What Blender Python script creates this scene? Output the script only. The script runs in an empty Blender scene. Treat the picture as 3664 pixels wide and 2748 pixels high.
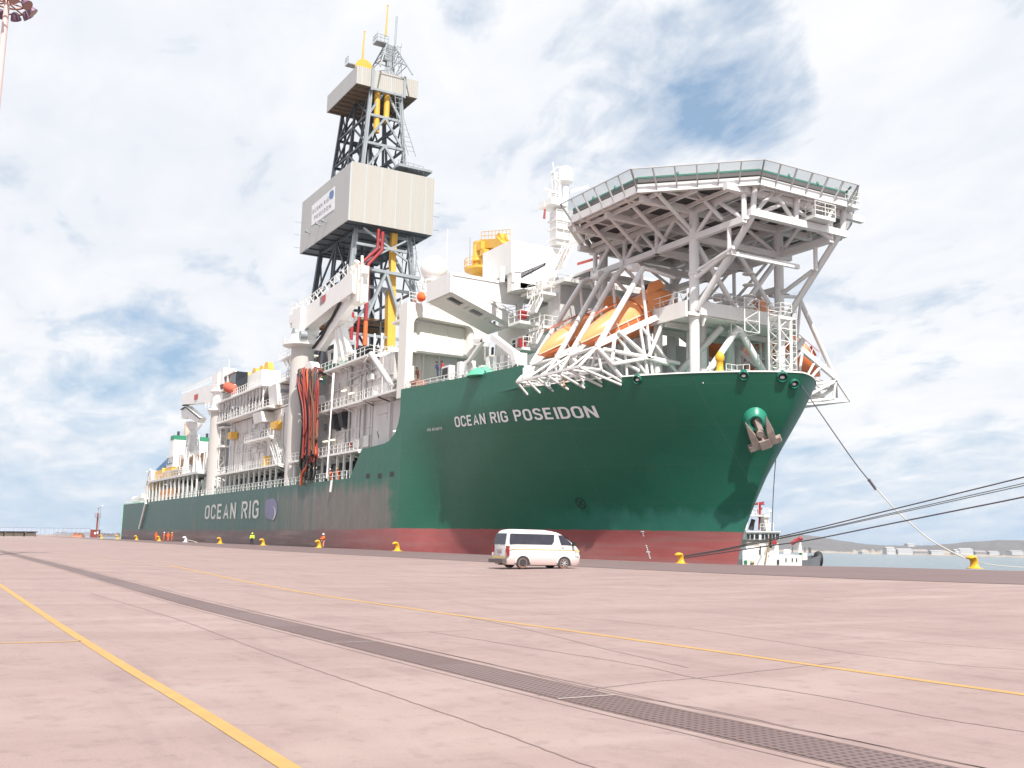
import bpy, math, random
from mathutils import Vector as V, Matrix
random.seed(7)
R=math.radians
# ---------------------------------------------------------------- camera
F=3700.0; CX,CY=1832.0,1374.0; HC=1.45          # focal length and centre in pixels of the 3664x2748 photograph
YAW=math.atan(2122/3700)
f0=V((-math.cos(YAW),math.sin(YAW),0)); r0=V((math.sin(YAW),math.cos(YAW),0)); u0=V((0,0,1))
ROLL=math.atan(.0235); PITCH=math.atan((1948-CY)*math.cos(ROLL)/F)
fw=f0*math.cos(PITCH)+u0*math.sin(PITCH); up_=u0*math.cos(PITCH)-f0*math.sin(PITCH)
cr=r0*math.cos(ROLL)+up_*math.sin(ROLL); cu=up_*math.cos(ROLL)-r0*math.sin(ROLL)
CAM=V((0,0,HC))
sc=bpy.context.scene
cam=bpy.data.objects.new('camera',bpy.data.cameras.new('camera')); sc.collection.objects.link(cam)
m=Matrix.Identity(4)
for i in range(3): m[i][0]=cr[i]; m[i][1]=cu[i]; m[i][2]=-fw[i]; m[i][3]=CAM[i]
cam.matrix_world=m; cam.data.sensor_width=36; cam.data.lens=36*F/3664; cam.data.clip_end=60000; cam.data.clip_start=.1
sc.camera=cam
def ray(px,py): return fw+cr*((px-CX)/F)-cu*((py-CY)/F)
def at(px,py,X=None,Y=None,Z=None,D=None):
    d=ray(px,py)
    if D is not None: return CAM+d*D
    k=X/d.x if X is not None else (Y/d.y if Y is not None else (Z-HC)/d.z)
    return CAM+d*k
# ---------------------------------------------------------------- sky, sun, exposure
SUN=V((.60,-.15,.775)).normalized()
EL=math.asin(SUN.z); AZ=math.atan2(SUN.x,SUN.y)
w=bpy.data.worlds.new('World'); sc.world=w; w.use_nodes=True
nt=w.node_tree; N=nt.nodes; L=nt.links; N.clear()
def nn(t,**k):
    n=N.new(t)
    for a,b in k.items(): setattr(n,a,b)
    return n
def mth(op,a,b=None,c=None,clamp=False):
    n=N.new('ShaderNodeMath'); n.operation=op; n.use_clamp=clamp
    for i,x in enumerate((a,b,c)):
        if x is None: continue
        if isinstance(x,(int,float)): n.inputs[i].default_value=x
        else: L.new(x,n.inputs[i])
    return n.outputs[0]
tc=nn('ShaderNodeTexCoord'); D0=tc.outputs['Generated']
sep=nn('ShaderNodeSeparateXYZ'); L.new(D0,sep.inputs[0])
den=mth('ADD',mth('MAXIMUM',sep.outputs[2],0.0),.22)
cmb=nn('ShaderNodeCombineXYZ'); L.new(mth('DIVIDE',sep.outputs[0],den),cmb.inputs[0]); L.new(mth('DIVIDE',sep.outputs[1],den),cmb.inputs[1])
def noise(vec,scale,detail=6,rough=.55,dist=0):
    n=nn('ShaderNodeTexNoise'); n.inputs['Scale'].default_value=scale; n.inputs['Detail'].default_value=detail
    n.inputs['Roughness'].default_value=rough; n.inputs['Distortion'].default_value=dist; L.new(vec,n.inputs['Vector']); return n.outputs['Fac']
mpw=nn('ShaderNodeMapping'); L.new(cmb.outputs[0],mpw.inputs[0]); mpw.inputs['Rotation'].default_value=(0,0,R(25)); mpw.inputs['Scale'].default_value=(1,1.5,1)
n1=noise(mpw.outputs[0],1.5,8,.55,.3); n2=noise(mpw.outputs[0],4.5,8,.6,.4); n3=noise(mpw.outputs[0],.8,3,.5)
def blob(px,py,width,amp):
    d=ray(px,py).normalized()
    dt=nn('ShaderNodeVectorMath',operation='DOT_PRODUCT'); nr=nn('ShaderNodeVectorMath',operation='NORMALIZE'); L.new(D0,nr.inputs[0])
    L.new(nr.outputs[0],dt.inputs[0]); dt.inputs[1].default_value=d
    c=math.cos(width)
    x=mth('DIVIDE',mth('SUBTRACT',dt.outputs['Value'],c),1-c,clamp=True)
    return mth('MULTIPLY',mth('MULTIPLY',x,x),amp)
hole=None
for b in ((2700,180,.11,1.1),(2690,430,.09,.95),(2480,160,.10,.55),(2250,170,.09,.4),(2120,430,.12,.2),(1640,15,.07,.75),(1760,30,.05,.4),(480,1190,.08,.5),(600,1240,.06,.3),(430,1390,.10,.3),(3500,600,.09,.15),(3100,1400,.2,.3),(650,1330,.14,.35),(150,1330,.12,.3)):
    v=blob(*b); hole=v if hole is None else mth('ADD',hole,v)
n4=noise(mpw.outputs[0],11,6,.6,.5)
nsum=mth('ADD',mth('ADD',mth('MULTIPLY',n1,.42),mth('MULTIPLY',n2,.42)),mth('MULTIPLY',n4,.10))
cover=mth('ADD',mth('MULTIPLY',mth('SUBTRACT',nsum,mth('ADD',.358,mth('MULTIPLY',mth('MINIMUM',hole,1.),.15))),6.),.62)
low=mth('DIVIDE',sep.outputs[2],.16,clamp=True)                 # thin blue air near the horizon
cover=mth('MULTIPLY',cover,mth('ADD',mth('MULTIPLY',low,.74),.26))
cover=mth('MINIMUM',mth('MAXIMUM',cover,.0),1.0)
sky=nn('ShaderNodeTexSky',sky_type='NISHITA'); sky.sun_disc=False; sky.sun_elevation=EL; sky.sun_rotation=AZ; sky.air_density=1.0; sky.dust_density=1.5; sky.ozone_density=2
skm=nn('ShaderNodeVectorMath',operation='SCALE'); L.new(sky.outputs[0],skm.inputs[0]); skm.inputs['Scale'].default_value=.11
# air near the horizon: brighter, paler
pale=nn('ShaderNodeMix',data_type='RGBA'); L.new(mth('MAXIMUM',.52,mth('SUBTRACT',1.0,mth('DIVIDE',sep.outputs[2],.30,clamp=True))),pale.inputs[0]); L.new(skm.outputs[0],pale.inputs[6]); pale.inputs[7].default_value=(.50,.72,.98,1)
shade=mth('ADD',mth('MULTIPLY',mth('SUBTRACT',n3,.5),.9),mth('MULTIPLY',mth('SUBTRACT',n2,.5),.85))
shade=mth('ADD',shade,.55,clamp=True)
cc=nn('ShaderNodeMix',data_type='RGBA'); L.new(shade,cc.inputs[0]); cc.inputs[6].default_value=(.74,.80,.90,1); cc.inputs[7].default_value=(1.13,1.13,1.14,1)
mx=nn('ShaderNodeMix',data_type='RGBA'); L.new(cover,mx.inputs[0]); L.new(pale.outputs[2],mx.inputs[6]); L.new(cc.outputs[2],mx.inputs[7])
bg=nn('ShaderNodeBackground'); L.new(mx.outputs[2],bg.inputs[0]); bg.inputs[1].default_value=.68
L.new(bg.outputs[0],nn('ShaderNodeOutputWorld').inputs[0])
sl=bpy.data.lights.new('sun','SUN'); sl.energy=5.0; sl.angle=R(.6); sl.color=(1,.95,.88)
so=bpy.data.objects.new('sun',sl); sc.collection.objects.link(so); so.rotation_euler=SUN.to_track_quat('Z','Y').to_euler()
sc.view_settings.view_transform='Standard'; sc.view_settings.look='None'; sc.view_settings.exposure=.5; sc.view_settings.gamma=1
sc.cycles.max_bounces=6; sc.cycles.diffuse_bounces=3; sc.cycles.glossy_bounces=3
# ---------------------------------------------------------------- materials
MATS={}
def mat(name,col,rough=.6,metal=0.,var=.12,scale=.6,streak=0.,col2=None,c2amt=0.,bump=0.,emis=None,mapscale=(1,1,1)):
    if name in MATS: return MATS[name]
    mm=bpy.data.materials.new(name); mm.use_nodes=True; t=mm.node_tree; b=t.nodes['Principled BSDF']; n=t.nodes; l=t.links
    b.inputs['Roughness'].default_value=rough; b.inputs['Metallic'].default_value=metal
    c=n.new('ShaderNodeTexCoord'); mp=n.new('ShaderNodeMapping'); mp.inputs['Scale'].default_value=mapscale; l.new(c.outputs['Object'],mp.inputs[0])
    x=n.new('ShaderNodeTexNoise'); x.inputs['Scale'].default_value=scale; x.inputs['Detail'].default_value=6; l.new(mp.outputs[0],x.inputs['Vector'])
    r=n.new('ShaderNodeMix'); r.data_type='RGBA'
    r.inputs[6].default_value=tuple(max(0,v*(1-var)) for v in col)+(1,); r.inputs[7].default_value=tuple(min(1,v*(1+var)) for v in col)+(1,)
    l.new(x.outputs[0],r.inputs[0]); out=r.outputs[2]
    if streak or c2amt:
        m2=n.new('ShaderNodeMapping'); m2.inputs['Scale'].default_value=(1.2,1.2,.12); l.new(c.outputs['Object'],m2.inputs[0])
        y=n.new('ShaderNodeTexNoise'); y.inputs['Scale'].default_value=1.0; y.inputs['Detail'].default_value=8; y.inputs['Roughness'].default_value=.7; l.new(m2.outputs[0],y.inputs['Vector'])
        mr=n.new('ShaderNodeMapRange'); mr.inputs[1].default_value=.5; mr.inputs[2].default_value=.75; mr.inputs[4].default_value=max(streak,c2amt); l.new(y.outputs[0],mr.inputs[0])
        q=n.new('ShaderNodeMix'); q.data_type='RGBA'; l.new(mr.outputs[0],q.inputs[0]); l.new(out,q.inputs[6]); q.inputs[7].default_value=(col2 or (.28,.2,.14))+(1,); out=q.outputs[2]
    l.new(out,b.inputs['Base Color'])
    if bump:
        bp=n.new('ShaderNodeBump'); bp.inputs['Strength'].default_value=bump; bp.inputs['Distance'].default_value=.05; l.new(x.outputs[0],bp.inputs['Height']); l.new(bp.outputs[0],b.inputs['Normal'])
    if emis: b.inputs['Emission Color'].default_value=emis[:3]+(1,); b.inputs['Emission Strength'].default_value=emis[3]
    MATS[name]=mm; return mm
WHITE=mat('white ship paint',(.76,.75,.73),.45,var=.06,streak=.22,col2=(.52,.46,.40))
WHITE2=mat('white truss paint',(.73,.725,.72),.4,var=.06,streak=.12,col2=(.5,.44,.38))
GREYW=mat('weathered white module paint',(.60,.585,.575),.55,var=.14,scale=.4,streak=.4,col2=(.40,.35,.31))
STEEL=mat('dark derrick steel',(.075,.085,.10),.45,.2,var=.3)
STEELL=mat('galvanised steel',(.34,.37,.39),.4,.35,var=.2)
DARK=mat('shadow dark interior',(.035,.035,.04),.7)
BLACK=mat('black rubber',(.02,.02,.022),.6)
GLASS=mat('dark glass',(.03,.035,.045),.06,var=.3)
YEL=mat('safety yellow paint',(.72,.40,.025),.45,var=.12,streak=.25,col2=(.45,.25,.05))
YELC=mat('crane yellow paint',(.70,.40,.06),.45,var=.1)
ORNG=mat('lifeboat orange with painted shade',(.78,.22,.08),.35,var=.06)  # boat hull: darker orange, shade below the seam painted into the colour
ORNGT=mat('lifeboat orange with painted sunlight',(.86,.33,.13),.3,var=.06)  # boat canopy: lighter orange, sunlight on the top painted into the colour
RED=mat('red paint',(.32,.03,.035),.45)
HIVIS=mat('orange coverall cloth',(.80,.13,.03),.8)
LIME=mat('lime high visibility cloth',(.55,.9,.06),.7)
SKIN=mat('skin',(.25,.13,.085),.6)
GREEN=mat('green deck paint',(.06,.22,.16),.5)
BLUE=mat('blue crane paint',(.05,.17,.38),.5)
TAN=mat('rusty tan steel',(.36,.22,.12),.7,var=.3)
LETTER=mat('white lettering paint',(.82,.83,.84),.5,var=.05,streak=.15,col2=(.5,.5,.5))
ROPE=mat('dark mooring rope',(.10,.09,.10),.9)
ROPEL=mat('pale mooring rope',(.52,.48,.42),.9)
CONC=mat('weathered concrete',(.40,.37,.30),.9,var=.25,scale=1.)
RUST=mat('rusty anchor iron',(.30,.23,.20),.6,.1,var=.55,scale=1.4,streak=.6,col2=(.42,.40,.39))
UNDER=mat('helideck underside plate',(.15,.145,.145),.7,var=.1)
NET=mat('helideck safety net',(.34,.48,.46),.6)
bs=NET.node_tree.nodes['Principled BSDF']; bs.inputs['Alpha'].default_value=.32
HULLG=(.011,.098,.066)
def hullmat():
    mm=bpy.data.materials.new('ship hull paint'); mm.use_nodes=True; t=mm.node_tree; n=t.nodes; l=t.links; b=n['Principled BSDF']
    geo=n.new('ShaderNodeNewGeometry'); sp=n.new('ShaderNodeSeparateXYZ'); l.new(geo.outputs['Position'],sp.inputs[0]); X,Y,Z=sp.outputs
    def M(op,a,bb=None,clamp=False):
        q=n.new('ShaderNodeMath'); q.operation=op; q.use_clamp=clamp
        for i,v in enumerate((a,bb)):
            if v is None: continue
            if isinstance(v,(int,float)): q.inputs[i].default_value=v
            else: l.new(v,q.inputs[i])
        return q.outputs[0]
    def NZ(sx,sz,scale,detail=7,rough=.6):
        mp=n.new('ShaderNodeMapping'); mp.inputs['Scale'].default_value=(sx,sx,sz); l.new(geo.outputs['Position'],mp.inputs[0])
        q=n.new('ShaderNodeTexNoise'); q.inputs['Scale'].default_value=scale; q.inputs['Detail'].default_value=detail; q.inputs['Roughness'].default_value=rough; l.new(mp.outputs[0],q.inputs[0]); return q.outputs[0]
    def MIX(f,a,c):
        q=n.new('ShaderNodeMix'); q.data_type='RGBA'
        if isinstance(f,(int,float)): q.inputs[0].default_value=f
        else: l.new(f,q.inputs[0])
        for i,v in ((6,a),(7,c)):
            if isinstance(v,tuple): q.inputs[i].default_value=v+(1,)
            else: l.new(v,q.inputs[i])
        return q.outputs[2]
    st=NZ(1,.06,.9); big=NZ(.1,.15,1.2,5); fine=NZ(1,1,1.5)
    green=MIX(big,(.008,.10,.058),(.015,.14,.086))
    aft=M('DIVIDE',M('SUBTRACT',-111.,X),28.,True)               # older, chalked paint abaft the forecastle
    green=MIX(M('MULTIPLY',aft,.75),green,(.030,.082,.074))
    green=MIX(M('MULTIPLY',M('DIVIDE',M('SUBTRACT',st,.47),.2,True),M('ADD',M('MULTIPLY',aft,.22),.03)),green,(.10,.12,.115))
    # grey worn patch beside the mooring shell doors
    px=M('MULTIPLY',M('DIVIDE',M('SUBTRACT',M('ADD',-115.8,M('ADD',M('MULTIPLY',st,4.),M('MULTIPLY',NZ(.12,.45,1.,3),7.))),X),1.5,True),M('DIVIDE',M('ADD',X,M('ADD',143,M('MULTIPLY',st,40.))),26.,True))
    pz=M('DIVIDE',M('SUBTRACT',M('ADD',6.6,M('ADD',M('MULTIPLY',st,1.6),M('MULTIPLY',NZ(.35,.1,1.,4),3.))),Z),1.6,True)
    patch=M('MULTIPLY',M('MULTIPLY',px,pz),M('ADD',M('MULTIPLY',st,1.2),.35),True)
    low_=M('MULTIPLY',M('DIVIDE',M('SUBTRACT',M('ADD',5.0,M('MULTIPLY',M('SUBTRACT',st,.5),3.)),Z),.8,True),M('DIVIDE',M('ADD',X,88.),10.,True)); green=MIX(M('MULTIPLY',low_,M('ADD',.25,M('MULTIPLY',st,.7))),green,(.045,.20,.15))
    green=MIX(patch,green,MIX(NZ(.35,.12,1.6,8,.75),(.085,.072,.06),(.23,.205,.185)))
    red=MIX(NZ(.25,.8,1.2),(.28,.06,.06),(.44,.13,.125))
    red=MIX(M('MULTIPLY',aft,.92),red,(.075,.055,.055))
    red=MIX(M('MULTIPLY',M('DIVIDE',M('SUBTRACT',NZ(.05,.9,1.3),.5),.15,True),.4),red,(.30,.20,.185))
    line=M('DIVIDE',M('SUBTRACT',M('ADD',M('ADD',2.93,M('MULTIPLY',M('SUBTRACT',fine,.35),.28)),M('MULTIPLY',M('SUBTRACT',big,.5),M('MULTIPLY',aft,1.0))),Z),M('ADD',.04,M('MULTIPLY',aft,.5)),True)
    col=MIX(line,green,red)
    ru=M('MULTIPLY',M('DIVIDE',M('SUBTRACT',NZ(.5,.05,1.1,8,.75),.58),.1,True),M('MULTIPLY',M('ADD',aft,.08),1.0))
    col=MIX(ru,col,(.13,.085,.05))
    # welded plate seams
    sx=M('LESS_THAN',M('ABSOLUTE',M('SUBTRACT',M('FRACT',M('DIVIDE',X,12.)),.5)),.004)
    sz=M('LESS_THAN',M('ABSOLUTE',M('SUBTRACT',M('FRACT',M('DIVIDE',M('SUBTRACT',Z,.6),3.2)),.5)),.008)
    col=MIX(M('MULTIPLY',M('MAXIMUM',sx,sz),.22),col,(.09,.16,.13))
    l.new(col,b.inputs['Base Color'])
    l.new(M('ADD',M('MULTIPLY',fine,.2),.34),b.inputs['Roughness'])
    bp=n.new('ShaderNodeBump'); bp.inputs['Strength'].default_value=.25; bp.inputs['Distance'].default_value=.16; l.new(NZ(.45,.45,1.,3),bp.inputs['Height']); l.new(bp.outputs[0],b.inputs['Normal'])
    return mm
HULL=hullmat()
def cladmat(name,axis,c1,c2,per=.35,panel=2.6):
    mm=bpy.data.materials.new(name); mm.use_nodes=True; t=mm.node_tree; n=t.nodes; l=t.links; b=n['Principled BSDF']
    geo=n.new('ShaderNodeNewGeometry'); sp=n.new('ShaderNodeSeparateXYZ'); l.new(geo.outputs['Position'],sp.inputs[0]); a=sp.outputs[axis]
    def M(op,p,q=None,clamp=False):
        k=n.new('ShaderNodeMath'); k.operation=op; k.use_clamp=clamp
        for i,v in enumerate((p,q)):
            if v is None: continue
            if isinstance(v,(int,float)): k.inputs[i].default_value=v
            else: l.new(v,k.inputs[i])
        return k.outputs[0]
    wv=M('SINE',M('MULTIPLY',a,6.2832/per))
    mp=n.new('ShaderNodeMapping'); mp.inputs['Scale'].default_value=(1.5,1.5,.08); l.new(geo.outputs['Position'],mp.inputs[0])
    no=n.new('ShaderNodeTexNoise'); no.inputs['Scale'].default_value=1.2; no.inputs['Detail'].default_value=8; no.inputs['Roughness'].default_value=.75; l.new(mp.outputs[0],no.inputs[0])
    q=n.new('ShaderNodeMix'); q.data_type='RGBA'; l.new(M('MULTIPLY',no.outputs[0],1.,True),q.inputs[0]); q.inputs[6].default_value=c1+(1,); q.inputs[7].default_value=c2+(1,)
    seam=M('LESS_THAN',M('FRACT',M('DIVIDE',M('SUBTRACT',a,54.7 if axis==1 else -148.),panel)),.09)
    q2=n.new('ShaderNodeMix'); q2.data_type='RGBA'; l.new(M('MULTIPLY',seam,.75),q2.inputs[0]); l.new(q.outputs[2],q2.inputs[6]); q2.inputs[7].default_value=(.42,.46,.48,1)
    l.new(q2.outputs[2],b.inputs['Base Color']); b.inputs['Roughness'].default_value=.5; b.inputs['Metallic'].default_value=.15
    bp=n.new('ShaderNodeBump'); bp.inputs['Strength'].default_value=.2; bp.inputs['Distance'].default_value=.04; l.new(wv,bp.inputs['Height']); l.new(bp.outputs[0],b.inputs['Normal'])
    return mm
CLADY=cladmat('corrugated wind wall facing the bow',1,(.36,.34,.305),(.46,.44,.405)); CLADX=cladmat('corrugated wind wall facing the quay',0,(.38,.375,.36),(.50,.49,.475),.35,3.3)
# ---------------------------------------------------------------- mesh builder
class MB:
    def __init__(s): s.v=[]; s.f=[]; s.sm=[]
    def add(s,vs,fs,sm=False):
        o=len(s.v); s.v+=[tuple(q) for q in vs]; s.f+=[tuple(i+o for i in f) for f in fs]; s.sm+=[sm]*len(fs); return s
    def box(s,x0,x1,y0,y1,z0,z1):
        return s.add([(x,y,z) for z in (z0,z1) for y in (y0,y1) for x in (x0,x1)],[(0,2,3,1),(4,5,7,6),(0,1,5,4),(2,6,7,3),(0,4,6,2),(1,3,7,5)])
    def hexa(s,p): # 8 points: 4 bottom ring, 4 top ring
        return s.add(p,[(3,2,1,0),(4,5,6,7),(0,1,5,4),(1,2,6,5),(2,3,7,6),(3,0,4,7)])
    def prism(s,poly,vec):
        n=len(poly); vec=V(vec); a=[V(p) for p in poly]
        return s.add(a+[p+vec for p in a],[tuple(range(n-1,-1,-1)),tuple(range(n,2*n))]+[(i,(i+1)%n,n+(i+1)%n,n+i) for i in range(n)])
    def frame(s,a,b,up=V((0,0,1))):
        d=(b-a); 
        if d.length<1e-6: d=V((0,0,1))
        d.normalize(); 
        if abs(d.dot(up))>.98: up=V((1,0,0))
        x=d.cross(up).normalized(); return x,x.cross(d).normalized()
    def tube(s,a,b,r,n=6,r2=None,caps=True):
        a=V(a);b=V(b); x,y=s.frame(a,b); r2=r if r2 is None else r2
        vs=[];o=math.pi/n
        for p,rr in ((a,r),(b,r2)):
            for i in range(n): t=2*math.pi*i/n+o; vs.append(p+x*math.cos(t)*rr+y*math.sin(t)*rr)
        fs=[(i,(i+1)%n,n+(i+1)%n,n+i) for i in range(n)]
        s.add(vs,fs,n>5)
        if caps: s.add(vs,[tuple(range(n-1,-1,-1)),tuple(range(n,2*n))])
        return s
    def beam(s,a,b,w,h=None,up=V((0,0,1))):
        a=V(a);b=V(b);h=h or w; x,y=s.frame(a,b,up); x=x*w/2;y=y*h/2
        return s.hexa([a-x-y,a+x-y,a+x+y,a-x+y,b-x-y,b+x-y,b+x+y,b-x+y])
    def ibeam(s,a,b,w,h):
        a=V(a);b=V(b); x,y=s.frame(a,b); t=h*.1+.02
        for o in (h/2-t/2,-h/2+t/2): s.beam(a+y*o,b+y*o,w,t)
        return s.beam(a,b,w*.2+.02,h-2*t-.004)
    def path(s,pts,r,n=6):
        pts=[V(p) for p in pts]
        vs=[]; xp=None
        for k,p in enumerate(pts):
            d=(pts[min(k+1,len(pts)-1)]-pts[max(k-1,0)]).normalized()
            if xp is None: x,_=s.frame(p,p+d)
            else: x=(xp-d*xp.dot(d)).normalized()
            xp=x; y=x.cross(d); rr=r[k] if isinstance(r,(list,tuple)) else r
            for i in range(n): t=2*math.pi*i/n; vs.append(p+x*math.cos(t)*rr+y*math.sin(t)*rr)
        fs=[(k*n+i,k*n+(i+1)%n,(k+1)*n+(i+1)%n,(k+1)*n+i) for k in range(len(pts)-1) for i in range(n)]
        s.add(vs,fs,True); s.add([],[])
        s.add(vs[:n],[tuple(range(n-1,-1,-1))]); s.add(vs[-n:],[tuple(range(n))]); return s
    def lathe(s,c,prof,n=20,ax=None,sm=True):
        c=V(c); X,Y,Z=(V((1,0,0)),V((0,1,0)),V((0,0,1))) if ax is None else ax
        vs=[c+X*r*math.cos(2*math.pi*i/n)+Y*r*math.sin(2*math.pi*i/n)+Z*z for r,z in prof for i in range(n)]
        fs=[(k*n+i,k*n+(i+1)%n,(k+1)*n+(i+1)%n,(k+1)*n+i) for k in range(len(prof)-1) for i in range(n)]
        s.add(vs,fs,sm)
        if prof[0][0]>.001: s.add(vs[:n],[tuple(range(n-1,-1,-1))])
        if prof[-1][0]>.001: s.add(vs[-n:],[tuple(range(n))])
        return s
    def ball(s,c,r,n=16,sx=1,sy=1,sz=1):
        prof=[(max(.0005,math.sin(math.pi*k/(n//2))),-math.cos(math.pi*k/(n//2))) for k in range(n//2+1)]
        return s.lathe(c,prof,n,(V((r*sx,0,0)),V((0,r*sy,0)),V((0,0,r*sz))))
    def rail(s,pts,h=1.05,step=1.7,r=.032,rails=(1,.55)):
        pts=[V(p) for p in pts]; z=V((0,0,1))
        closed=(pts[0]-pts[-1]).length<.01
        for q_,(a,b) in enumerate(zip(pts,pts[1:])):
            n=max(1,round((b-a).length/step))
            for i in range(0 if q_==0 and not closed else 1,n+1): p=a.lerp(b,i/n); s.tube(p,p+z*h,r,4,caps=False)
            for q in rails: s.tube(a+z*h*q,b+z*h*q,r,4,caps=False)
        return s
    def stair(s,a,b,w,wd,n=9,r=.05,rl=True):
        # flight from a (low) to b (high); wd = width direction
        a=V(a);b=V(b);wd=V(wd).normalized()*w
        for o in (V((0,0,0)),wd): s.beam(a+o,b+o,.07,.25)
        for i in range(n+1):
            p=a.lerp(b,i/n); q=(b-a); q.z=0; q=q.normalized()*.13
            s.hexa([p-q,p+q,p+q+wd,p-q+wd]+[k+V((0,0,.04)) for k in (p-q,p+q,p+q+wd,p-q+wd)])
        if rl:
            for o in (V((0,0,0)),wd):
                s.tube(a+o+V((0,0,1)),b+o+V((0,0,1)),.035,4,caps=False)
                for i in (0,.33,.66,1): p=a.lerp(b,i)+o; s.tube(p,p+V((0,0,1)),.03,4,caps=False)
        return s
    def ladder(s,a,b,w,wd,step=.5,r=.035,cage=False):
        a=V(a);b=V(b);wd=V(wd).normalized()*w; s.tube(a,b,r,4); s.tube(a+wd,b+wd,r,4)
        n=int((b-a).length/step)
        for i in range(1,n): p=a.lerp(b,i/n); s.tube(p,p+wd,r*.8,4,caps=False)
        return s
    def lattice(s,a,b,w,rc,rb,bays,up=V((0,0,1)),w2=None):
        a=V(a);b=V(b);x,y=s.frame(a,b,up); w2=w if w2 is None else w2
        c=[(1,1),(1,-1),(-1,-1),(-1,1)]
        P=lambda i,k:(lambda t,ww:a.lerp(b,t)+x*c[i][0]*ww/2+y*c[i][1]*ww/2)(k/bays,w+(w2-w)*k/bays)
        for i in range(4):
            s.tube(P(i,0),P(i,bays),rc,6)
            for k in range(bays+1): s.tube(P(i,k),P((i+1)%4,k),rb,4,caps=False)
            for k in range(bays):
                if k%2: s.tube(P(i,k),P((i+1)%4,k+1),rb,4,caps=False)
                else: s.tube(P((i+1)%4,k),P(i,k+1),rb,4,caps=False)
        return s
def rootof(o):
    while o.parent: o=o.parent
    return o
COL=sc.collection
def obj(name,mb,m,parent=None,local=False,loc=None):
    me=bpy.data.meshes.new(name)
    if parent is not None and not local: off=rootof(parent).location.copy()
    elif parent is None and not local:
        if loc is None:
            xs=[p[0] for p in mb.v];ys=[p[1] for p in mb.v];zs=[p[2] for p in mb.v]; loc=V(((min(xs)+max(xs))/2,(min(ys)+max(ys))/2,min(zs)))
        off=V(loc)
    else: off=V((0,0,0))
    me.from_pydata([(p[0]-off.x,p[1]-off.y,p[2]-off.z) for p in mb.v],[],mb.f)
    if any(mb.sm): me.polygons.foreach_set('use_smooth',mb.sm)
    me.materials.append(m); me.validate(); me.update()
    if any(mb.sm) and hasattr(me,'set_sharp_from_angle'): me.set_sharp_from_angle(angle=R(50))
    o=bpy.data.objects.new(name,me); COL.objects.link(o)
    if parent is not None: o.parent=parent
    else: o.location=off if not local else (loc or (0,0,0))
    return o
def each(name,mb,m,parent,tol=.06):
    n=len(mb.v); pa=list(range(n))
    def fd(i):
        while pa[i]!=i: pa[i]=pa[pa[i]]; i=pa[i]
        return i
    for f in mb.f:
        for j in f[1:]: pa[fd(j)]=fd(f[0])
    gr={}
    for k,f in enumerate(mb.f): gr.setdefault(fd(f[0]),[]).append(k)
    B=[]
    for fs in gr.values():
        vi=[i for k in fs for i in mb.f[k]]; lo=[min(mb.v[i][a] for i in vi)-tol for a in range(3)]; hi=[max(mb.v[i][a] for i in vi)+tol for a in range(3)]; B.append([lo,hi,fs])
    ch=True
    while ch:
        ch=False
        for i in range(len(B)):
            for j in range(len(B)-1,i,-1):
                if all(B[i][0][a]<=B[j][1][a] and B[j][0][a]<=B[i][1][a] for a in range(3)):
                    B[i]=[[min(p,q) for p,q in zip(B[i][0],B[j][0])],[max(p,q) for p,q in zip(B[i][1],B[j][1])],B[i][2]+B[j][2]]; del B[j]; ch=True
    out=[]
    for lo,hi,fs in B:
        o=MB(); mp={}
        for k in fs:
            f=[]
            for i in mb.f[k]:
                if i not in mp: mp[i]=len(o.v); o.v.append(mb.v[i])
                f.append(mp[i])
            o.f.append(tuple(f)); o.sm.append(mb.sm[k])
        out.append(obj(name,o,m,parent))
    return out
def tag(o,label,cat,group=None):
    o['label']=label; o['category']=cat
    if group: o['group']=group
    return o
def thing(name,label,cat,loc=(0,0,0),rz=0,group=None):
    o=bpy.data.objects.new(name,None); COL.objects.link(o); o.location=loc; o.rotation_euler=(0,0,rz); o.empty_display_size=.3
    return tag(o,label,cat,group)
def struct(o,kind='structure'): o['kind']=kind; return o
def dup(o,parent=None):
    c=o.copy(); COL.objects.link(c)
    if parent is not None: c.parent=parent
    for ch in list(o.children): dup(ch,c)
    return c
def text(body,fn,name,m,parent,bold=.0,local=False,space=1.):
    """flat lettering: glyph outline filled, stretched to the unit box and laid on a surface by fn(u,v)->(point,normal)"""
    cu_=bpy.data.curves.new('t','FONT'); cu_.body=body; cu_.offset=bold; cu_.space_character=space; cu_.resolution_u=4; cu_.fill_mode='FRONT'
    o=bpy.data.objects.new('t',cu_); COL.objects.link(o); dg=bpy.context.evaluated_depsgraph_get(); dg.update()
    me=o.evaluated_get(dg).to_mesh()
    vs=[tuple(v.co) for v in me.vertices]; fs=[tuple(p.vertices) for p in me.polygons]
    x0=min(v[0] for v in vs);x1=max(v[0] for v in vs);y0=min(v[1] for v in vs);y1=max(v[1] for v in vs)
    mb=MB(); mb.add([fn((v[0]-x0)/(x1-x0),(v[1]-y0)/(y1-y0)) for v in vs],fs)
    o.evaluated_get(dg).to_mesh_clear(); bpy.data.objects.remove(o); bpy.data.curves.remove(cu_)
    return obj(name,mb,m,parent,local)
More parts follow.
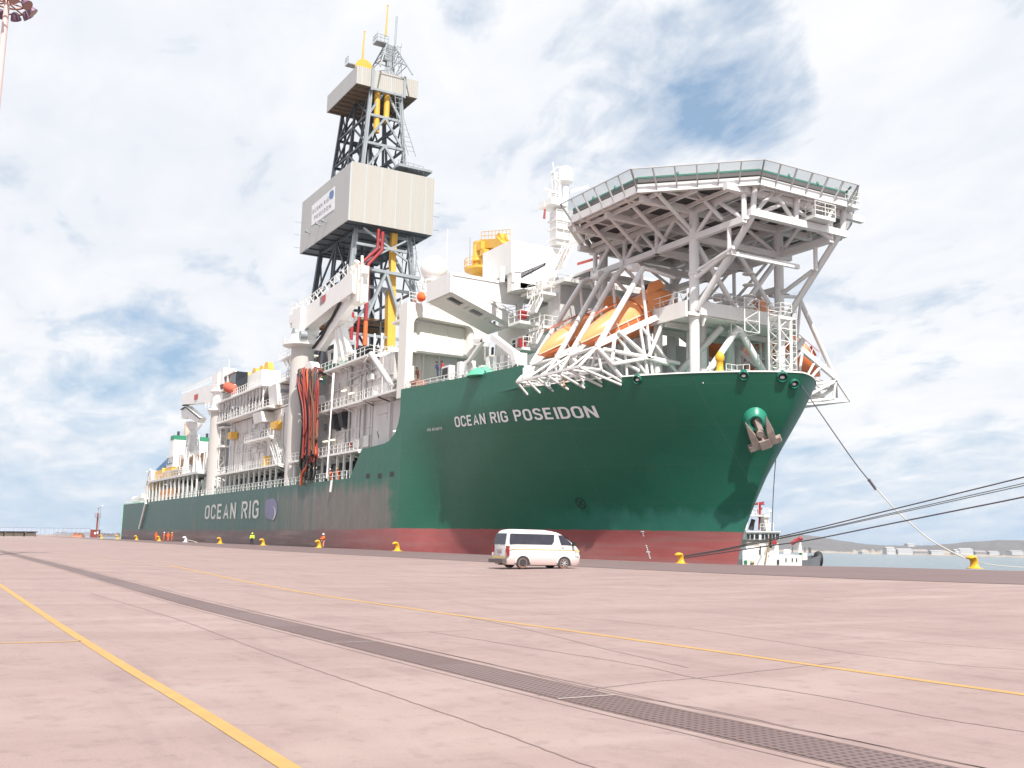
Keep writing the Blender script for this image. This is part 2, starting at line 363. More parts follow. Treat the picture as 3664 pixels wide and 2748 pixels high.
GL={'O':[[(0,1.2),(0,4.8),(.5,5.7),(1.3,6),(2.2,6),(3,5.7),(3.5,4.8),(3.5,1.2),(3,.3),(2.2,0),(1.3,0),(.5,.3),(0,1.2)]],
'C':[[(3.5,4.4),(3.3,5.3),(2.6,6),(1.1,6),(.3,5.5),(0,4.6),(0,1.4),(.3,.5),(1.1,0),(2.6,0),(3.3,.7),(3.5,1.6)]],
'G':[[(3.5,4.5),(3.2,5.4),(2.5,6),(1.1,6),(.3,5.5),(0,4.6),(0,1.4),(.3,.5),(1.1,0),(2.5,0),(3.5,.7),(3.5,2.8),(2.0,2.8)]],
'E':[[(3.3,6),(0,6),(0,0),(3.3,0)],[(0,3.05),(2.9,3.05)]],'A':[[(0,-.4),(1.85,6.2),(3.7,-.4)],[(.7,1.6),(3.0,1.6)]],
'N':[[(0,-.5),(0,6.5)],[(0,6.1),(3.5,-.1)],[(3.5,-.5),(3.5,6.5)]],'R':[[(0,-.5),(0,6),(2.4,6),(3.2,5.6),(3.5,4.6),(3.2,3.5),(2.4,3.0),(0,3.0)],[(1.9,3.0),(3.6,-.4)]],
'I':[[(0,-.5),(0,6.5)]],'P':[[(0,-.5),(0,6),(2.4,6),(3.2,5.6),(3.5,4.5),(3.2,3.3),(2.4,2.8),(0,2.8)]],
'S':[[(3.4,4.7),(3.0,5.6),(2.3,6),(1.2,6),(.4,5.6),(.1,4.7),(.4,3.7),(1.2,3.2),(2.4,2.8),(3.2,2.3),(3.5,1.4),(3.1,.4),(2.3,0),(1.1,0),(.4,.4),(0,1.3)]],
'D':[[(0,0),(0,6),(2.1,6),(3.0,5.5),(3.5,4.5),(3.5,1.5),(3.0,.5),(2.1,0),(0,0)]],'M':[[(0,-.5),(0,6),(2,2.2),(4,6),(4,-.5)]],
'8':[[(1.7,3.1),(.3,3.9),(.3,5.4),(1.7,6),(3.1,5.4),(3.1,3.9),(1.7,3.1),(.1,2.2),(.1,.7),(1.7,0),(3.3,.7),(3.3,2.2),(1.7,3.1)]],'5':[[(3.3,6),(.3,6),(.2,3.4),(2.2,3.6),(3.4,2.6),(3.3,.8),(2.1,0),(.8,0),(0,.8)]],
'1':[[(0,5),(1.1,6),(1.1,-.5)]],'6':[[(3,6),(1,5),(0,3),(0,1.2),(1,0),(2.4,0),(3.4,1.2),(3,2.8),(1.5,3.4),(.2,2.4)]],'7':[[(0,6),(3.3,6),(1.2,-.4)]],'0':[[(0,1.2),(0,4.8),(1.2,6),(2.3,6),(3.5,4.8),(3.5,1.2),(2.3,0),(1.2,0),(0,1.2)]]}
def blocktext(body,fn,name,m,parent,th=1.15,gap=1.6,word=3.2):
    """painted block capitals: each stroke a mitred band laid on the surface fn(u,v,lift)"""
    x=0; items=[]
    for ch in body:
        if ch==' ': x+=word; continue
        w_=max(p[0] for st in GL[ch] for p in st); items.append((x,GL[ch])); x+=w_+gap+th*.35
    W_=x-gap; lo,hi=-.5,6.5
    for ox,sts in items:
        mb=MB()
        for k,st in enumerate(sts):
            P=[V((ox+a,b,0)) for a,b in st]; cl=(P[0]-P[-1]).length<.01; n=len(P); L=[];Rr=[]
            for i,p in enumerate(P):
                d0=(p-P[i-1]) if i else ((P[0]-P[-2]) if cl else P[1]-P[0]); d1=(P[i+1]-p) if i<n-1 else ((P[1]-P[0]) if cl else P[-1]-P[-2])
                d0=d0.normalized();d1=d1.normalized(); n0=V((-d0.y,d0.x,0));n1=V((-d1.y,d1.x,0)); b_=(n0+n1).normalized(); mlen=min(1.9,1/max(.3,b_.dot(n0)))*th/2
                L.append(p+b_*mlen);Rr.append(p-b_*mlen)
            pts=[]
            for i in range(n):
                for q in (L[i],Rr[i]): pts.append(fn((q.x+th/2)/(W_+th),(min(6.55,max(-.55,q.y))+.55)/7.1,.004*k))
            mb.add(pts,[(2*i,2*i+1,2*i+3,2*i+2) for i in range(n-1)])
        obj(name,mb,m,parent)
def quadmap(a,b,c,d):
    a,b,c,d=map(V,(a,b,c,d))      # bottom left, bottom right, top right, top left
    return lambda u,v:(a.lerp(b,u)).lerp(d.lerp(c,u),v)
# ---------------------------------------------------------------- ground
def gz(y): return .45*min(1,max(0,(y-22)/22))
def G(px,py,lift=0.):
    z=0.
    for _ in range(30): p=at(px,py,Z=z); z=.5*z+.5*gz(p.y)
    return V((p.x,p.y,gz(p.y)+lift))
def edge(x):
    pts=[(-1200,46.3),(-58,46.1),(-52.7,46.9),(-52.2,52.6),(-51.7,58.8),(-44.6,66.3),(-34,78),(60,180),(400,550)]
    for (a,b),(c,d) in zip(pts,pts[1:]):
        if x<=c: return b+(d-b)*(x-a)/(c-a)
    return pts[-1][1]
def groundmat():
    mm=bpy.data.materials.new('dusty pink concrete apron'); mm.use_nodes=True; t=mm.node_tree; n=t.nodes; l=t.links; b=n['Principled BSDF']
    geo=n.new('ShaderNodeNewGeometry')
    def NZ(scale,sc3=(1,1,1),rot=0,detail=7,rough=.6,dist=0):
        mp=n.new('ShaderNodeMapping'); mp.inputs['Scale'].default_value=sc3; mp.inputs['Rotation'].default_value=(0,0,rot); l.new(geo.outputs['Position'],mp.inputs[0])
        q=n.new('ShaderNodeTexNoise'); q.inputs['Scale'].default_value=scale; q.inputs['Detail'].default_value=detail; q.inputs['Roughness'].default_value=rough; q.inputs['Distortion'].default_value=dist; l.new(mp.outputs[0],q.inputs[0]); return q.outputs[0]
    def MIX(f,a,c,amt=None,lo=None,hi=None):
        if lo is not None:
            r=n.new('ShaderNodeMapRange'); r.inputs[1].default_value=lo; r.inputs[2].default_value=hi; r.inputs[4].default_value=amt; l.new(f,r.inputs[0]); f=r.outputs[0]
        q=n.new('ShaderNodeMix'); q.data_type='RGBA'; l.new(f,q.inputs[0])
        for i,v in ((6,a),(7,c)):
            if isinstance(v,tuple): q.inputs[i].default_value=v+(1,)
            else: l.new(v,q.inputs[i])
        return q.outputs[2]
    c=MIX(NZ(.08,detail=4),(.258,.182,.171),(.308,.230,.213))
    c=MIX(NZ(.5,(1,.3,1),.5),c,(.20,.135,.128),.55,.45,.75)          # tyre-swept patches
    c=MIX(NZ(.9,(.25,1.4,1),-.3,8,.65,.6),c,(.175,.12,.115),.5,.5,.72)
    c=MIX(NZ(.25,(1.8,.5,1),.9,6,.6,1.),c,(.36,.285,.262),.5,.5,.7)
    c=MIX(NZ(3.2,detail=8,rough=.7),c,(.15,.10,.10),.55,.52,.75)
    c=MIX(NZ(45,detail=4,rough=.8),c,(.12,.08,.08),.6,.52,.8)
    vo=n.new('ShaderNodeTexVoronoi'); vo.inputs['Scale'].default_value=.55; l.new(geo.outputs['Position'],vo.inputs[0])
    r=n.new('ShaderNodeMapRange'); r.inputs[1].default_value=.035; r.inputs[2].default_value=.02; r.inputs[4].default_value=.65; l.new(vo.outputs[0],r.inputs[0])
    c=MIX(r.outputs[0],c,(.14,.10,.10))
    l.new(c,b.inputs['Base Color']); b.inputs['Roughness'].default_value=.85
    bp=n.new('ShaderNodeBump'); bp.inputs['Strength'].default_value=.35; bp.inputs['Distance'].default_value=.01; l.new(NZ(60,detail=3),bp.inputs['Height']); l.new(bp.outputs[0],b.inputs['Normal'])
    return mm
GROUND=groundmat()
mb=MB(); xs=[-900,-600,-450,-350,-250,-180,-130,-100,-80,-66,-58,-52.7,-52.2,-51.7,-44.6,-34,-20,0,25,60,150,300]
rows=[]
for x in xs: rows.append([(x,-300,0),(x,0,0),(x,22,0),(x,44,.45),(x,edge(x),.45),(x,edge(x),-9)])
vs=[p for r_ in rows for p in r_]; k=6
fs=[(i*k+j,(i+1)*k+j,(i+1)*k+j+1,i*k+j+1) for i in range(len(xs)-1) for j in range(k-1)]
mb.add(vs,fs); mb.add([(-900,-300,0),(-900,0,0),(-900,22,0),(-900,44,.45),(-900,46.3,.45),(-900,46.3,-9),(-900,-300,-9)],[(0,1,2,3,4,5,6)])
struct(obj('ground',mb,GROUND,local=True))
ASPH=mat('worn grey brown asphalt strip',(.15,.105,.105),.9,var=.18,scale=.35)
COPE=mat('pale concrete coping',(.185,.135,.13),.9,var=.2,scale=.8)
# dark strip along the quay edge and the pale coping outside it
mb=MB(); cp=MB(); prev=None
OUT=[(-850,46.3,0),(-300,46.3,0)]+[tuple(at(x,y,Z=.45)) for x,y in ((1000,1953),(1745,1986),(2300,2010),(2600,2021),(2850,2025),(3100,2029),(3664,2044))]
INN=[V((-850,40.2,0)),V((-300,40.2,0))]+[G(x,y) for x,y in ((1000,1972),(1745,2011.6),(2300,2039),(2600,2053),(2850,2063),(3100,2073),(3664,2092))]
OUT.append(tuple(V(OUT[-1])+(V(OUT[-1])-V(OUT[-2]))*1.5)); INN.append(INN[-1]+(INN[-1]-INN[-2])*1.5)
dens=lambda P,k=6:[V(P[i]).lerp(V(P[i+1]),j/k) for i in range(len(P)-1) for j in range(k)]+[V(P[-1])]
for o_,a in zip(dens(OUT),dens(INN)):
    o_=V(o_); o_.z=0; a=V((a.x,a.y,0)); o1=o_+(a-o_).normalized()*.8; col=[]
    for t in range(15): q=a.lerp(o1,t/14); col.append(V((q.x,q.y,gz(q.y)+.014)))
    q=o_+(a-o_).normalized()*.05; c2=[V((o1.x,o1.y,gz(o1.y)+.014)),V((q.x,q.y,gz(q.y)+.014))]
    if prev:
        for j in range(14): mb.add([prev[0][j],col[j],col[j+1],prev[0][j+1]],[(0,1,2,3)])
        cp.add([prev[1][0],c2[0],c2[1],prev[1][1]],[(0,1,2,3)])
    prev=(col,c2)
struct(obj('quay_road_strip',mb,ASPH,local=True)); struct(obj('quay_coping',cp,COPE,local=True))
# painted lines, drain, joints: strips through points measured on the ground
YLINE=mat('worn yellow road paint',(.42,.25,.085),.8,var=.2,scale=3.,streak=.6,col2=(.31,.20,.13))
YLF=mat('faded yellow road paint',(.37,.25,.15),.8,var=.12,scale=2.)
def smooth(pts,n=6):
    out=[]
    for i in range(len(pts)-1):
        p0=pts[max(i-1,0)];p1=pts[i];p2=pts[i+1];p3=pts[min(i+2,len(pts)-1)]
        for k in range(n):
            t=k/n; out.append(.5*((2*p1)+(p2-p0)*t+(2*p0-5*p1+4*p2-p3)*t*t+(3*p1-p0-3*p2+p3)*t**3))
    return out+[pts[-1]]
def strip(pix,wid,lift,extra=0.,sub=4,wob=0.):
    P=[G(*p) for p in pix]
    if extra: P=[P[0]+(P[0]-P[1]).normalized()*extra]+P+[P[-1]+(P[-1]-P[-2]).normalized()*extra]
    P=smooth(P,sub); mb=MB(); q=None
    for i,p in enumerate(P):
        d=(P[min(i+1,len(P)-1)]-P[max(i-1,0)]); d.z=0; s_=V((-d.y,d.x,0)).normalized()*wid/2
        jj=s_.normalized()*random.uniform(-wob,wob) if wob else V((0,0,0))
        cur=[p+s_+jj,p-s_+jj]; 
        for c in cur: c.z=gz(c.y)+lift
        if q: mb.add([q[0],q[1],cur[1],cur[0]],[(0,1,2,3)])
        q=cur
    return mb
near=[(-100,2032),(0,2094),(199,2228),(434,2377),(687,2529),(1043,2752),(1150,2820)]
struct(obj('yellow_line',strip(near,.135,.004,3),YLINE,local=True))
struct(obj('yellow_line',strip([(650,2032),(1000,2105),(1500,2182),(2000,2252),(2500,2322),(3000,2393),(3664,2486)],.16,.004,4),YLINE,local=True))
struct(obj('yellow_line',strip([(240,1985),(440,2010),(640,2032)],.14,.004,0),YLF,local=True))
struct(obj('yellow_line',strip([(-300,2306),(0,2301),(150,2299),(290,2294)],.09,.004,0),YLINE,local=True))
JOINT=mat('dark joint crack',(.19,.135,.128),.95)
for pix in ([(380,2140),(640,2218),(1000,2352),(1340,2468),(1730,2602),(2160,2760)],
            [(1000,2216-6),(1700,2364),(2108,2462),(2560,2545),(3000,2640),(3500,2745)],
            [(1780,2300),(2250,2375),(2490,2426),(2700,2454),(3000,2502),(3350,2570),(3664,2618)],
            [(2250,2228),(2500,2254),(2880,2312),(3100,2345),(3400,2378),(3664,2397)],
            [(700,2076),(1200,2139),(1700,2215),(2200,2330)],
            [(3260,2296),(3664,2328)]):
    struct(obj('expansion_joint',strip(pix,.02,.003,2,14,.012),JOINT,local=True))
for pix in ([(2160,2461),(2330,2440),(2500,2426),(2860,2386)],[(1000,2280),(1500,2262)]):
    struct(obj('expansion_joint',strip(pix,.016,.003,1,12,.012),JOINT,local=True))
def gratemat():
    mm=bpy.data.materials.new('cast iron drain grating'); mm.use_nodes=True; t=mm.node_tree; n=t.nodes; l=t.links; b=n['Principled BSDF']
    uv=n.new('ShaderNodeUVMap'); sp=n.new('ShaderNodeSeparateXYZ'); l.new(uv.outputs[0],sp.inputs[0])
    def M(op,p,q=None):
        k=n.new('ShaderNodeMath'); k.operation=op
        for i,v in enumerate((p,q)):
            if v is None: continue
            if isinstance(v,(int,float)): k.inputs[i].default_value=v
            else: l.new(v,k.inputs[i])
        return k.outputs[0]
    a=M('ABSOLUTE',M('SUBTRACT',M('FRACT',M('MULTIPLY',sp.outputs[0],1/.085)),.5)); c=M('ABSOLUTE',M('SUBTRACT',M('FRACT',M('MULTIPLY',sp.outputs[1],1/.085)),.5))
    hole=M('MULTIPLY',M('LESS_THAN',a,.27),M('LESS_THAN',c,.27))
    no=n.new('ShaderNodeTexNoise'); no.inputs['Scale'].default_value=1.3; l.new(uv.outputs[0],no.inputs[0])
    pn=n.new('ShaderNodeTexWhiteNoise'); pn.noise_dimensions='1D'; l.new(M('FLOOR',M('MULTIPLY',sp.outputs[0],1/2.9)),pn.inputs['W'])
    q=n.new('ShaderNodeMix'); q.data_type='RGBA'; l.new(M('MULTIPLY',M('ADD',no.outputs[0],pn.outputs[0]),.5),q.inputs[0]); q.inputs[6].default_value=(.155,.098,.095,1); q.inputs[7].default_value=(.215,.155,.15,1)
    q2=n.new('ShaderNodeMix'); q2.data_type='RGBA'; l.new(hole,q2.inputs[0]); l.new(q.outputs[2],q2.inputs[6]); q2.inputs[7].default_value=(.07,.05,.05,1)
    l.new(q2.outputs[2],b.inputs['Base Color']); b.inputs['Roughness'].default_value=.6; b.inputs['Metallic'].default_value=.2
    return mm
top=[(-60,1944),(0,1959),(90,1983),(203,2015),(420,2073),(678,2142),(1000,2216),(1500,2328),(2108,2471),(2655,2591),(3100,2680),(3432,2748),(3800,2826)]
bot=[(-60,1952),(0,1968),(90,1994),(200,2034),(390,2092),(640,2167),(960,2244),(1440,2363),(2000,2495),(2530,2615),(2960,2722),(3060,2748),(3400,2836)]
tp=smooth([G(*p) for p in top],6); btm=smooth([G(*p) for p in bot],6)
# keep a constant channel width: use the mean line
mid=smooth([V((x,y,0)) for x,y in ((-200,6.9),(-120,6.5),(-56,6.15),(-36,5.86),(-25.5,5.66),(-18.8,5.68),(-9,5.85),(-6.8,5.96),(-4.9,6.07),(-2,6.2),(6,6.4))],8); wid=.64; mb=MB(); uvs=[]; d0=0; q=None; fr=MB(); q3=None; bars=MB(); nb=0
for i,p in enumerate(mid):
    d=(mid[min(i+1,len(mid)-1)]-mid[max(i-1,0)]); d.z=0; s_=V((-d.y,d.x,0)).normalized()
    if i: 
        seg=(p-mid[i-1]).length
        while nb*2.9<d0+seg:
            t_=(nb*2.9-d0)/seg; c_=mid[i-1].lerp(p,t_); dd=d.normalized()*.018
            if nb%2==0 or nb*2.9<60: bars.add([c_+s_*.34-dd+V((0,0,.008)),c_-s_*.34-dd+V((0,0,.008)),c_-s_*.34+dd+V((0,0,.008)),c_+s_*.34+dd+V((0,0,.008))],[(0,1,2,3)])
            nb+=1
        d0+=seg
    cur=(p+s_*wid/2,p-s_*wid/2,d0)
    if q:
        z=V((0,0,.004)); mb.add([q[0]+z,q[1]+z,cur[1]+z,cur[0]+z],[(0,1,2,3)]); uvs+=[(q[2],0),(q[2],wid),(d0,wid),(d0,0)]
    q=cur
g=obj('drain_grating',mb,gratemat(),local=True); ul=g.data.uv_layers.new(name='UVMap')
for i,u in enumerate(uvs): ul.data[i].uv=u
struct(g); struct(obj('drain_joint',bars,mat('pale mortar joint',(.38,.33,.31),.9),local=True))
for off in (.345,.52,-.345,-.48):
    mb=MB(); q=None; wv_=.016 if abs(off)>.5 else .012
    for i,p in enumerate(mid):
        d=(mid[min(i+1,len(mid)-1)]-mid[max(i-1,0)]); d.z=0; s_=V((-d.y,d.x,0)).normalized(); j=random.uniform(-.015,.015) if abs(off)>.5 else 0
        cur=(p+s_*(off+j+wv_)+V((0,0,.003)),p+s_*(off+j-wv_)+V((0,0,.003)))
        if q: mb.add([q[0],q[1],cur[1],cur[0]],[(0,1,2,3)])
        q=cur
    struct(obj('expansion_joint',mb,JOINT,local=True))
# water and far coast
wm=mat('harbour water',(.065,.105,.115),.12,var=.25,scale=.02)
b=wm.node_tree.nodes['Principled BSDF']; n=wm.node_tree.nodes; l=wm.node_tree.links
gq=n.new('ShaderNodeNewGeometry'); nz=n.new('ShaderNodeTexNoise'); nz.inputs['Scale'].default_value=.9; nz.inputs['Detail'].default_value=5; l.new(gq.outputs['Position'],nz.inputs[0])
bp=n.new('ShaderNodeBump'); bp.inputs['Strength'].default_value=1.; bp.inputs['Distance'].default_value=.5; l.new(nz.outputs[0],bp.inputs['Height']); l.new(bp.outputs[0],b.inputs['Normal'])
mb=MB(); S_=7500; mb.add([(-S_,46,-2.5),(S_,46,-2.5),(S_,S_,-2.5),(-S_,S_,-2.5),(-S_,-S_,-2.5),(-901,-S_,-2.5),(-901,46,-2.5)],[(0,1,2,3),(4,5,6,0)])
struct(obj('water',mb,wm,local=True))
# ================================================================ DRILLSHIP
YS,YC,HB=48.0,62.0,14.0
ZB,ZM,ZF,ZW=3.02,9.3,15.9,-2.5
ship=thing('drillship','huge green and white drillship with a tall derrick and raised helideck, moored at the quay','ship',(-170,YC,ZW))
def xstem(z):
    t=[(-4,-69.4),(0,-68.6),(3,-67.7),(7.7,-65.3),(10.7,-63.4),(13,-61.9),(16.2,-60.3),(19,-59.8)]
    for (a,b),(c,d) in zip(t,t[1:]):
        if z<=c: return b+(d-b)*(z-a)/(c-a)
    return t[-1][1]
def hb(x,z):
    f=min(1,max(0,(z-2)/13.9)); x0=-104+(-87+104)*f**.8; p=1.75+.35*f; q=1.22+.16*f
    t=(x-x0)/(xstem(z)-x0)
    b=HB if t<=0 else (0 if t>=1 else HB*(1-t**p)**(1/q))
    bl=min(1,max(0,(x+109)/9)); bl=bl*bl*(3-2*bl)
    return max(0,b-bl*min(2.3,.215*max(0,15-z))*(b/HB))
def hullpt(x,z,side=-1,off=0.):
    y=YC+side*hb(x,z); e=.05
    dx=V((2*e,side*(hb(x+e,z)-hb(x-e,z)),0)); dz=V((0,side*(hb(x,z+e)-hb(x,z-e)),2*e)); nrm=dx.cross(dz).normalized()
    if nrm.y*side<0 and abs(nrm.y)>.02: nrm=-nrm
    return V((x,y,z))+nrm*off,nrm
def hullhit(px,py):
    d=ray(px,py); lo=0;k=40.
    while k<400:
        p=CAM+d*k
        if abs(p.y-YC)<=hb(p.x,p.z): 
            lo,hi=k-.5,k
            for _ in range(30):
                mm_=(lo+hi)/2;p=CAM+d*mm_
                if abs(p.y-YC)<=hb(p.x,p.z): hi=mm_
                else: lo=mm_
            return p
        k+=.5
    return None
mb=MB()
zl=[-4,-1,1.5,3,4.5,6.2,7.8,ZM,10.6,12,13.4,15.0,ZF]
# fore body
NT=46
for side in (-1,1):
    vs=[]
    for z in zl:
        for k in range(NT+1):
            t=k/NT; t=1-(1-t)**2.2 if t<1 else 1; x=-109+(xstem(z)+109)*t
            vs.append((x,YC+side*hb(x,z) if k<NT else YC,z))
    n=NT+1
    fs=[(i*n+k,i*n+k+1,(i+1)*n+k+1,(i+1)*n+k) if side<0 else (i*n+k,(i+1)*n+k,(i+1)*n+k+1,i*n+k+1) for i in range(len(zl)-1) for k in range(NT)]
    mb.add(vs,fs,True)
    y=YC+side*HB
    # midbody side, wing rise and forecastle side plating
    a=[(-286,y,-4),(-109,y,-4),(-109,y,ZM),(-286,y,ZM)]
    mb.add(a,[(0,1,2,3) if side<0 else (3,2,1,0)])
    w_=[(-124.7,ZM),(-109,ZM),(-109,18.9),(-108.9,17.2),(-109,16.2),(-109.5,15),(-110.6,13.9),(-112,13.25),(-113.6,12.95),(-121,12.75)]
    w_=[(-124.7,ZM),(-109,ZM),(-109,18.95),(-109.6,18.95),(-109.6,16.2),(-110,15),(-110.9,13.9),(-112.3,13.2),(-113.9,12.95),(-121,12.75)]
    mb.add([(x,y,z) for x,z in w_],[tuple(range(len(w_))) if side<0 else tuple(range(len(w_)-1,-1,-1))])
    mb.prism([(-109,y,ZF),(-81.8,y,ZF),(-81.8,y,17.95),(-95,y,18.4),(-109,y,18.95)],(0,-side*.18,0))
    # transom corner, stern
mb.add([(-286,YS,-4),(-286,YC*2-YS,-4),(-286,YC*2-YS,ZM),(-286,YS,ZM)],[(0,1,2,3)])
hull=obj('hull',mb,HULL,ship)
bw=MB()
# inner side of the bow bulwark
for side in (-1,1):
    pr_=None
    for k in range(NT+1):
        t=k/NT; t=1-(1-t)**2.2 if t<1 else 1; x=-109+(xstem(ZF)+109)*t
        if x<-82.2: continue
        h=hb(x,ZF) if k<NT else 0; xi=x-(.25*(k/NT)**6)
        c=[V((xi,YC+side*max(0,h-.5),ZF-.35)),V((xi,YC+side*max(0,h-.3),ZF+.04)),V((x,YC+side*h,ZF+.04)),V((x,YC+side*(h+.012),ZF-.07))]
        if pr_: bw.add(pr_+c,[(0,4,5,1),(1,5,6,2),(2,6,7,3)])
        pr_=c
obj('bulwark_rail',bw,WHITE,ship)
dk=MB()
out=[(-109,14)]+[(-109+(xstem(14.9)+109)*t/20,hb(-109+(xstem(14.9)+109)*t/20,14.7)-.6) for t in range(1,21)]
out=[(x,max(0,h)) for x,h in out]
dk.prism([(x,YC-h,14.9) for x,h in out]+[(x,YC+h,14.9) for x,h in out[::-1][1:]],(0,0,-.2))
obj('forecastle_deck',dk,GREEN,ship)
dk=MB(); dk.box(-285.9,-109,YS+.1,YC*2-YS-.1,ZM-.5,ZM-.1); obj('main_deck',dk,GREEN,ship)
# pale stern edge
mb=MB(); mb.box(-286.25,-285.98,YS-.12,YS+.4,-2,ZM+.1); mb.box(-286.2,-262,YS-.05,YS+.25,ZM,ZM+.22); each('stern_edge',mb,mat('pale green edge',(.35,.62,.48),.5),ship)
# --- lettering and marks
def surf(p0,p1,z00,z01,z10,z11,off0):
    # p0/p1 left and right x ; z at bottom/top on the left and on the right
    def fn(u,v,lift=0.):
        off=off0+lift; x=p0+(p1-p0)*u; z=(z00+(z10-z00)*u)*(1-v)+(z01+(z11-z01)*u)*v
        return hullpt(x,z,-1,off)[0]
    return fn
a=hullhit(1632,1529);b=hullhit(1632,1490);c=hullhit(2150.5,1493);d=hullhit(2150.5,1449)
blocktext('OCEAN RIG POSEIDON',surf(a.x,c.x,a.z,b.z,c.z,d.z,.06),'name_letter',LETTER,hull,1.2)
a=hullhit(1531,1543);b=hullhit(1531,1533);c=hullhit(1584,1537);d=hullhit(1584,1527)
blocktext('IMO 8516870',surf(a.x,c.x,a.z,b.z,c.z,d.z,.05),'registration_letter',LETTER,hull,.9)
a=hullhit(733,1858);b=hullhit(733,1809);c=hullhit(927,1855);d=hullhit(927,1788)
blocktext('OCEAN RIG',surf(a.x,c.x,a.z,b.z,c.z,d.z,.06),'side_letter',mat('aged lettering paint',(.50,.51,.50),.6,var=.15,streak=.45,col2=(.25,.28,.26)),hull,1.15,2.0,3.4)
# company emblem: an oval with a bite and a light sickle
def emblem(name,fn,m,parent):
    mb=MB(); pts=[fn(u,v) for u,v in smooth2([(.02,.80),(.12,.96),(.45,1.),(.78,.95),(.96,.72),(1.,.48),(.93,.22),(.74,.0),(.60,.04),(.30,.10),(.10,.22),(0,.5)])]
    mb.add([fn(.5,.5)]+pts,[(0,i+1,(i+1)%len(pts)+1) for i in range(len(pts))]); return obj(name,mb,m,parent)
def smooth2(P):
    n=len(P); out=[]
    for i in range(n):
        p0,p1,p2,p3=[P[(i+k)%n] for k in (-1,0,1,2)]
        for k in range(4):
            t=k/4; out.append(tuple(.5*((2*p1[a])+(p2[a]-p0[a])*t+(2*p0[a]-5*p1[a]+4*p2[a]-p3[a])*t*t+(3*p1[a]-p0[a]-3*p2[a]+p3[a])*t**3) for a in (0,1)))
    return out
a=hullhit(947,1866);b=hullhit(947,1786);c=hullhit(991,1862);d=hullhit(991,1782)
EMB=mat('faded violet emblem paint',(.17,.17,.27),.6,var=.25,scale=.5)
fn=surf(a.x,c.x,a.z,b.z,c.z,d.z,.05); emblem('company_emblem',fn,EMB,hull)
mb=MB(); f2=surf(a.x,c.x,a.z,b.z,c.z,d.z,.08)
ps=[f2(.66+.26*math.cos(t),.33+.30*math.sin(t)) for t in [R(a_) for a_ in range(-85,100,15)]]; pi_=[f2(.70+.10*math.cos(t),.34+.24*math.sin(t)) for t in [R(a_) for a_ in range(-85,100,15)]]
for i in range(len(ps)-1): mb.add([ps[i],ps[i+1],pi_[i+1],pi_[i]],[(0,1,2,3)])
obj('emblem_sickle',mb,mat('emblem light paint',(.45,.45,.5),.6),hull)
mb=MB()
for i in range(14):
    t=i/13; p=hullhit(2300+27*t**1.1,1902+95*t); 
    if p:
        q,nn_=hullpt(p.x,p.z,-1,.04); s_=.16 if i in(0,5,10) else .06; mb.add([hullpt(p.x-s_,p.z-.04,-1,.04)[0],hullpt(p.x+s_,p.z-.04,-1,.04)[0],hullpt(p.x+s_,p.z+.06,-1,.04)[0],hullpt(p.x-s_,p.z+.06,-1,.04)[0]],[(0,1,2,3)])
each('draft_mark',mb,LETTER,hull)
# thruster symbol and shell openings
mb=MB(); p=hullhit(2078,1800)
for i in range(20):
    t0,t1=2*math.pi*i/20,2*math.pi*(i+1)/20
    P=lambda r,t:hullpt(p.x+r*math.cos(t),p.z+r*math.sin(t),-1,.04)[0]
    mb.add([P(.52,t0),P(.52,t1),P(.42,t1),P(.42,t0)],[(0,1,2,3)])
for t in (R(45),R(135)):
    c_,s_=math.cos(t),math.sin(t); Q=lambda a_,b_:hullpt(p.x+a_*c_-b_*s_,p.z+a_*s_+b_*c_,-1,.045)[0]
    mb.add([Q(-.45,-.05),Q(.45,-.05),Q(.45,.05),Q(-.45,.05)],[(0,1,2,3)])
obj('thruster_mark',mb,mat('dark symbol paint',(.02,.035,.035),.6),hull)
for px,py in ((1317,1703),(1359,1702),(1402,1696)):
    p=at(px,py,Y=YS); mb=MB(); mb.box(p.x-.55,p.x+.55,YS-.03,YS+.1,p.z-.28,p.z+.28); obj('shell_opening',mb,DARK,hull)
def ringat(px,py,r,name,disc=WHITE):
    p=hullhit(px,py)
    if not p: return
    q,nrm=hullpt(p.x,p.z,-1,0); 
    if nrm.dot(CAM-q)<0: nrm=-nrm
    x_=nrm.cross(V((0,0,1))).normalized(); y_=x_.cross(nrm)
    mb=MB(); mb.lathe(q,[(r*.72,-.15),(r*.66,.10),(r*.8,.22),(r,.10),(r*1.08,-.2)],20,(x_,y_,nrm)); rg=obj(name,mb,mat('green fairlead casting',(.012,.12,.085),.3),hull)
    mb=MB(); mb.lathe(q,[(r*.0006,.02),(r*.66,.0),(r*.66,-.1)],16,(x_,y_,nrm)); obj('fairlead_throat',mb,DARK,rg)
    mb=MB(); mb.lathe(q-V((0,0,r*.1)),[(r*.0006,.07),(r*.42,.05),(r*.42,-.1)],14,(x_*.95,y_*.62,nrm)); obj('fairlead_roller',mb,disc,rg)
    return q
ringat(2281,1357,.42,'fairlead'); ringat(2661,1343,.44,'fairlead'); ringat(2799,1348,.48,'fairlead'); ringat(2867,1376,.42,'fairlead'); 
p=hullhit(2081,1377); q,nr_=hullpt(p.x,p.z); mb=MB(); mb.lathe(q,[(.0001,.05),(.22,.05),(.26,-.1)],14,(V((1,0,0)),V((0,0,1)),V((0,-1,0)))); each('porthole',mb,mat('steel cover',(.4,.42,.42),.4),hull)
for px,py,m_ in ((1978,1362,STEELL),(2028,1352,TAN)):
    p=hullhit(px,py+30); mb=MB(); a=V((p.x,p.y-.1,p.z)); mb.path([a+V((-.3,.4,1.0)),a+V((-.2,-.15,.7)),a+V((0,-.25,.2)),a+V((.35,-.35,-.1))],.12,8); obj('overboard_pipe',mb,m_,hull)
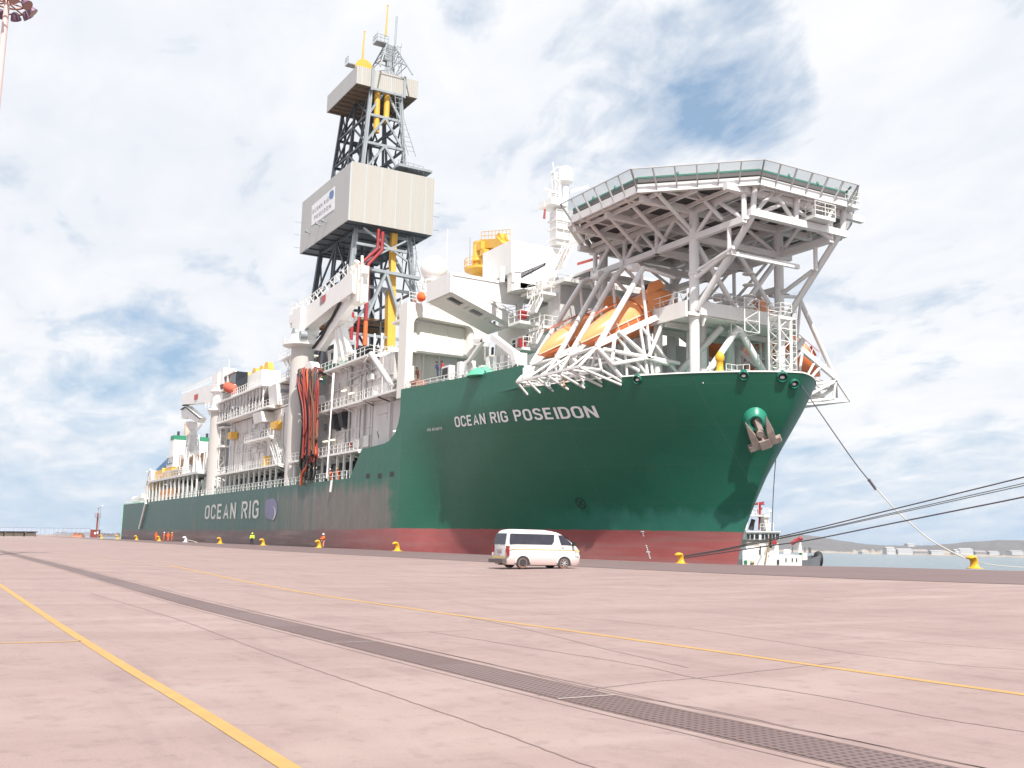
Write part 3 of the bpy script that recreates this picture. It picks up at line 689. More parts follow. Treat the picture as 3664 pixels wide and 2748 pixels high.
# hawse bolster
hq=hullhit(2702,1500); hp,hn=hullpt(hq.x,hq.z); 
if hn.dot(CAM-hp)<0: hn=-hn
hx=V((0,0,1)).cross(hn).normalized()
if hx.dot(cr)<0: hx=-hx
hy=hn.cross(hx).normalized(); hy=hy if hy.z>0 else -hy
mb=MB(); mb.lathe(hp+hy*-.1,[(1.25,-.9),(1.05,-.1),(.72,.52),(.58,.64),(.42,.55),(.36,.1)],28,(hx,hy*1.15,hn)); obj('hawse_bolster',mb,mat('green bolster casting',(.02,.22,.145),.35),hull)
# --- anchor (hangs in the hawse pipe: a thing of its own)
ac=hullhit(2728,1562); ap,an=hullpt(ac.x,ac.z)
if an.dot(CAM-ap)<0: an=-an
rx=(cr*.90+up_*.42); rx=(rx-an*rx.dot(an)).normalized(); ry=an.cross(rx).normalized(); ry=ry if ry.z>0 else -ry
A0=ap+an*1.0
anchor=thing('anchor','rusty stockless anchor hanging with its flukes up in the green bolster near the bow','anchor',tuple(A0))
W=lambda x,y,z:A0+(rx*x+ry*(y-.25)+an*z)*.8
mb=MB(); mb.hexa([W(-1.75,-.38,-.35),W(1.75,-.38,-.35),W(1.75,.30,-.35),W(-1.75,.30,-.35),W(-1.65,-.30,.35),W(1.65,-.30,.35),W(1.65,.26,.35),W(-1.65,.26,.35)])
mb.hexa([W(-.75,-.62,-.4),W(.75,-.62,-.4),W(.75,.55,-.4),W(-.75,.55,-.4),W(-.5,-.45,.45),W(.5,-.45,.45),W(.5,.5,.45),W(-.5,.5,.45)])
obj('crown',mb,RUST,anchor)
for s_ in (-1,1):
    mb=MB(); a_,b_=s_*.45,s_*1.25
    mb.add([W(a_,.1,-.35),W(b_,.1,-.35),W(b_,.1,.35),W(a_,.1,.35),W(s_*.55,1.2,-.3),W(s_*1.3,1.1,-.3),W(s_*1.25,1.1,.30),W(s_*.6,1.2,.34),W(s_*1.05,3.0,-.02),W(s_*1.1,3.0,.06)],
      [(0,1,5,4),(1,2,6,5),(2,3,7,6),(3,0,4,7),(4,5,8),(5,6,9,8),(6,7,9),(7,4,8,9),(0,3,2,1)])
    obj('fluke',mb,RUST,anchor)
mb=MB(); mb.beam(W(0,.3,0),W(0,2.6,-.9),.42,.42); mb.tube(W(-.1,1.2,-.2),W(-.1,1.2,.2),.3,10); obj('shank',mb,RUST,anchor)

# ---------------------------------------------------------------- HELIDECK
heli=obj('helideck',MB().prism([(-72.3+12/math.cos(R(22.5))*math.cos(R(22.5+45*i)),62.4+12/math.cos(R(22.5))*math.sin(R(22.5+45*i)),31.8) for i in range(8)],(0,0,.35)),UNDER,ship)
oc=[V((-72.3+12/math.cos(R(22.5))*math.cos(R(22.5+45*i)),62.4+12/math.cos(R(22.5))*math.sin(R(22.5+45*i)),0)) for i in range(8)]
cen=V((-72.3,62.4,0))
mb=MB(); top_=[cen+(p-cen)*1.003+V((0,0,32.16)) for p in oc]; mb.prism(top_,(0,0,.14)); obj('deck_surface',mb,mat('green helideck paint',(.03,.20,.15),.7),heli)
mb=MB()
for i in range(8):
    a,b=oc[i],oc[(i+1)%8]; a1=cen+(a-cen)*1.006;b1=cen+(b-cen)*1.006
    mb.beam(a1+V((0,0,31.25)),b1+V((0,0,31.25)),.18,.7)
obj('edge_girder',mb,WHITE2,heli)
nt_=MB(); nf=MB(); ow=1.1; oz=.55
for i in range(8):
    a,b=oc[i],oc[(i+1)%8]; mid_=(a+b)/2; no_=(mid_-cen).normalized()
    co=lambda p:cen+(p-cen)*((12+ow)/12)
    A1,B1=co(a),co(b); base=V((0,0,32.1)); tz=V((0,0,32.1+oz))
    nt_.add([a+base,b+base,B1+tz,A1+tz],[(0,1,2,3)])
    nf.tube(A1+tz,B1+tz,.055,6)
    for k in range(0,7):
        t=k/6; p=a.lerp(b,t); q=A1.lerp(B1,t); nf.beam(p+V((0,0,30.9)),q+tz,.09,.16)
obj('safety_net',nt_,NET,heli); obj('net_frame',nf,mat('grey net frame',(.42,.42,.42),.5),heli)
mb=MB()
for i in range(8):
    a,b=oc[i],oc[(i+1)%8]
    for k in range(1,3): p=a.lerp(b,k/3)+V((0,0,32.3)); mb.lathe(p,[(.12,0),(.12,.14),(.07,.24),(.0005,.26)],8)
each('perimeter_light',mb,GREEN,heli)
# beams under the plate
def clipY(x,inset=.3):
    d=abs(x+72.3); h=12-inset; return h if d<=12*math.tan(R(22.5)) else max(0,h-(d-12*math.tan(R(22.5))))
mb=MB()
for x in (-83.3,-79.9,-76.5,-73.1,-69.7,-66.3,-62.9): 
    h=clipY(x); mb.ibeam(V((x,62.4-h,31.38)),V((x,62.4+h,31.38)),.32,.6)
for k in range(-5,6):
    y=62.4+k*2.1; h=clipY(-72.3+(y-62.4)); mb.ibeam(V((-72.3-h,y,30.92)),V((-72.3+h,y,30.92)),.2,.32)
obj('deck_beams',mb,WHITE2,heli)
tr=MB(); ZL=28.3; ZU=30.75
for y in (57,67): 
    tr.beam(V((-84,y,ZU)),V((-61.3,y,ZU)),.42,.5); tr.beam(V((-83.5,y,ZL)),V((-61.6,y,ZL)),.45,.55)
XS=(-83.2,-78.2,-73.2,-68,-61.7)
for y in (57,67):
    for i,x in enumerate(XS):
        tr.tube((x,y,ZL),(x,y,ZU),.24,8)
        if i: m_=(XS[i-1]+x)/2; tr.tube((XS[i-1],y,ZL),(m_,y,ZU),.2,8); tr.tube((x,y,ZL),(m_,y,ZU),.2,8)
for x in XS:
    y0,y1=(51.2,72.6) if x in(-78.2,-73.2,-68) else (55,71)
    tr.beam(V((x,y0,ZU)),V((x,y1,ZU)),.5,.55)
    if x<-62: tr.beam(V((x,56.6,ZL)),V((x,68.5,ZL)),.45,.55)
    tr.tube((x,57,ZL),(x,62,ZU),.17,6); tr.tube((x,67,ZL),(x,62,ZU),.17,6)
# outer edge chord with struts down to the lower chord
tr.beam(V((-79.2,51.3,31.35)),V((-67.4,51.3,31.35)),.45,.4); tr.beam(V((-67.4,51.3,31.35)),V((-61.6,57.3,31.3)),.45,.4); tr.beam(V((-79.2,73.5,31.35)),V((-67.4,73.5,31.35)),.45,.4); tr.beam(V((-79.2,51.3,31.35)),V((-83.5,55.6,31.3)),.45,.4)
for (a_,b_) in (((2099,786),(2225,923)),((2164,757),(2294,898)),((2247,717),(2381,861)),((2345,684),(2478,828)),((2439,632),(2587,786))):
    p,q=at(*a_,Y=51.6 if a_[0]<2400 else 55.0),at(*b_,Y=57 if b_[0]<2500 else 57.3); tr.tube(p,q,.2,8); tr.tube((p.x,2*62.4-p.y,p.z),(q.x,2*62.4-q.y,q.z),.2,8)
for k in range(7): x=-78.6+1.8*k; tr.beam(V((x,51.35,31.4)),V((x,51.35,31.85)),.14,.14)
# front truss with the bright lower box girder
tr.beam(V((-61.5,57.4,28.95)),V((-61.5,68.6,28.95)),.55,.6); tr.beam(V((-61.2,57,31.35)),V((-61.2,69,31.35)),.5,.55)
for y in (57.8,62.6,68.2): tr.tube((-61.5,y,29),(-61.2,y,31.4),.26,8)
for a,b in (((58.2,29.2),(60.1,31.2)),((60.3,31.2),(62.3,29.2)),((64.2,31.2),(65.3,29.2)),((66.2,29.2),(67.9,31.2))): tr.tube((-61.5,a[0],a[1]),(-61.5,b[0],b[1]),.19,8)
# second lower level, light longitudinals
for y in (57,67):
    if y==57: continue
    tr.beam(V((-86,y,25.2)),V((-67.9,y,25.2)),.4,.45)
    for x in (-84,-79.5,-74): tr.tube((x,y,25.2),(x,y,ZL),.18,6); tr.tube((x,y,25.2),(x+5,y,ZL),.15,6)
tr.tube((-67.9,57,25.2),(-62.9,56.9,26.2),.17,6)
tr.beam(V((-63.5,56.8,25.9)),V((-63.5,64.9,25.9)),.32,.36)
for y in (57,67):
    tr.tube((-67.6,y,21.8),(-61.6,y+.9,28.8),.3,8); tr.tube((-67.8,y,24.6),(-64.,y+.1,26.0),.2,8)
    tr.tube((-63.5,y,25.9),(-63.5,y,ZL+.3),.2,8)
tr.tube((-68,57,20.5),(-74,62,27.8),.2,8)
tr.tube((-68,57.3,27.8),(-68,62,22.2),.24,8); tr.tube((-68,66.7,27.8),(-68,62,22.2),.24,8); tr.tube((-68,57.2,22.4),(-68,62,27.9),.22,8); tr.tube((-68,66.8,22.4),(-68,62,27.9),.22,8)
tr.tube((-83.2,57.3,27.8),(-83.2,62,25.2),.22,8); tr.tube((-83.2,66.7,27.8),(-83.2,62,25.2),.22,8)
obj('support_truss',tr,WHITE2,heli)
for x,y,zb in ((-68,57,14.9),(-68,67,14.9),(-83.2,58,14.9),(-83.2,67,14.9)):
    mb=MB(); mb.tube((x,y,zb),(x,y,30.6),.44,20); mb.lathe((x,y,zb),[(.75,0),(.75,.2),(.46,.8)],20)
    for z in (21,24.9,27.9): mb.lathe((x,y,z),[(.45,0),(.52,.05),(.52,.25),(.45,.3)],20)
    obj('column',mb,WHITE2,heli)
# access platforms on the forward port edge
mb=MB(); rl=MB()
def plat(x0,x1,y0,y1,z,mb,rl,h=1.15,step=1.1): 
    mb.box(x0,x1,y0,y1,z-.28,z); rl.rail([(x0,y0,z),(x1,y0,z),(x1,y1,z),(x0,y1,z),(x0,y0,z)],h,step,.035,(1,.66,.33))
plat(-62.4,-60.2,63.6,66.0,29.6,mb,rl); plat(-62.4,-60.4,66.6,69.3,31.4,mb,rl)
each('access_platform',mb,WHITE2,heli); mb=MB(); mb.stair(V((-60.5,65.5,29.7)),V((-60.5,66.8,31.4)),.7,(-1,0,0),8); obj('access_stair',mb,WHITE,heli)
obj('platform_railing',rl,WHITE,heli)
mb=MB(); mb.tube((-61.4,68.8,31.5),(-61.4,68.8,32.9),.08,8); mb.tube((-61.6,68.8,32.8),(-60.9,68.8,33.2),.1,8); obj('fire_monitor',mb,DARK,heli)

# --- mooring deck roof platform between the columns, legs and braces beneath
pf=MB(); pf.box(-75.4,-67.36,55.76,68.48,21.2,21.45)
pf.box(-67.35,-67.1,57,67.6,21.3,22.5); pf.box(-75.4,-67.4,55.55,55.75,21.0,22.4); pf.box(-75.4,-67.4,68.5,68.7,21.0,22.4)
for x in (-70.5,-73.4): pf.ibeam(V((x,55.8,20.9)),V((x,68.4,20.9)),.25,.5)
# haunched fascia arches
def arch(y0,y1,x,z0,z1,r):
    pts=[(x,y0,z1),(x,y0,z0-r)]
    for k in range(7): t=R(90*k/6); pts.append((x,y0+r-r*math.cos(t),z0-r+r*math.sin(t)))
    for k in range(7): t=R(90*k/6); pts.append((x,y1-r+r*math.sin(t),z0-r+r*math.cos(t)))
    pts+=[(x,y1,z0-r),(x,y1,z1)]; return pts
pf.prism(arch(57.5,66.5,-67.3,21.3,21.6,.9),(-.3,0,0))
pa=obj('mooring_deck_roof',pf,WHITE,ship)
rl=MB(); rl.rail([(-75,55.8,22.4),(-67.5,55.8,22.4)],1.0); rl.rail([(-67.3,57.6,22.5),(-67.3,68.4,22.5),(-75,68.5,22.5)],1.0)
obj('roof_railing',rl,WHITE,pa)
lg=MB()
for x,y in ((-72.3,56.4),(-74.9,56.4),(-74.9,60),(-74.9,68),(-70.5,60),(-72,64.6),(-70.8,68.2)): lg.tube((x,y,14.9),(x,y,21.2),.42,12)
for a,b,r in (((-68,57.4,15.2),(-68,62,20.9),.3),((-68,66.6,15.2),(-68,62,20.9),.3),((-73,57,15),(-69,61,21),.3),((-73,62,15),(-69,57.6,21),.3),((-74.5,66,15),(-69,62,21),.28),((-72,67.5,15),(-68.2,70.2,20.9),.25),((-75,56.5,15),(-72.3,56.5,21),.25),((-68.2,67.2,15.5),(-64.6,67.2,15.6),.2)): lg.tube(a,b,r,10)
each('roof_leg',lg,WHITE2,pa)
# back wall of the mooring deck
mb=MB(); mb.box(-92,-89.6,57,67,14.9,28.6); mb.box(-89.6,-76,60.6,63.4,14.9,20.5); obj('forward_bulkhead',mb,GREYW,ship)
# caged ladder tower at the bow
lt=MB(); lt.lattice(V((-65.2,64.2,15.1)),V((-65.2,64.2,21.6)),1.3,.10,.045,6); lt.lattice(V((-67.0,61.9,20.2)),V((-67.0,61.9,23.2)),1.7,.055,.035,3)
for z in (22,23,24,25): lt.lathe((-67.,62.4,z+.6),[(.55,0),(.6,.05),(.55,.1)],12)
lt.ladder((-64.4,64.9,15),(-64.4,64.9,22),.5,(0,1,0)); plat(-65.9,-64.4,63.6,64.9,21.6,lt,lt)
each('ladder_tower',lt,WHITE,ship)
mb=MB(); mb.lathe((-66.6,58.6,15),[(.32,0),(.32,1.1),(.42,1.2),(.42,1.5),(.3,1.6),(.3,2.3),(.4,2.4),(.4,2.8),(.1,3.2)],12); obj('capstan_post',mb,YEL,ship)
rl=MB(); rl.rail([(-65.8,58.6,16),(-65.8,59.8,16),(-64.8,60.3,16)],1.0,.5); obj('bow_railing',rl,WHITE,ship)
mb=MB()
for x,y in ((-63.2,62),(-66,56.6),(-71,54)): mb.box(x-.5,x+.5,y-.8,y+.8,15,15.7); mb.lathe((x,y-.4,15.7),[(.25,0),(.25,.5),(.32,.6)],10); mb.lathe((x,y+.4,15.7),[(.25,0),(.25,.5),(.32,.6)],10)
each('mooring_bitt',mb,WHITE,ship)
# ---------------------------------------------------------------- DERRICK
XD=-159.5
der=MB()
def lvl(z):      # half widths of the tapered tower at height z
    t=(z-24)/(75.5-24); return (11.6-4.4*t if False else 9.9+(6.6-9.9)*t, 6.9+(2.6-6.9)*t)
def dc(i,z): hx_,hy_=lvl(z); sx,sy=((1,-1),(1,1),(-1,1),(-1,-1))[i%4]; return V((XD+sx*hx_,YC+sy*hy_,z))
derrick=obj('derrick',MB().box(XD-11,XD+11,YC-8,YC+8,22.5,23.8),WHITE,ship)
for i in range(4):
    mb=MB(); a,b=dc(i,23.8),dc(i,76); mb.beam(a,a.lerp(b,.5),.75,.75); mb.beam(a.lerp(b,.5),b,.55,.55); mb.beam(a+V((.5,0,0)),b+V((.45,0,0)),.16,.16)
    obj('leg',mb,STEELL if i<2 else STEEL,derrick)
LV=[23.8,33.5,41.5,50.5,60.5,66,71,76]
br=MB(); brl=MB()
for f in range(4):
    T=brl if f==0 else br
    for k in range(len(LV)-1):
        z0,z1=LV[k],LV[k+1]; a0,b0,a1,b1=dc(f,z0),dc(f+1,z0),dc(f,z1),dc(f+1,z1)
        if f in(0,2):
            if k: T.beam(a0,b0,.42,.42)
            if f==0 and k==1 : pass
            m1=(a1+b1)/2
            if k==0 and f==0: continue
            T.beam(a0,m1,.36,.36); T.beam(b0,m1,.36,.36)
        else:
            # long faces: two bays side by side with a mid post
            m0,m1=(a0+b0)/2,(a1+b1)/2
            if k: T.beam(a0,b0,.34,.34)
            T.beam(m0,m1,.34,.34)
            q0,q1=(a0+m0)/2,(m0+b0)/2
            T.beam(a0,m1,.28,.28); T.beam(b0,m1,.28,.28) ; T.beam(q0.lerp((a1+m1)/2,.0),a1,.22,.22); T.beam(q1,b1,.22,.22)
# inner columns and pipes that darken the middle
for x,y in ((XD-4,YC-3),(XD-4,YC+2.6),(XD+2,YC-3.2),(XD+3,YC+2.8),(XD-1,YC),(XD-6.5,YC-4.2),(XD-6.5,YC+4)):
    br.beam(V((x,y,23.8)),V((XD+(x-XD)*.75,YC+(y-YC)*.55,75)),.34,.34)
for z in (37,45.5,55,63.5,68.5):
    hx_,hy_=lvl(z); br.beam(V((XD-hx_,YC-hy_*.4,z)),V((XD+hx_,YC+hy_*.4,z)),.25); br.beam(V((XD,YC-hy_,z)),V((XD,YC+hy_,z)),.28)
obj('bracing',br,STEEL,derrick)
# forward face inverted V and gallery
q=lambda px,py:at(px,py,X=-149.2)
brl.beam(q(1380,975),q(1306,1145),.85,.4); brl.beam(q(1380,975),q(1455,1225),.85,.4); brl.beam(q(1262,952),q(1500,998),.9,.5); brl.beam(q(1275,870),q(1455,903),.4,.4)
brl.beam(q(1285,945),q(1452,863),.3,.3); brl.beam(q(1300,815),q(1457,935),.3,.3); brl.beam(q(1293,770+250),q(1340,1130),.25,.25)
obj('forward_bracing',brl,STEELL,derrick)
mb=MB(); mb.path([at(x,y,X=-148.3) for x,y in ((1355,820),(1352,890),(1268,965))],.26,8); mb.path([at(x,y,X=-148.0) for x,y in ((1370,830),(1367,895),(1318,945),(1316,1000),(1311,1110),(1309,1150),(1305,1240))],.27,8)
mb.path([at(x,y,X=-147.6) for x,y in ((1262,1118),(1256,1215))],.3,8); mb.path([at(x,y,X=-147.6) for x,y in ((1284,1135),(1276,1245))],.22,8)
each('mud_standpipe',mb,RED,derrick)
mb=MB(); mb.path([at(x,y,X=-147.4) for x,y in ((1309,1150),(1305,1235))],.36,8); obj('standpipe_hose',mb,mat('orange hose',(.70,.14,.04),.6),derrick)
mb=MB()
for a,b,w_ in (((1411,820),(1405,905),.95),((1405,905),(1404,1040),.85),((1398,1042),(1394,1260),1.35)): mb.beam(at(*a,X=-150.4),at(*b,X=-150.4),w_,w_)
obj('guide_dolly_rail',mb,YELC,derrick)
mb=MB()
for a,b,w_ in (((1351,325),(1346,475),1.0),((1386,335),(1381,440),1.0),((1349,320),(1390,335),.8)): mb.tube(at(*a,X=-153),at(*b,X=-153),w_/2,10)
each('compensator_cylinder',mb,YELC,derrick)
mb=MB(); mb.box(XD-8.5,XD+2,YC-5,YC+6,37.6,38.0)
for k in range(5): mb.ibeam(V((XD-8+2.2*k,YC-5,37.3)),V((XD-8+2.2*k,YC+6,37.3)),.4,.6)
obj('drill_floor_underside',mb,TAN,derrick)
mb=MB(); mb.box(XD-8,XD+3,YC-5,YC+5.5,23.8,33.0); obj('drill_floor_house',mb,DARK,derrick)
# ladders up the forward port edge
mb=MB()
for a,b in (((1412,330),(1420,420)),((1420,420),(1438,480)),((1436,470),(1462,555)),((1455,845),(1467,925)),((1462,925),(1480,990)),((1462,1005),(1482,1075))): mb.ladder(at(*a,X=-149.8),at(*b,X=-149.8),1.3,(0,1,0),.8,.06)
for a,b in (((1440,900),(1440,980)),((1490,900),(1487,985))): mb.tube(at(*a,X=-149.6),at(*b,X=-149.6),.09,4)
mb.rail([at(1425,595,X=-148.5),at(1515,620,X=-148.5),at(1515,620,X=-151)],1.1,1.,.05); mb.box(-151.5,-148.3,YC+1,YC+7,61.6,62.0)
each('access_ladder',mb,STEELL,derrick)
# lower wind wall
x0,x1,y0,y1,z0,z1=-171.3,-148,54.7,69.3,50.9,60.3
mb=MB(); mb.box(x1-.15,x1,y0+.15,y1,z0,z1+.25); obj('wind_wall',mb,CLADY,derrick)
mb=MB(); mb.hexa([V(p) for p in ((x0,y0,z0),(x1,y0,z0),(x1,y0+.15,z0),(x0,y0+.15,z0),(x0,y0,z1),(x1,y0,z1),(x1,y0+.15,z1),(x0,y0+.15,z1))]); wwx=obj('wind_wall',mb,CLADX,derrick)
mb=MB(); mb.box(x0,x1-.15,y1-.15,y1,z0,z1+.25); obj('wind_wall',mb,CLADX,derrick); mb=MB(); mb.box(x0,x0+.15,y0+.15,y1-.15,z0,z1); obj('wind_wall',mb,CLADY,derrick)
mb=MB(); mb.box(x0+.2,x1-.2,y0+.2,y1-.2,z0+.02,z0+.2)
for k in range(7): mb.ibeam(V((x0+1+3.4*k,y0+.2,z0-.02)),V((x0+1+3.4*k,y1-.2,z0-.02)),.2,.3)
obj('wind_wall_floor',mb,STEEL,derrick)
mb=MB()
for z in (52,54.3,56.6): mb.tube((x0,y0+.4,z),(x0-.1,y0-1.1,z),.05,4); mb.tube((x1-.4,y1,z),(x1-.4,y1+1.3,z),.05,4)
for x,y in ((1168,795),(1146,805),(1110,833)): p=at(x,y,Y=y0); mb.box(p.x-.15,p.x+.15,y0-.9,y0,p.z-.1,p.z+.1); mb.box(p.x-.3,p.x+.3,y0-.9,y0-.5,p.z,p.z+.4)
each('floodlight_bracket',mb,STEELL,derrick)
a,b,c,d=[at(px,py,Y=y0-.06) for px,py in ((1114,808),(1195,749),(1198,666),(1116,737))]
mb=MB(); mb.prism([a,b,c,d],(0,.04,0)); sgn=obj('sign_board',mb,mat('white sign board',(.74,.74,.76),.5,var=.03),derrick)
TXT=mat('dark grey sign lettering',(.10,.11,.15),.6); qm=lambda u0,u1,v0,v1:(lambda u,v:(quadmap(a,b,c,d)(u0+(u1-u0)*u,v0+(v1-v0)*v))+V((0,-.03,0)))
text('OCEAN RIG',qm(.04,.76,.55,.74),'sign_lettering',TXT,sgn,0,space=1.35); text('POSEIDON',qm(.14,.86,.18,.37),'sign_lettering',TXT,sgn,0,space=1.5)
emblem('sign_emblem',qm(.78,.97,.54,.92),mat('blue emblem',(.10,.20,.38),.5),sgn)
# crown block wind wall
x0,x1,y0,y1,z0,z1=-166.2,-152.1,56.5,67.5,75.6,78.7
mb=MB(); mb.box(x1-.12,x1,y0+.12,y1,z0,z1); crown=obj('crown_wind_wall',mb,CLADY,derrick)
mb=MB(); mb.box(x0,x1,y0,y0+.12,z0,z1); obj('crown_side_wall',mb,CLADX,crown); mb=MB(); mb.box(x0,x1-.12,y1-.12,y1,z0,z1); mb.box(x0,x0+.12,y0+.12,y1-.12,z0,z1); obj('crown_side_wall',mb,CLADX,crown)
mb=MB(); mb.box(x0+.15,x1-.15,y0+.15,y1-.15,z0+.01,z0+.15)
for k in range(8): mb.ibeam(V((x0+1+1.7*k,y0+.2,z0-.05)),V((x0+1+1.7*k,y1-.2,z0-.05)),.15,.35)
obj('crown_floor',mb,mat('tan walkway underside',(.17,.13,.09),.7,var=.4,scale=.5),crown)
mb=MB(); mb.beam(V((x1+.15,59.3,z0-.35)),V((x1+.15,65,z0-.35)),.4,.35); mb.box(x1-.05,x1+.3,59.0,59.45,z0-.6,z1+.1); mb.box(x1-.05,x1+.3,64.8,65.2,z0-.6,z1+.1); obj('crown_frame',mb,STEELL,crown)
# mast on the crown
cm=MB(); ct=at(1393,165,Y=YC+.5); zt=ct.z; bx,by=ct.x,ct.y
foot=[V((bx+sx*3.6,by+sy*2.9,z1-.3)) for sx in(-1,1) for sy in(-1,1)]; hd=[V((bx+sx*.7,by+sy*.7,zt)) for sx in(-1,1) for sy in(-1,1)]
for f_,h_ in zip(foot,hd): cm.tube(f_,h_,.13,6)
for t in (.3,.55,.8):
    P=[f_.lerp(h_,t) for f_,h_ in zip(foot,hd)]
    for i,j in ((0,1),(1,3),(3,2),(2,0)): cm.tube(P[i],P[j],.07,5); cm.tube(P[i],foot[j].lerp(hd[j],t+.2),.06,5)
for dy in (-.5,0,.6,1.1): cm.tube((bx,by+dy,z1),(bx,by+dy*.6,zt+.2),.16,6)
cm.box(bx-.9,bx+.9,by-2.6,by-.6,zt-.1,zt+.1); cm.rail([(bx+.9,by-.6,zt+.1),(bx+.9,by-2.6,zt+.1),(bx-.9,by-2.6,zt+.1)],1.1,.6,.05,(1,.5))
cm.tube((bx+.3,by+.8,zt-4),(bx+.3,by+1.0,at(1399,80,Y=by+1).z),.16,6); cm.tube((bx,by-2.2,zt),(bx,by-2.2,zt+2.2),.04,4)
cm.box(bx-.3,bx+.9,by-1.4,by-.4,z1+2.6,z1+3.2)
cm.tube((bx,by+1,zt+.3),(bx,by+2.2,zt+.3),.06,4); cm.tube((bx,by+2.2,zt+.3),(bx,by+2.2,zt+1.1),.05,4); cm.ladder((bx+1,by+1.6,z1),(bx+1,by+1.1,zt),.5,(0,1,0),.6,.04)
px0=at(1270,232,Y=58); cm.box(px0.x-1.5,px0.x,56.8,58.6,px0.z,px0.z+.15); cm.rail([(px0.x,56.8,px0.z+.1),(px0.x-1.5,56.8,px0.z+.1)],1.2,.6,.05)
obj('crown_mast',cm,STEELL,crown)
for (ax_,ay_),(bx_,by_),yy in (((1380,130),(1388,20),YC+.2),((1297,215),(1304.6,113),59.)):
    mb=MB(); a=at(ax_,ay_,Y=yy); b=at(bx_,by_,X=a.x); mb.tube(a,b,.17,8,.10); mb.ball(b,.17,8); obj('flare_pole',mb,YELC,crown)
mb=MB(); a=at(1303,232,Y=58.5); mb.lathe(a-V((0,.0,.6)),[(1.55,-.12),(1.55,.12)],22,(V((0,1,0)),V((0,0,1)),V((1,0,0)))); mb.box(a.x-.3,a.x+.3,a.y-1.4,a.y+1.6,z1-.3,z1+.4); obj('crown_sheave',mb,YELC,crown)

# ---------------------------------------------------------------- MODULES ALONG THE STARBOARD SIDE
def gallery(name,pts,z,w,parent,side=V((0,1,0)),railm=WHITE):
    """walkway along pts (outer edge), w wide inward"""
    mb=MB(); 
    for a,b in zip(pts,pts[1:]):
        a=V((a[0],a[1],z));b=V((b[0],b[1],z)); mb.hexa([a-V((0,0,.28)),b-V((0,0,.28)),b+side*w-V((0,0,.28)),a+side*w-V((0,0,.28)),a,b,b+side*w,a+side*w])
        d=(b-a); n=max(1,int(d.length/3.2))
        for i in range(n+1): p=a.lerp(b,i/n); mb.beam(p+side*.1-V((0,0,.35)),p+side*w-V((0,0,.9)),.12,.14)
    g_=obj(name,mb,WHITE,parent); rl=MB(); rl.rail([(p[0],p[1]+.05,z) for p in pts],1.1,1.5,.04,(1,.55)); obj('railing',rl,railm,g_); return g_
def wallstuff(mb,x0,x1,y,z0,z1,n,seed):
    rd=random.Random(seed)
    for _ in range(n):
        x=rd.uniform(x0,x1-1.5);z=rd.uniform(z0,z1-1.2);k=rd.random()
        if k<.35: w_,h_=rd.uniform(.8,2.2),rd.uniform(.7,1.5); mb.box(x,x+w_,y-rd.uniform(.3,.7),y,z,z+h_)
        elif k<.7: mb.tube((x,y-.15,z0),(x,y-.15,min(z1,z+rd.uniform(2,6))),rd.uniform(.06,.14),6)
        else: xx=min(x1,x+rd.uniform(3,9)); mb.tube((x,y-.2,z),(xx,y-.2,z+rd.uniform(-.1,.1)),rd.uniform(.06,.12),6); mb.tube((xx,y-.2,z),(xx,y-.2,z-rd.uniform(.6,2)),.08,6)
def walkwin(mb,x0,x1,y,z0,z1): pass
# forward module (M1)
m1=MB(); m1.box(-141.5,-117,50.2,73,12.95,24.8); m1.box(-122.6,-117.2,50.0,50.2,13,19); 
for x in (-137.5,-133,-128.5,-124): m1.box(x-.06,x+.06,50.08,50.2,13,24.6)
for z in (16.1,19.0,22.0): m1.box(-141.4,-117.1,50.06,50.19,z-.06,z+.06)
wallstuff(m1,-141,-118,50.2,13.2,24.5,24,3)
m1o=obj('process_module',m1,GREYW,ship)
mb=MB(); mb.box(-117,-109.6,53,73,12.9,24.5); mb.box(-117,-110,50.3,53,12.9,18.6); obj('forward_annex',mb,GREYW,m1o)
mb=MB(); mb.box(-116.9,-113.6,50.6,52.8,19.6,21.8); obj('generator_box',mb,mat('grey green cabinet',(.36,.38,.34),.5),m1o)
mb=MB(); mb.box(-113.5,-110.2,51.2,52.6,19.4,22.6); mb.box(-109.9,-109.6,50.5,53,13.5,15.5); each('opening',mb,DARK,m1o)
gallery('upper_gallery',[(-141.4,48.8),(-121.7,48.6)],25.1,1.6,m1o); gallery('upper_gallery',[(-121.7,48.6),(-121.5,57)],25.1,1.2,m1o,V((-1,0,0)))
gallery('mid_gallery',[(-141.4,48.6),(-122.5,48.6)],19.35,1.6,m1o); gallery('mid_gallery',[(-122.5,48.3),(-117.5,48.3),(-110.2,48.3)],19.35,2.,m1o)
mb=MB(); 
for x in (-121.6,-110.6): mb.tube((x,48.9,19.3),(x,48.9,20.4),.06,6)
mb.tube((-120.8,48.6,24.9),(-113.2,48.7,19.5),.38,10); mb.path([(-141,49.9,22),(-132,49.9,22.3),(-131.5,49.9,23),(-126,49.9,23.4),(-121.6,49.9,23.4)],.13,8)
for x in (-138,-131,-125.6): mb.tube((x,49.95,13),(x,49.95,24.8),.16,8)
mb.path([(-134,49.6,24.7),(-130.5,49.6,24.7),(-130,49.6,23.8),(-129,49.6,23.6),(-124,49.6,23.6),(-123.6,49.6,22)],.12,8)
obj('service_pipe',mb,mat('grey service pipe',(.45,.45,.44),.5),m1o)
mb=MB()
for px,py in ((1189,1510),(1220,1503)):
    p=at(px,py,Y=49.4); mb.hexa([V((p.x-1.1,49.2,p.z+1)),V((p.x+.5,49.2,p.z+1)),V((p.x+.5,50.2,p.z+1.2)),V((p.x-1.1,50.2,p.z+1.2)),V((p.x+.2,49.2,p.z-1)),V((p.x+1.5,49.2,p.z-1)),V((p.x+1.5,50.2,p.z-1.2)),V((p.x+.2,50.2,p.z-1.2))][::-1])
each('vent_louvre',mb,DARK,m1o)
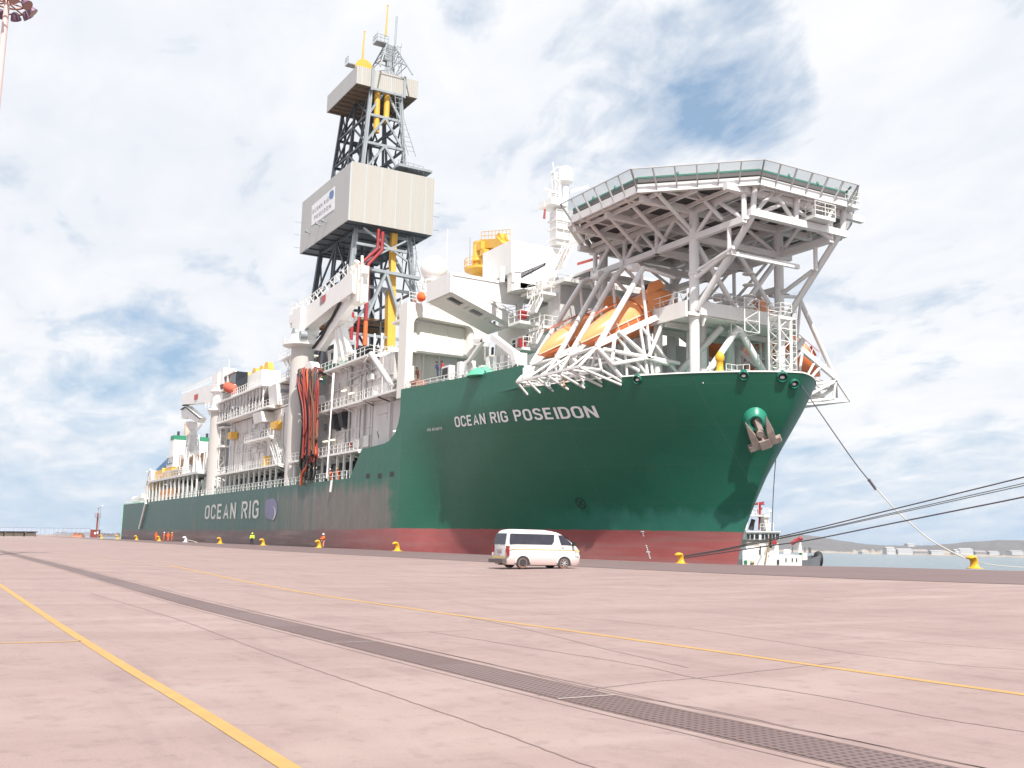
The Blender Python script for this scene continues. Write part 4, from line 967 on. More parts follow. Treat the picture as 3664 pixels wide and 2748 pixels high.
mb=MB(); 
for px,py,w_,h_ in ((1238,1598,.5,1.1),(1160,1530,.9,.5),(1350,1548,.2,.2),(1354,1560,.25,.25)): p=at(px,py,Y=50); mb.box(p.x-w_/2,p.x+w_/2,50.0,50.1,p.z-h_,p.z+h_)
each('hatch',mb,mat('hatch grey',(.3,.3,.3),.5),m1o)
mb=MB(); 
for px,py in ((1254,1592),(1231,1480)): p=at(px,py,Y=49.9); mb.lathe(p,[(.32,-.1),(.36,.1),(.32,.25)],12,(V((1,0,0)),V((0,0,1)),V((0,-1,0))))
each('lifebuoy',mb,RED,m1o)
mb=MB(); 
for px,py in ((1420,1542),(1232,1398),(1258,1408),(1165,1580),(1190,1575),(1107,1680),(1125,1675)): p=at(px,py,Y=49.7); mb.box(p.x-.7,p.x+.7,49.5,49.8,p.z-.06,p.z+.1)
each('tube_light',mb,mat('lit lamp tube',(.9,.8,.6),.5,emis=(1,.85,.6,1.2)),m1o)
# deck above M1: rails, green container, posts
mb=MB(); mb.box(-141.5,-121.5,50.2,73,24.8,25.1); dko=obj('module_roof',mb,WHITE,m1o)
mb=MB(); a=at(1160,1290,Y=53); mb.box(a.x-.2,a.x+5.0,53,56,25.1,28.2); obj('green_container',mb,GREEN,dko)
mb=MB(); mb.box(-136,-130.5,54,58,25.1,25.7)
for x in(-139,-134,-127,-124.5): mb.tube((x,51.5,25.1),(x,51.5,27.8+random.random()*1.5),.12,6)
for x,y,w_,h_ in ((-128.8,53,1.5,1.6),(-126,55,2,2.2),(-123.6,52,1.,1.4)): mb.box(x,x+w_,y,y+1.5,25.1,25.1+h_)
mb.rail([(-140,52,25.1),(-122,52,25.1)],1.5,1.2,.05); each('deck_equipment',mb,WHITE,dko)
mb=MB(); a=at(1180,1300,Y=52.5); mb.tube(at(1178,1260,Y=52.5),at(1262,1225,Y=52.5),.25,8); mb.tube(at(1178,1260,Y=52.5),a,.22,8); obj('yellow_hook_pipe',mb,WHITE,dko)
# open bay under the modules, both between hull deck and z 12.9
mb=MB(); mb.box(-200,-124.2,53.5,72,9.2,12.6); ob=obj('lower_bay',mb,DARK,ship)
mb=MB()
for x in list(range(-198,-156,3))+[-150,-147,-144,-141,-138,-135,-132,-129.5,-127]: mb.beam(V((x,49.0,9.2)),V((x,49.0,12.7)),.28,.28); mb.beam(V((x,49.05,12.5)),V((x+.0,50.4,12.0)),.2,.2); mb.beam(V((x,49.3,9.2)),V((x+1.,49.3,10.6)),.18,.14)
each('bay_column',mb,WHITE,ob)
mb=MB(); rd=random.Random(5)
for _ in range(60): x=rd.uniform(-198,-127);y=rd.uniform(50.5,53); h_=rd.uniform(.8,3.2); mb.box(x,x+rd.uniform(.5,1.8),y,y+.9,9.2,9.2+h_)
each('bay_machinery',mb,mat('grey machinery',(.28,.30,.29),.6,var=.4,scale=.3),ob)
gallery('low_gallery',[(-151,48.3),(-123.2,48.3)],12.95,1.9,ob); gallery('low_gallery',[(-193,48.3),(-156,48.3)],12.95,2.9,ob)
rl=MB(); rl.rail([(-198,48.25,ZM),(-126.5,48.25,ZM)],1.1,1.7,.045,(1,.5)); 
for x in range(-214,-199,2): rl.tube((x,48.3,ZM),(x,48.3,ZM+1.1),.05,4)
obj('deck_railing',rl,WHITE,ship)
# aft module (M2)
m2=MB(); m2.box(-196,-156.5,51.2,73,12.95,22.7); wallstuff(m2,-195,-158,51.2,13.2,22.5,36,9)
for x in range(-193,-157,4): m2.box(x-.05,x+.05,51.1,51.2,13,22.6)
m2o=obj('aft_module',m2,GREYW,ship)
mb=MB(); mb.box(-200.2,-166.4,49.2,66,22.85,23.15); mb.box(-166.4,-156,51.2,66,22.85,23.15); mb.box(-200.4,-169.4,48.9,68,26.75,27.1); mb.box(-169.4,-157,50.5,68,26.75,27.1)
each('deck_slab',mb,WHITE,m2o)
mb=MB()
for x in range(-200,-169,2): mb.beam(V((x,49.4,23.15)),V((x,49.4,26.8)),.22,.22)
for x in range(-200,-170,4): mb.beam(V((x,49.4,23.15)),V((x+4,49.4,26.8)),.12,.12)
each('deck_post',mb,WHITE2,m2o)
mb=MB(); rd=random.Random(8)
for _ in range(34): x=rd.uniform(-199,-172);y=rd.uniform(51,55); mb.box(x,x+rd.uniform(.6,2.4),y,y+1.,23.15,23.15+rd.uniform(.8,3.4))
mb.box(-199,-160,56,57,23.15,26.7); each('deck_machinery',mb,GREYW,m2o)
mb=MB(); mb.hexa([V(p) for p in ((-169.2,50.4,23.2),(-164.8,50.4,23.2),(-164.8,54,23.2),(-169.2,54,23.2),(-169.2,49.9,26.6),(-164.8,49.9,26.6),(-164.8,54,26.6),(-169.2,54,26.6))]); cb=obj('control_cabin',mb,WHITE,m2o)
a=at(964,1425,X=-164.75)
mb=MB(); mb.box(-164.78,-164.7,50.6,53.,25.3,25.8); obj('cabin_plate',mb,mat('grey name plate',(.35,.37,.42),.5),cb)
mb=MB(); mb.box(-163.5,-157.2,52,56,23.2,26.6); obj('cabin_recess',mb,DARK,m2o)
mb=MB(); a=at(930,1400,Y=49.0)
mb.hexa([V(p) for p in ((-173,49,20.6),(-168,49,20.6),(-168,51.2,20.9),(-173,51.2,20.9),(-174,48.9,22.4),(-169,48.9,22.4),(-169,51.2,22.4),(-174,51.2,22.4))]); obj('exhaust_hood',mb,GREYW,m2o)
gallery('upper_gallery',[(-180,49.4),(-165,49.4)],18.1,1.8,m2o)
rl=MB(); rl.rail([(-200.2,49.0,27.1),(-169.5,49.0,27.1),(-169.5,52,27.1)],1.15,1.3,.05,(1,.5)); rl.rail([(-200.2,49.3,23.15),(-166,49.3,23.15)],1.0,1.6,.04,(1,.5)); rl.rail([(-165,50.6,27.1),(-157,50.6,27.1)],1.1,1.2,.045); rl.rail([(-165,50.6,23.15),(-157,50.6,23.15)],1.1,1.2,.045)
for z in (18.1,20.3): rl.rail([(-186,50.9,z-2.2),(-174,50.9,z-2.2)],1.,1.5,.04)
obj('module_railing',rl,WHITE,m2o)
mb=MB(); mb.stair(V((-162,49.9,13.0)),V((-168,49.9,18.1)),.8,(0,1,0),12); mb.stair(V((-160.2,50,13)),V((-165,50,18.)),.8,(0,1,0),12); mb.stair(V((-158.5,50.4,27.1)),V((-163.5,50.4,30.5)),.8,(0,1,0),9); mb.box(-165,-156.5,50.2,54,30.4,30.6); mb.rail([(-165,50.3,30.6),(-156.6,50.3,30.6)],1.1,1.); each('module_stair',mb,WHITE,m2o)
mb=MB(); a=at(848,1356,Y=51.6); mb.box(-195,-179.9,51.8,55.2,27.1,31.3); mb.box(-179.9,-168,53.4,58,27.1,29.0); obj('roof_house',mb,WHITE,m2o)
for px,py,r in ((886,1341,1.7),(918,1326,1.7),(944,1316,1.6),(962,1303,1.6)):
    a=at(px,py,Y=55); mb=MB(); mb.lathe((a.x,55,a.z-1.2),[(r,-.5),(r,.5)],20,(V((1,0,0)),V((0,0,1)),V((0,1,0)))); obj('cable_sheave',mb,YELC,m2o)
mb=MB(); mb.box(-167.2,-161.5,55,58,27.1,29.6); obj('yellow_winch',mb,YELC,m2o)
mb=MB(); a=at(987,1525,Y=50.5); mb.box(a.x-1.5,a.x+1.5,50,51.2,a.z-.5,a.z+.7); a=at(828,1560,Y=50.2); mb.box(a.x-1.3,a.x+1.3,49.8,51,a.z-.5,a.z+.7); a=at(948,1650,Y=50.2); mb.box(a.x-.5,a.x+.5,50,51,a.z-.8,a.z+.8); each('yellow_locker',mb,YELC,m2o)
# ---------------------------------------------------------------- CRANES
def pedestal(name_parent,cx,cy,r,z0,z1,flare):
    mb=MB(); mb.lathe((cx,cy,z0),[(r*1.0,0),(r,z1-z0)],28); mb.hexa([V(p) for p in ((cx-r-flare,cy-.6,z0),(cx-r*.2,cy-.6,z0),(cx-r*.2,cy+.6,z0),(cx-r-flare,cy+.6,z0),(cx-r-.05,cy-.6,z0+6.5),(cx-r*.2,cy-.6,z0+6.5),(cx-r*.2,cy+.6,z0+6.5),(cx-r-.05,cy+.6,z0+6.5))]); return mb
cx1=at(1070,1500,Y=50.2).x
crane=obj('pedestal_crane',pedestal(None,cx1,50.2,1.75,7.6,31,2.0),mat('grey white crane pedestal',(.50,.48,.46),.5,var=.06,streak=.25,col2=(.45,.35,.22)),ship)
mb=MB(); mb.lathe((cx1,50.2,30.8),[(1.8,0),(2.6,.5),(2.6,.9),(2.0,1.0),(2.0,1.9)],28); mb.lathe((cx1,50.2,30.9),[(2.5,0),(3.1,.05),(3.1,.25),(2.5,.3)],28)
for z in(26.2,): mb.box(cx1-3.6,cx1-1.2,48.8,51.2,z,z+.2)
each('slew_ring',mb,WHITE,crane)
rl=MB(); rl.rail([V((cx1+3.05*math.cos(t),50.2+3.05*math.sin(t),31.1)) for t in [R(a_) for a_ in range(100,300,25)]],1.1,1.2,.045); rl.rail([(cx1-1.4,48.9,26.4),(cx1-3.5,48.9,26.4),(cx1-3.5,51,26.4)],1.1,1.,.045); obj('railing',rl,WHITE,crane)
mb=MB(); mb.box(cx1-2.0,cx1+1.9,48.9,52,32.6,36.9); mb.box(cx1-4.6,cx1-1.6,49.2,51.6,35.2,36.6); mb.rail([(cx1-1.6,49.3,36.7),(cx1-4.5,49.3,36.7),(cx1-4.5,51.5,36.7)],1.2,1.,.05); mb.box(cx1-4.4,cx1-2.5,49.4,51,34.6,35.2)
obj('crane_house',mb,WHITE,crane)
def boomquad(pts,y0,y1,m_,nm,par):
    mb=MB(); mb.prism([at(px,py,Y=y0) for px,py in pts],(0,y1-y0,0)); return obj(nm,mb,m_,par)
bm=boomquad([(1072,1112),(1108,1088),(1180,1033),(1215,1008),(1252,970),(1262,985),(1262,1045),(1186,1098),(1127,1146),(1085,1180),(1060,1180)],49.6,51.4,WHITE,'boom',crane)
rl=MB(); rl.rail([at(x,y,Y=49.7) for x,y in ((1060,1110),(1108,1088),(1180,1033),(1243,978))],1.3,1.6,.05); pts_=[at(x,y,Y=49.7) for x,y in ((1060,1110),(1108,1088),(1180,1033),(1243,978))]
for a,b in zip(pts_,pts_[1:]):
    n_=max(1,int((b-a).length/2))
    for i in range(n_): rl.beam(a.lerp(b,i/n_)+V((0,0,1.2)),a.lerp(b,(i+.7)/n_),.16,.1)
obj('boom_railing',rl,WHITE,bm)
mb=MB(); a,b,c,d=[at(x,y,Y=49.55) for x,y in ((1144,1093),(1156,1085),(1158,1056),(1145,1064))]; mb.add([a,b,c,d],[(0,1,2,3)]); obj('maker_emblem',mb,mat('grey emblem',(.25,.24,.27),.6),bm)
mb=MB(); a,b,c,d=[at(x,y,Y=49.53) for x,y in ((1151,1085),(1163,1077),(1165,1052),(1153,1060))]; mb.add([a,b,c,d],[(0,1,2,3)]); obj('maker_emblem',mb,mat('red emblem',(.5,.08,.08),.6),bm)
boomquad([(1258,985),(1296,975),(1262,1080),(1222,1130),(1142,1255),(1120,1250),(1160,1178)],50.2,51.2,WHITE,'knuckle_arm',crane)
mb=MB(); mb.path([at(x,y,Y=50) for x,y in ((1240,1050),(1215,1085),(1195,1125),(1170,1165),(1150,1205),(1120,1245))],.22,6); mb.path([at(x,y,Y=49.9) for x,y in ((1262,1048),(1225,1070),(1200,1110),(1180,1150))],.16,6); each('hydraulic_hose',mb,BLACK,crane)
mb=MB(); a=at(1275,1070,Y=50.5); b=at(1275,945,Y=50.5); mb.box(a.x-1.6,a.x+1.5,50,51.6,a.z-.6,b.z-.6); mb.box(a.x-1.1,a.x-.5,49.7,50,a.z,b.z-1.4); mb.box(a.x+.4,a.x+.9,49.7,50,a.z+.5,b.z-1.); mb.tube(at(1278,935,Y=50.5),at(1262,975,Y=50.5),.4,8); mb.lathe(at(1258,975,Y=50),[(.9,-.3),(.9,.3)],16,(V((1,0,0)),V((0,0,1)),V((0,-1,0))))
mb.tube(at(1296,915,Y=50.4),at(1293,1085,Y=50.4),.2,6); each('boom_head',mb,mat('cream crane head',(.66,.64,.58),.5,var=.15,scale=.8),crane)
mb=MB(); mb.tube(at(1127,1140,Y=50),at(1080,1195,Y=50),.3,8); mb.lathe(at(1060,1195,Y=49),[(.9,-.5),(.9,.5)],14,(V((1,0,0)),V((0,0,1)),V((0,-1,0)))); mb.lathe(at(1085,1200,Y=49.3),[(.7,-.5),(.7,.5)],14,(V((1,0,0)),V((0,0,1)),V((0,-1,0)))); each('winch_drum',mb,STEELL,crane)
# boom rest: post with four spread legs
mb=MB(); c0=at(1222,1165,Y=51.5); mb.box(c0.x-2.4,c0.x+2.2,50.5,52.5,c0.z-.3,c0.z+.9); mb.tube(at(1210,1175,Y=51),at(1204,1300,Y=51),.5,10); mb.tube(at(1215,1175,Y=51),at(1234,1285,Y=51),.45,10); mb.tube(at(1230,1170,Y=51),at(1252,1262,Y=51),.45,10); mb.tube(at(1200,1290,Y=51),at(1262,1258,Y=51),.25,8); mb.tube(at(1243,1100,Y=51.5),at(1240,1150,Y=51.5),.7,12)
obj('boom_rest',mb,WHITE,ship)
# aft crane (folded boom)
cx2=at(784,1600,Y=50.4).x
cr2=obj('pedestal_crane',pedestal(None,cx2,50.4,1.95,7.7,25.5,2.6),crane.data.materials[0],ship)
mb=MB(); mb.lathe((cx2,50.4,25.3),[(2.0,0),(2.7,.3),(2.7,.7),(1.9,.9),(1.9,3.8),(2.4,4.0),(2.4,4.4),(1.9,4.5)],24); mb.box(cx2-2.6,cx2+1.8,48.8,52,29.8,33.0); mb.box(cx2+1.5,cx2+4.2,49.2,51.5,30.5,33.6); obj('crane_house',mb,WHITE,cr2)
boomquad([(651,1412),(700,1393),(792,1366),(800,1440),(768,1450),(735,1440),(651,1448)],49.8,51.6,WHITE,'boom',cr2)
boomquad([(648,1463),(664,1452),(716,1495),(706,1512),(668,1492),(650,1498)],49.9,51.3,WHITE,'knuckle_arm',cr2)
mb=MB(); p0=[at(x,y,Y=49.75) for x,y in ((648,1466),(664,1456),(716,1498))]; mb.beam(p0[0],p0[1],.5,.1); mb.beam(p0[1],p0[2],.5,.1); mb.box(at(655,1440,Y=50).x-.3,at(700,1440,Y=50).x,49.9,51,at(655,1452,Y=50).z,at(655,1440,Y=50).z); obj('arm_gap',mb,DARK,cr2)
mb=MB(); a,b,c,d=[at(x,y,Y=49.7) for x,y in ((694,1432),(706,1428),(708,1409),(695,1413))]; mb.add([a,b,c,d],[(0,1,2,3)]); obj('maker_emblem',mb,MATS['red emblem'],cr2)
mb=MB(); a=at(795,1352,Y=49.6); b=at(842,1378,Y=49.6); mb.box(a.x,b.x,49.6,51.8,b.z,a.z); obj('operator_cab',mb,GLASS,cr2); mb=MB(); mb.beam(V((a.x-.2,49.5,a.z)),V((b.x+.2,49.5,a.z)),.3,.3); mb.beam(V((a.x-.2,49.5,b.z)),V((b.x+.2,49.5,b.z)),.3,.3); mb.beam(V(((a.x+b.x)/2,49.5,b.z)),V(((a.x+b.x)/2,49.5,a.z)),.35,.3); mb.tube((a.x+3,50,a.z),(a.x+3,50,a.z+3.2),.08,4); obj('cab_frame',mb,WHITE,cr2)
rl=MB(); rl.rail([at(x,y,Y=49.8) for x,y in ((652,1410),(700,1391),(760,1365),(795,1360))],1.2,1.6,.05); rl.rail([V((cx2+3.1*math.cos(t),50.4+3.1*math.sin(t),25.9)) for t in [R(a_) for a_ in range(120,300,25)]],1.2,1.2,.05); rl.rail([V((cx2-4.5,49,25)),V((cx2-.5,48.7,25))],1.2,1.,.06); rl.rail([V((cx2-3,49,29.8)),V((cx2+2,48.7,29.8))],1.2,1.,.06); obj('railing',rl,WHITE,cr2)
mb=MB(); mb.box(cx2+2,cx2+5.5,49.5,51,22,22.3); mb.box(cx2+2,cx2+5.5,49.5,51,18.3,18.6); mb.lattice(V((cx2+3,50.2,13)),V((cx2+3,50.2,22)),1.2,.08,.05,6); obj('access_tower',mb,WHITE,cr2)
mb=MB(); a=at(823,1380,Y=49.4); 
for k in range(3): mb.ball(at(815+9*k,1385+4*k,Y=49.3),1.0,8,1.3,1,1)
obj('canvas_bundle',mb,mat('red canvas',(.55,.12,.07),.8),cr2)
# boom support tower near the stern
mb=MB(); a=at(680,1718,Y=52.5); b=at(680,1560,Y=52.5); mb.lattice(V((a.x,52.5,14)),V((a.x,52.5,b.z)),2.6,.2,.09,6,w2=2.0); mb.tube((a.x,52.5,b.z-4),(a.x,52.5,at(680,1515,Y=52.5).z),.8,14); mb.lathe((a.x,52.5,b.z+1),[(1.0,0),(1.8,1.2),(1.8,1.8)],16)
obj('boom_support_tower',mb,WHITE2,ship)
# ---------------------------------------------------------------- STERN
xf=-249.6
mb=MB(); mb.box(xf-3.6,xf,52,60.6,10,24.0); fun=obj('funnel_casing',mb,WHITE,ship)
mb=MB(); mb.box(xf-3.7,xf+.06,51.94,60.7,24.0,25.0); obj('funnel_band',mb,mat('green funnel band',(.03,.22,.12),.5),fun)
mb=MB(); mb.path([(xf-1.5,55.2,25),(xf-1.5,55.2,27.4),(xf-2.2,55.2,28.1)],.7,12); obj('exhaust_pipe',mb,mat('heat stained pipe',(.5,.38,.3),.5),fun)
mb=MB(); 
for y in(52.8,59.5): mb.box(xf-1,xf-.5,y,y+.5,25,26)
each('funnel_vent',mb,DARK,fun)
mb=MB(); mb.box(-264,-214,49.6,70,14.2,14.7); mb.box(-218,-200,52,70,10,13.8)
for x in range(-263,-214,4): mb.beam(V((x,49.9,9.2)),V((x,49.9,14.2)),.35,.35)
mb.box(-255,-236,50.3,52,16.1,16.3)
aft=obj('aft_working_deck',mb,GREYW,ship)
mb=MB(); rd=random.Random(4)
for _ in range(50): x=rd.uniform(-262,-203);y=rd.uniform(51,56); h_=rd.uniform(.6,3.6); mb.box(x,x+rd.uniform(.6,2.8),y,y+1.2,14.7 if x<-214 else 9.2,(14.7 if x<-214 else 9.2)+h_)
for _ in range(30): x=rd.uniform(-262,-214); mb.box(x,x+rd.uniform(.6,2.5),51.5,53,9.2,9.2+rd.uniform(1,4.4))
for _ in range(14): x=rd.uniform(-240,-212); mb.tube((x,51,14.7),(x,51,rd.uniform(18,21)),.12,6); 
each('deck_machinery',mb,WHITE2,aft)
rl=MB(); rl.rail([(-264,49.7,14.7),(-214,49.7,14.7)],1.1,1.6,.06); rl.rail([(-284,48.3,ZM),(-200,48.3,ZM)],1.1,1.9,.06); rl.rail([(-244,50,18),(-214,50,18)],1.1,1.5,.06); obj('railing',rl,WHITE,aft)
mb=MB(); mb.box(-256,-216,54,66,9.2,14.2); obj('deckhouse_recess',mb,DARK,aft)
mb=MB(); a,b=at(554,1704,Y=52),at(617,1645,Y=52); mb.beam(a,b,1.3,1.6); obj('blue_loading_arm',mb,BLUE,aft)
mb=MB(); a,b=at(622,1662,Y=52.5),at(742,1632,Y=52.5); mb.beam(a,b,.8,1.7); mb.beam(b,V((b.x+1.5,52.5,14.7)),1,1); mb.beam(a,V((a.x,52.5,14.7)),.9,1); obj('tan_gantry_beam',mb,TAN,aft)
a,b=at(550,1725,Y=51),at(619,1700,Y=51); mb=MB(); mb.box(a.x,b.x,50.6,53,14.7,17.0); mb.beam(at(572,1722,Y=51),at(594,1686,Y=51),1.6,1.6); mb.box(a.x,a.x+3,50.4,53,12.5,14.2); ylc=obj('yellow_knuckle_crane',mb,YELC,aft)
mb=MB(); a=at(597,1683,Y=51); mb.box(a.x,a.x+7,50.8,53,17.2,20); obj('crane_cab',mb,WHITE,ylc); mb=MB(); mb.box(a.x+.6,a.x+6.4,50.7,50.8,17.9,19.5); obj('cab_window',mb,GLASS,ylc)
mb=MB(); mb.box(-284.5,-266,49.5,70,9.2,10.4); mb.beam(at(485,1791,Y=50),at(516,1775,Y=50),1.2,1.); mb.box(-270,-266,50,60,9.2,14); mb.beam(V((-268,50,14)),V((-264,50,17.5)),.4,.4); mb.beam(V((-270,50,17.2)),V((-263,50,16.6)),.35,.3); mb.box(-266,-262,49.8,60,14.7,17.2)
for k in range(7): mb.ball((-283.5+2.5*k,50,10.9),.55,8)
each('stern_equipment',mb,WHITE,aft)
mb=MB(); a=at(594,1760,Y=49.6); mb.box(-252,-236,50,51,10.2,12.0); obj('orange_rescue_sling',mb,mat('tan tarpaulin',(.5,.22,.08),.8),aft)
mb=MB(); a,b=at(522,1800,Y=47.6),at(499,1892,Y=47.6); mb.tube(a,b,.28,8); obj('gangway_pole',mb,WHITE,ship)
mb=MB(); a,b=at(1187,1720,Y=47.7),at(1182,1760,Y=47.7); mb.tube(a,b,.16,8); obj('gangway_pole',mb,WHITE,ship)
# ---------------------------------------------------------------- ACCOMMODATION
xw=-108.7
acc=MB(); acc.box(-134 if False else -109.0,-92,60.5,76,14.9,28.6); acc.box(-106.5,-92,58.6,60.5,14.9,25.0)
acco=obj('accommodation_block',acc,WHITE,ship)
# transverse wing wall with a recessed, stiffened face
a=at(1457,1096,X=xw); z1=a.z+.6
mb=MB(); mb.box(xw-2.15,xw-1.2,48.95,56.9,18.0,z1-2.0)                                    # back of recess
mb.box(xw-2.2,xw,48.02,48.9,18.0,z1); 
mb.prism([(xw,48.9,z1),(xw,48.9,z1-2.6)]+[(xw,48.9+1.0-math.cos(R(t))*1.0,z1-2.6+math.sin(R(t))*1.0) for t in range(0,91,15)]+[(xw,55.9+math.sin(R(t)),z1-1.9-.0-(1-math.cos(R(t)))*1.0) for t in range(0,91,15)]+[(xw,56.9,z1-9.5),(xw,59.0,z1-9.5),(xw,59.0,z1-.9),(xw,56,z1-.45)],(-2.2,0,0))
mb.box(xw-1.3,xw-.1,48.9,56.9,z1-5.9,z1-5.65); mb.box(xw-1.3,xw-.0,48.9,56.9,z1-9.9,z1-9.6)
for y in (50.7,52.8,55.0): mb.box(xw-1.25,xw-.75,y-.08,y+.08,z1-12,z1-5.4); 
for y in (49.8,51.7,53.8,56): mb.box(xw-1.25,xw-1.1,y-.04,y+.04,z1-9.5,z1-2.)
mb.lathe((xw-1.2,57.6,z1-9.5),[(1.25,0),(1.25,9.0)],20)
mb.box(xw-8,xw-2.2,49.5,58,z1-1.2,z1-.9)
ww=obj('wing_wall',mb,mat('cream white wing paint',(.72,.70,.65),.45,var=.05,streak=.2,col2=(.5,.44,.36)),acco)
mb=MB(); mb.box(xw-.3,xw-.2,48.9,56.9,z1-12.6,z1-9.95); 
rl=MB(); rl.rail([(xw,48.2,z1),(xw,59,z1-.5),(-101,60.6,28.6)],1.2,1.6,.045,(1,.66,.33)); rl.rail([(xw-7,49.6,z1-.9),(xw-2.2,48.2,z1)],1.2,1.4,.045); obj('wing_railing',rl,WHITE,ww)
mb=MB(); 
for px,py in ((1722,1270),(1762,1256),(1768,1163),(1838,1232),(1888,1212)): p=at(px,py,Y=58.55); mb.box(p.x-.22,p.x+.22,58.5,58.62,p.z-.45,p.z+.45)
each('porthole',mb,GLASS,acco)
# large grey side wall of the deckhouse, with curved haunch under the bridge
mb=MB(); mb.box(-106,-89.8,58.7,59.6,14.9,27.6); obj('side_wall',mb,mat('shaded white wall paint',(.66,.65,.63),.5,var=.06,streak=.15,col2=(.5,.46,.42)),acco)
# bridge wing: tapered cantilever
xb=-98.
P=lambda px,py:at(px,py,X=xb)
tip=[P(1623,985),P(1868,1030),P(1870,1060),P(1882,1085),P(1862,1130),P(1840,1160),P(1622,1040)]
pent=[(p.y,p.z) for p in tip]
mb=MB()
T_=[P(1750,1076),P(1848,1092),P(1853,1130)]      # triangular opening in the web
poly=[P(1623,985),P(1868,1028),P(1878,1060),P(1862,1140),P(1838,1160),P(1620,1040)]
# web around the opening, built as strips butted together
def pl(*pts,d=-.25): mb.prism([p if isinstance(p,V) else P(*p) for p in pts],(d,0,0))
pl((1838,1160),(1620,1040),(1620,985),(1750,1008),(1750,1076),(1830,1128)); pl((1750,1076),(1750,1008),(1878,1030),(1876,1070),(1850,1092)); pl((1850,1092),(1876,1070),(1862,1140),(1838,1160),(1830,1128),(1851,1130))
w0=6.0
a,b=P(1620,985),P(1868,1028); mb.hexa([a-V((w0,0,0)),a+V((.1,0,0)),b+V((.1,0,0)),b-V((w0,0,0)),a-V((w0,0,-.35)),a+V((.1,0,.35)),b+V((.1,0,.35)),b-V((w0,0,-.35))])
a,b=P(1620,1040),P(1838,1160); 
for x0_,x1_ in ((0,-1.2),(-2.6,-6)): mb.hexa([a+V((x1_,0,-.2)),a+V((x0_,0,-.2)),b+V((x0_,0,-.2)),b+V((x1_,0,-.2)),a+V((x1_,0,0)),a+V((x0_,0,0)),b+V((x0_,0,0)),b+V((x1_,0,0))])
for t in (.0,.28,.36,.62,.7,.97): c_=a.lerp(b,t); e_=a.lerp(b,min(1,t+.06)); mb.hexa([c_+V((-2.6,0,-.2)),c_+V((-1.2,0,-.2)),e_+V((-1.2,0,-.2)),e_+V((-2.6,0,-.2)),c_+V((-2.6,0,0)),c_+V((-1.2,0,0)),e_+V((-1.2,0,0)),e_+V((-2.6,0,0))])
a,b=P(1620,985),P(1620,1040); mb.box(xb-w0,xb,a.y-.25,a.y,b.z-.2,a.z+.35)
c_,e_=P(1838,1160),P(1868,1028)
mb.prism([(xb-w0,a.y,b.z),(xb-w0,a.y,a.z),(xb-w0,e_.y,e_.z),(xb-w0,c_.y,c_.z)],(.2,0,0))
bwg=obj('bridge_wing',mb,WHITE,acco)
rl=MB(); rl.tube(P(1753,1078)+V((.1,0,0)),P(1835,1126)+V((.1,0,0)),.07,6); rl.rail([P(1753,1088)+V((.12,0,-.3)),P(1833,1134)+V((.12,0,-.3))],.9,1.2,.05); obj('wing_railing',rl,WHITE,bwg)
mb=MB(); 
# bridge roof structures, white tall box above
xq=-95.; q=lambda px,py:at(px,py,X=xq)
a,b,c,d=q(1830,975),q(1992,985),q(2020,896),q(1830,858)
mb.prism([a,b,c,d],(-6.6,0,0)); up=obj('upper_house',mb,WHITE,acco)
mb=MB(); s0=q(1807,1000); mb.prism([q(1832,972),q(1990,985),q(1990,1010),q(1832,1040)],(-1.,0,0)); mb.tube(q(1836,975),q(1836,1010),.18,8); mb.tube(q(1798,955),q(1796,1010),.3,10)
mb.prism([q(1862,1010),q(2140,1062),q(2140,1080),q(1862,1030)],(-6,0,0)); mb.box(-97,-88,56.5,70,28.62,29.0); mb.box(-96.8,-88.2,60,70,29,30.6); obj('bridge_deck',mb,WHITE,acco)
mb=MB(); mb.box(-96,-88.5,59.9,60.02,29.5,30.3); mb.box(-88.25,-88.1,60.5,69.5,29.5,30.3); obj('bridge_window',mb,GLASS,acco)
# ship name plate on the rail
y_=at(1865,985,X=-97).y; y_=54.6
a,b,c,d=[at(px,py,Y=y_) for px,py in ((1864,995),(1948,950),(1950,940),(1864,976))]
mb=MB(); N_=8; hh=(d-a)/2; mb.prism([a,b,c,d],(0,.12,0)); npl=obj('name_plate',mb,mat('dark name plate',(.05,.055,.07),.5),acco)
text('OCEAN RIG POSEIDON',lambda u,v:quadmap(a,b,c,d)(.04+.92*u,.25+.5*v)+V((0,-.05,0)),'name_plate_lettering',LETTER,npl,.01)
# stairs and landings on the starboard side
st=MB(); rl=MB()
def landing(px,py,X,w_,dd):
    p=at(px,py,X=X); st.box(p.x-dd,p.x,p.y,p.y+w_,p.z-.3,p.z); rl.rail([(p.x-dd,p.y+.05,p.z),(p.x,p.y+.05,p.z),(p.x,p.y+w_,p.z)],1.1,1.1,.045); return p
for px,py,w_,dd in ((1938,1040,4.6,3),(1860,1145,2.4,2.4),(1945,1163,3.,3),(1870,1240,2.,2.4)): landing(px,py,-90,w_,dd)
for lo,hi in (((1888,1128),(1912,1078)),((1890,1238),(1915,1190)),((1985,968),(2020,895)),((1915,1285),(1925,1262))):
    a=at(*lo,X=-90.5); b=at(*hi,X=-90.5); st.stair(V((a.x,a.y,a.z)),V((b.x,b.y,b.z)),1.6,(1,0,0),9)
each('side_stair',st,WHITE,acco); rl.rail([P(1865,1005)+V((1,0,0)),P(2050,1035)+V((1,0,0)),P(2150,1052)+V((1,0,0))],1.2,1.3,.045); rl.rail([(-109,48.15,18.4),(-83,48.15,17.6)],1.1,1.7,.05,(1,.66,.33)); obj('side_railing',rl,WHITE,acco)
mb=MB(); 
for px,py in ((1873,1125),(1870,1227)): p=at(px,py,X=-90.3); mb.box(p.x-.5,p.x+.1,p.y-.35,p.y+.35,p.z-.45,p.z+.45)
each('red_fire_box',mb,RED,acco)
mb=MB(); rd=random.Random(11)
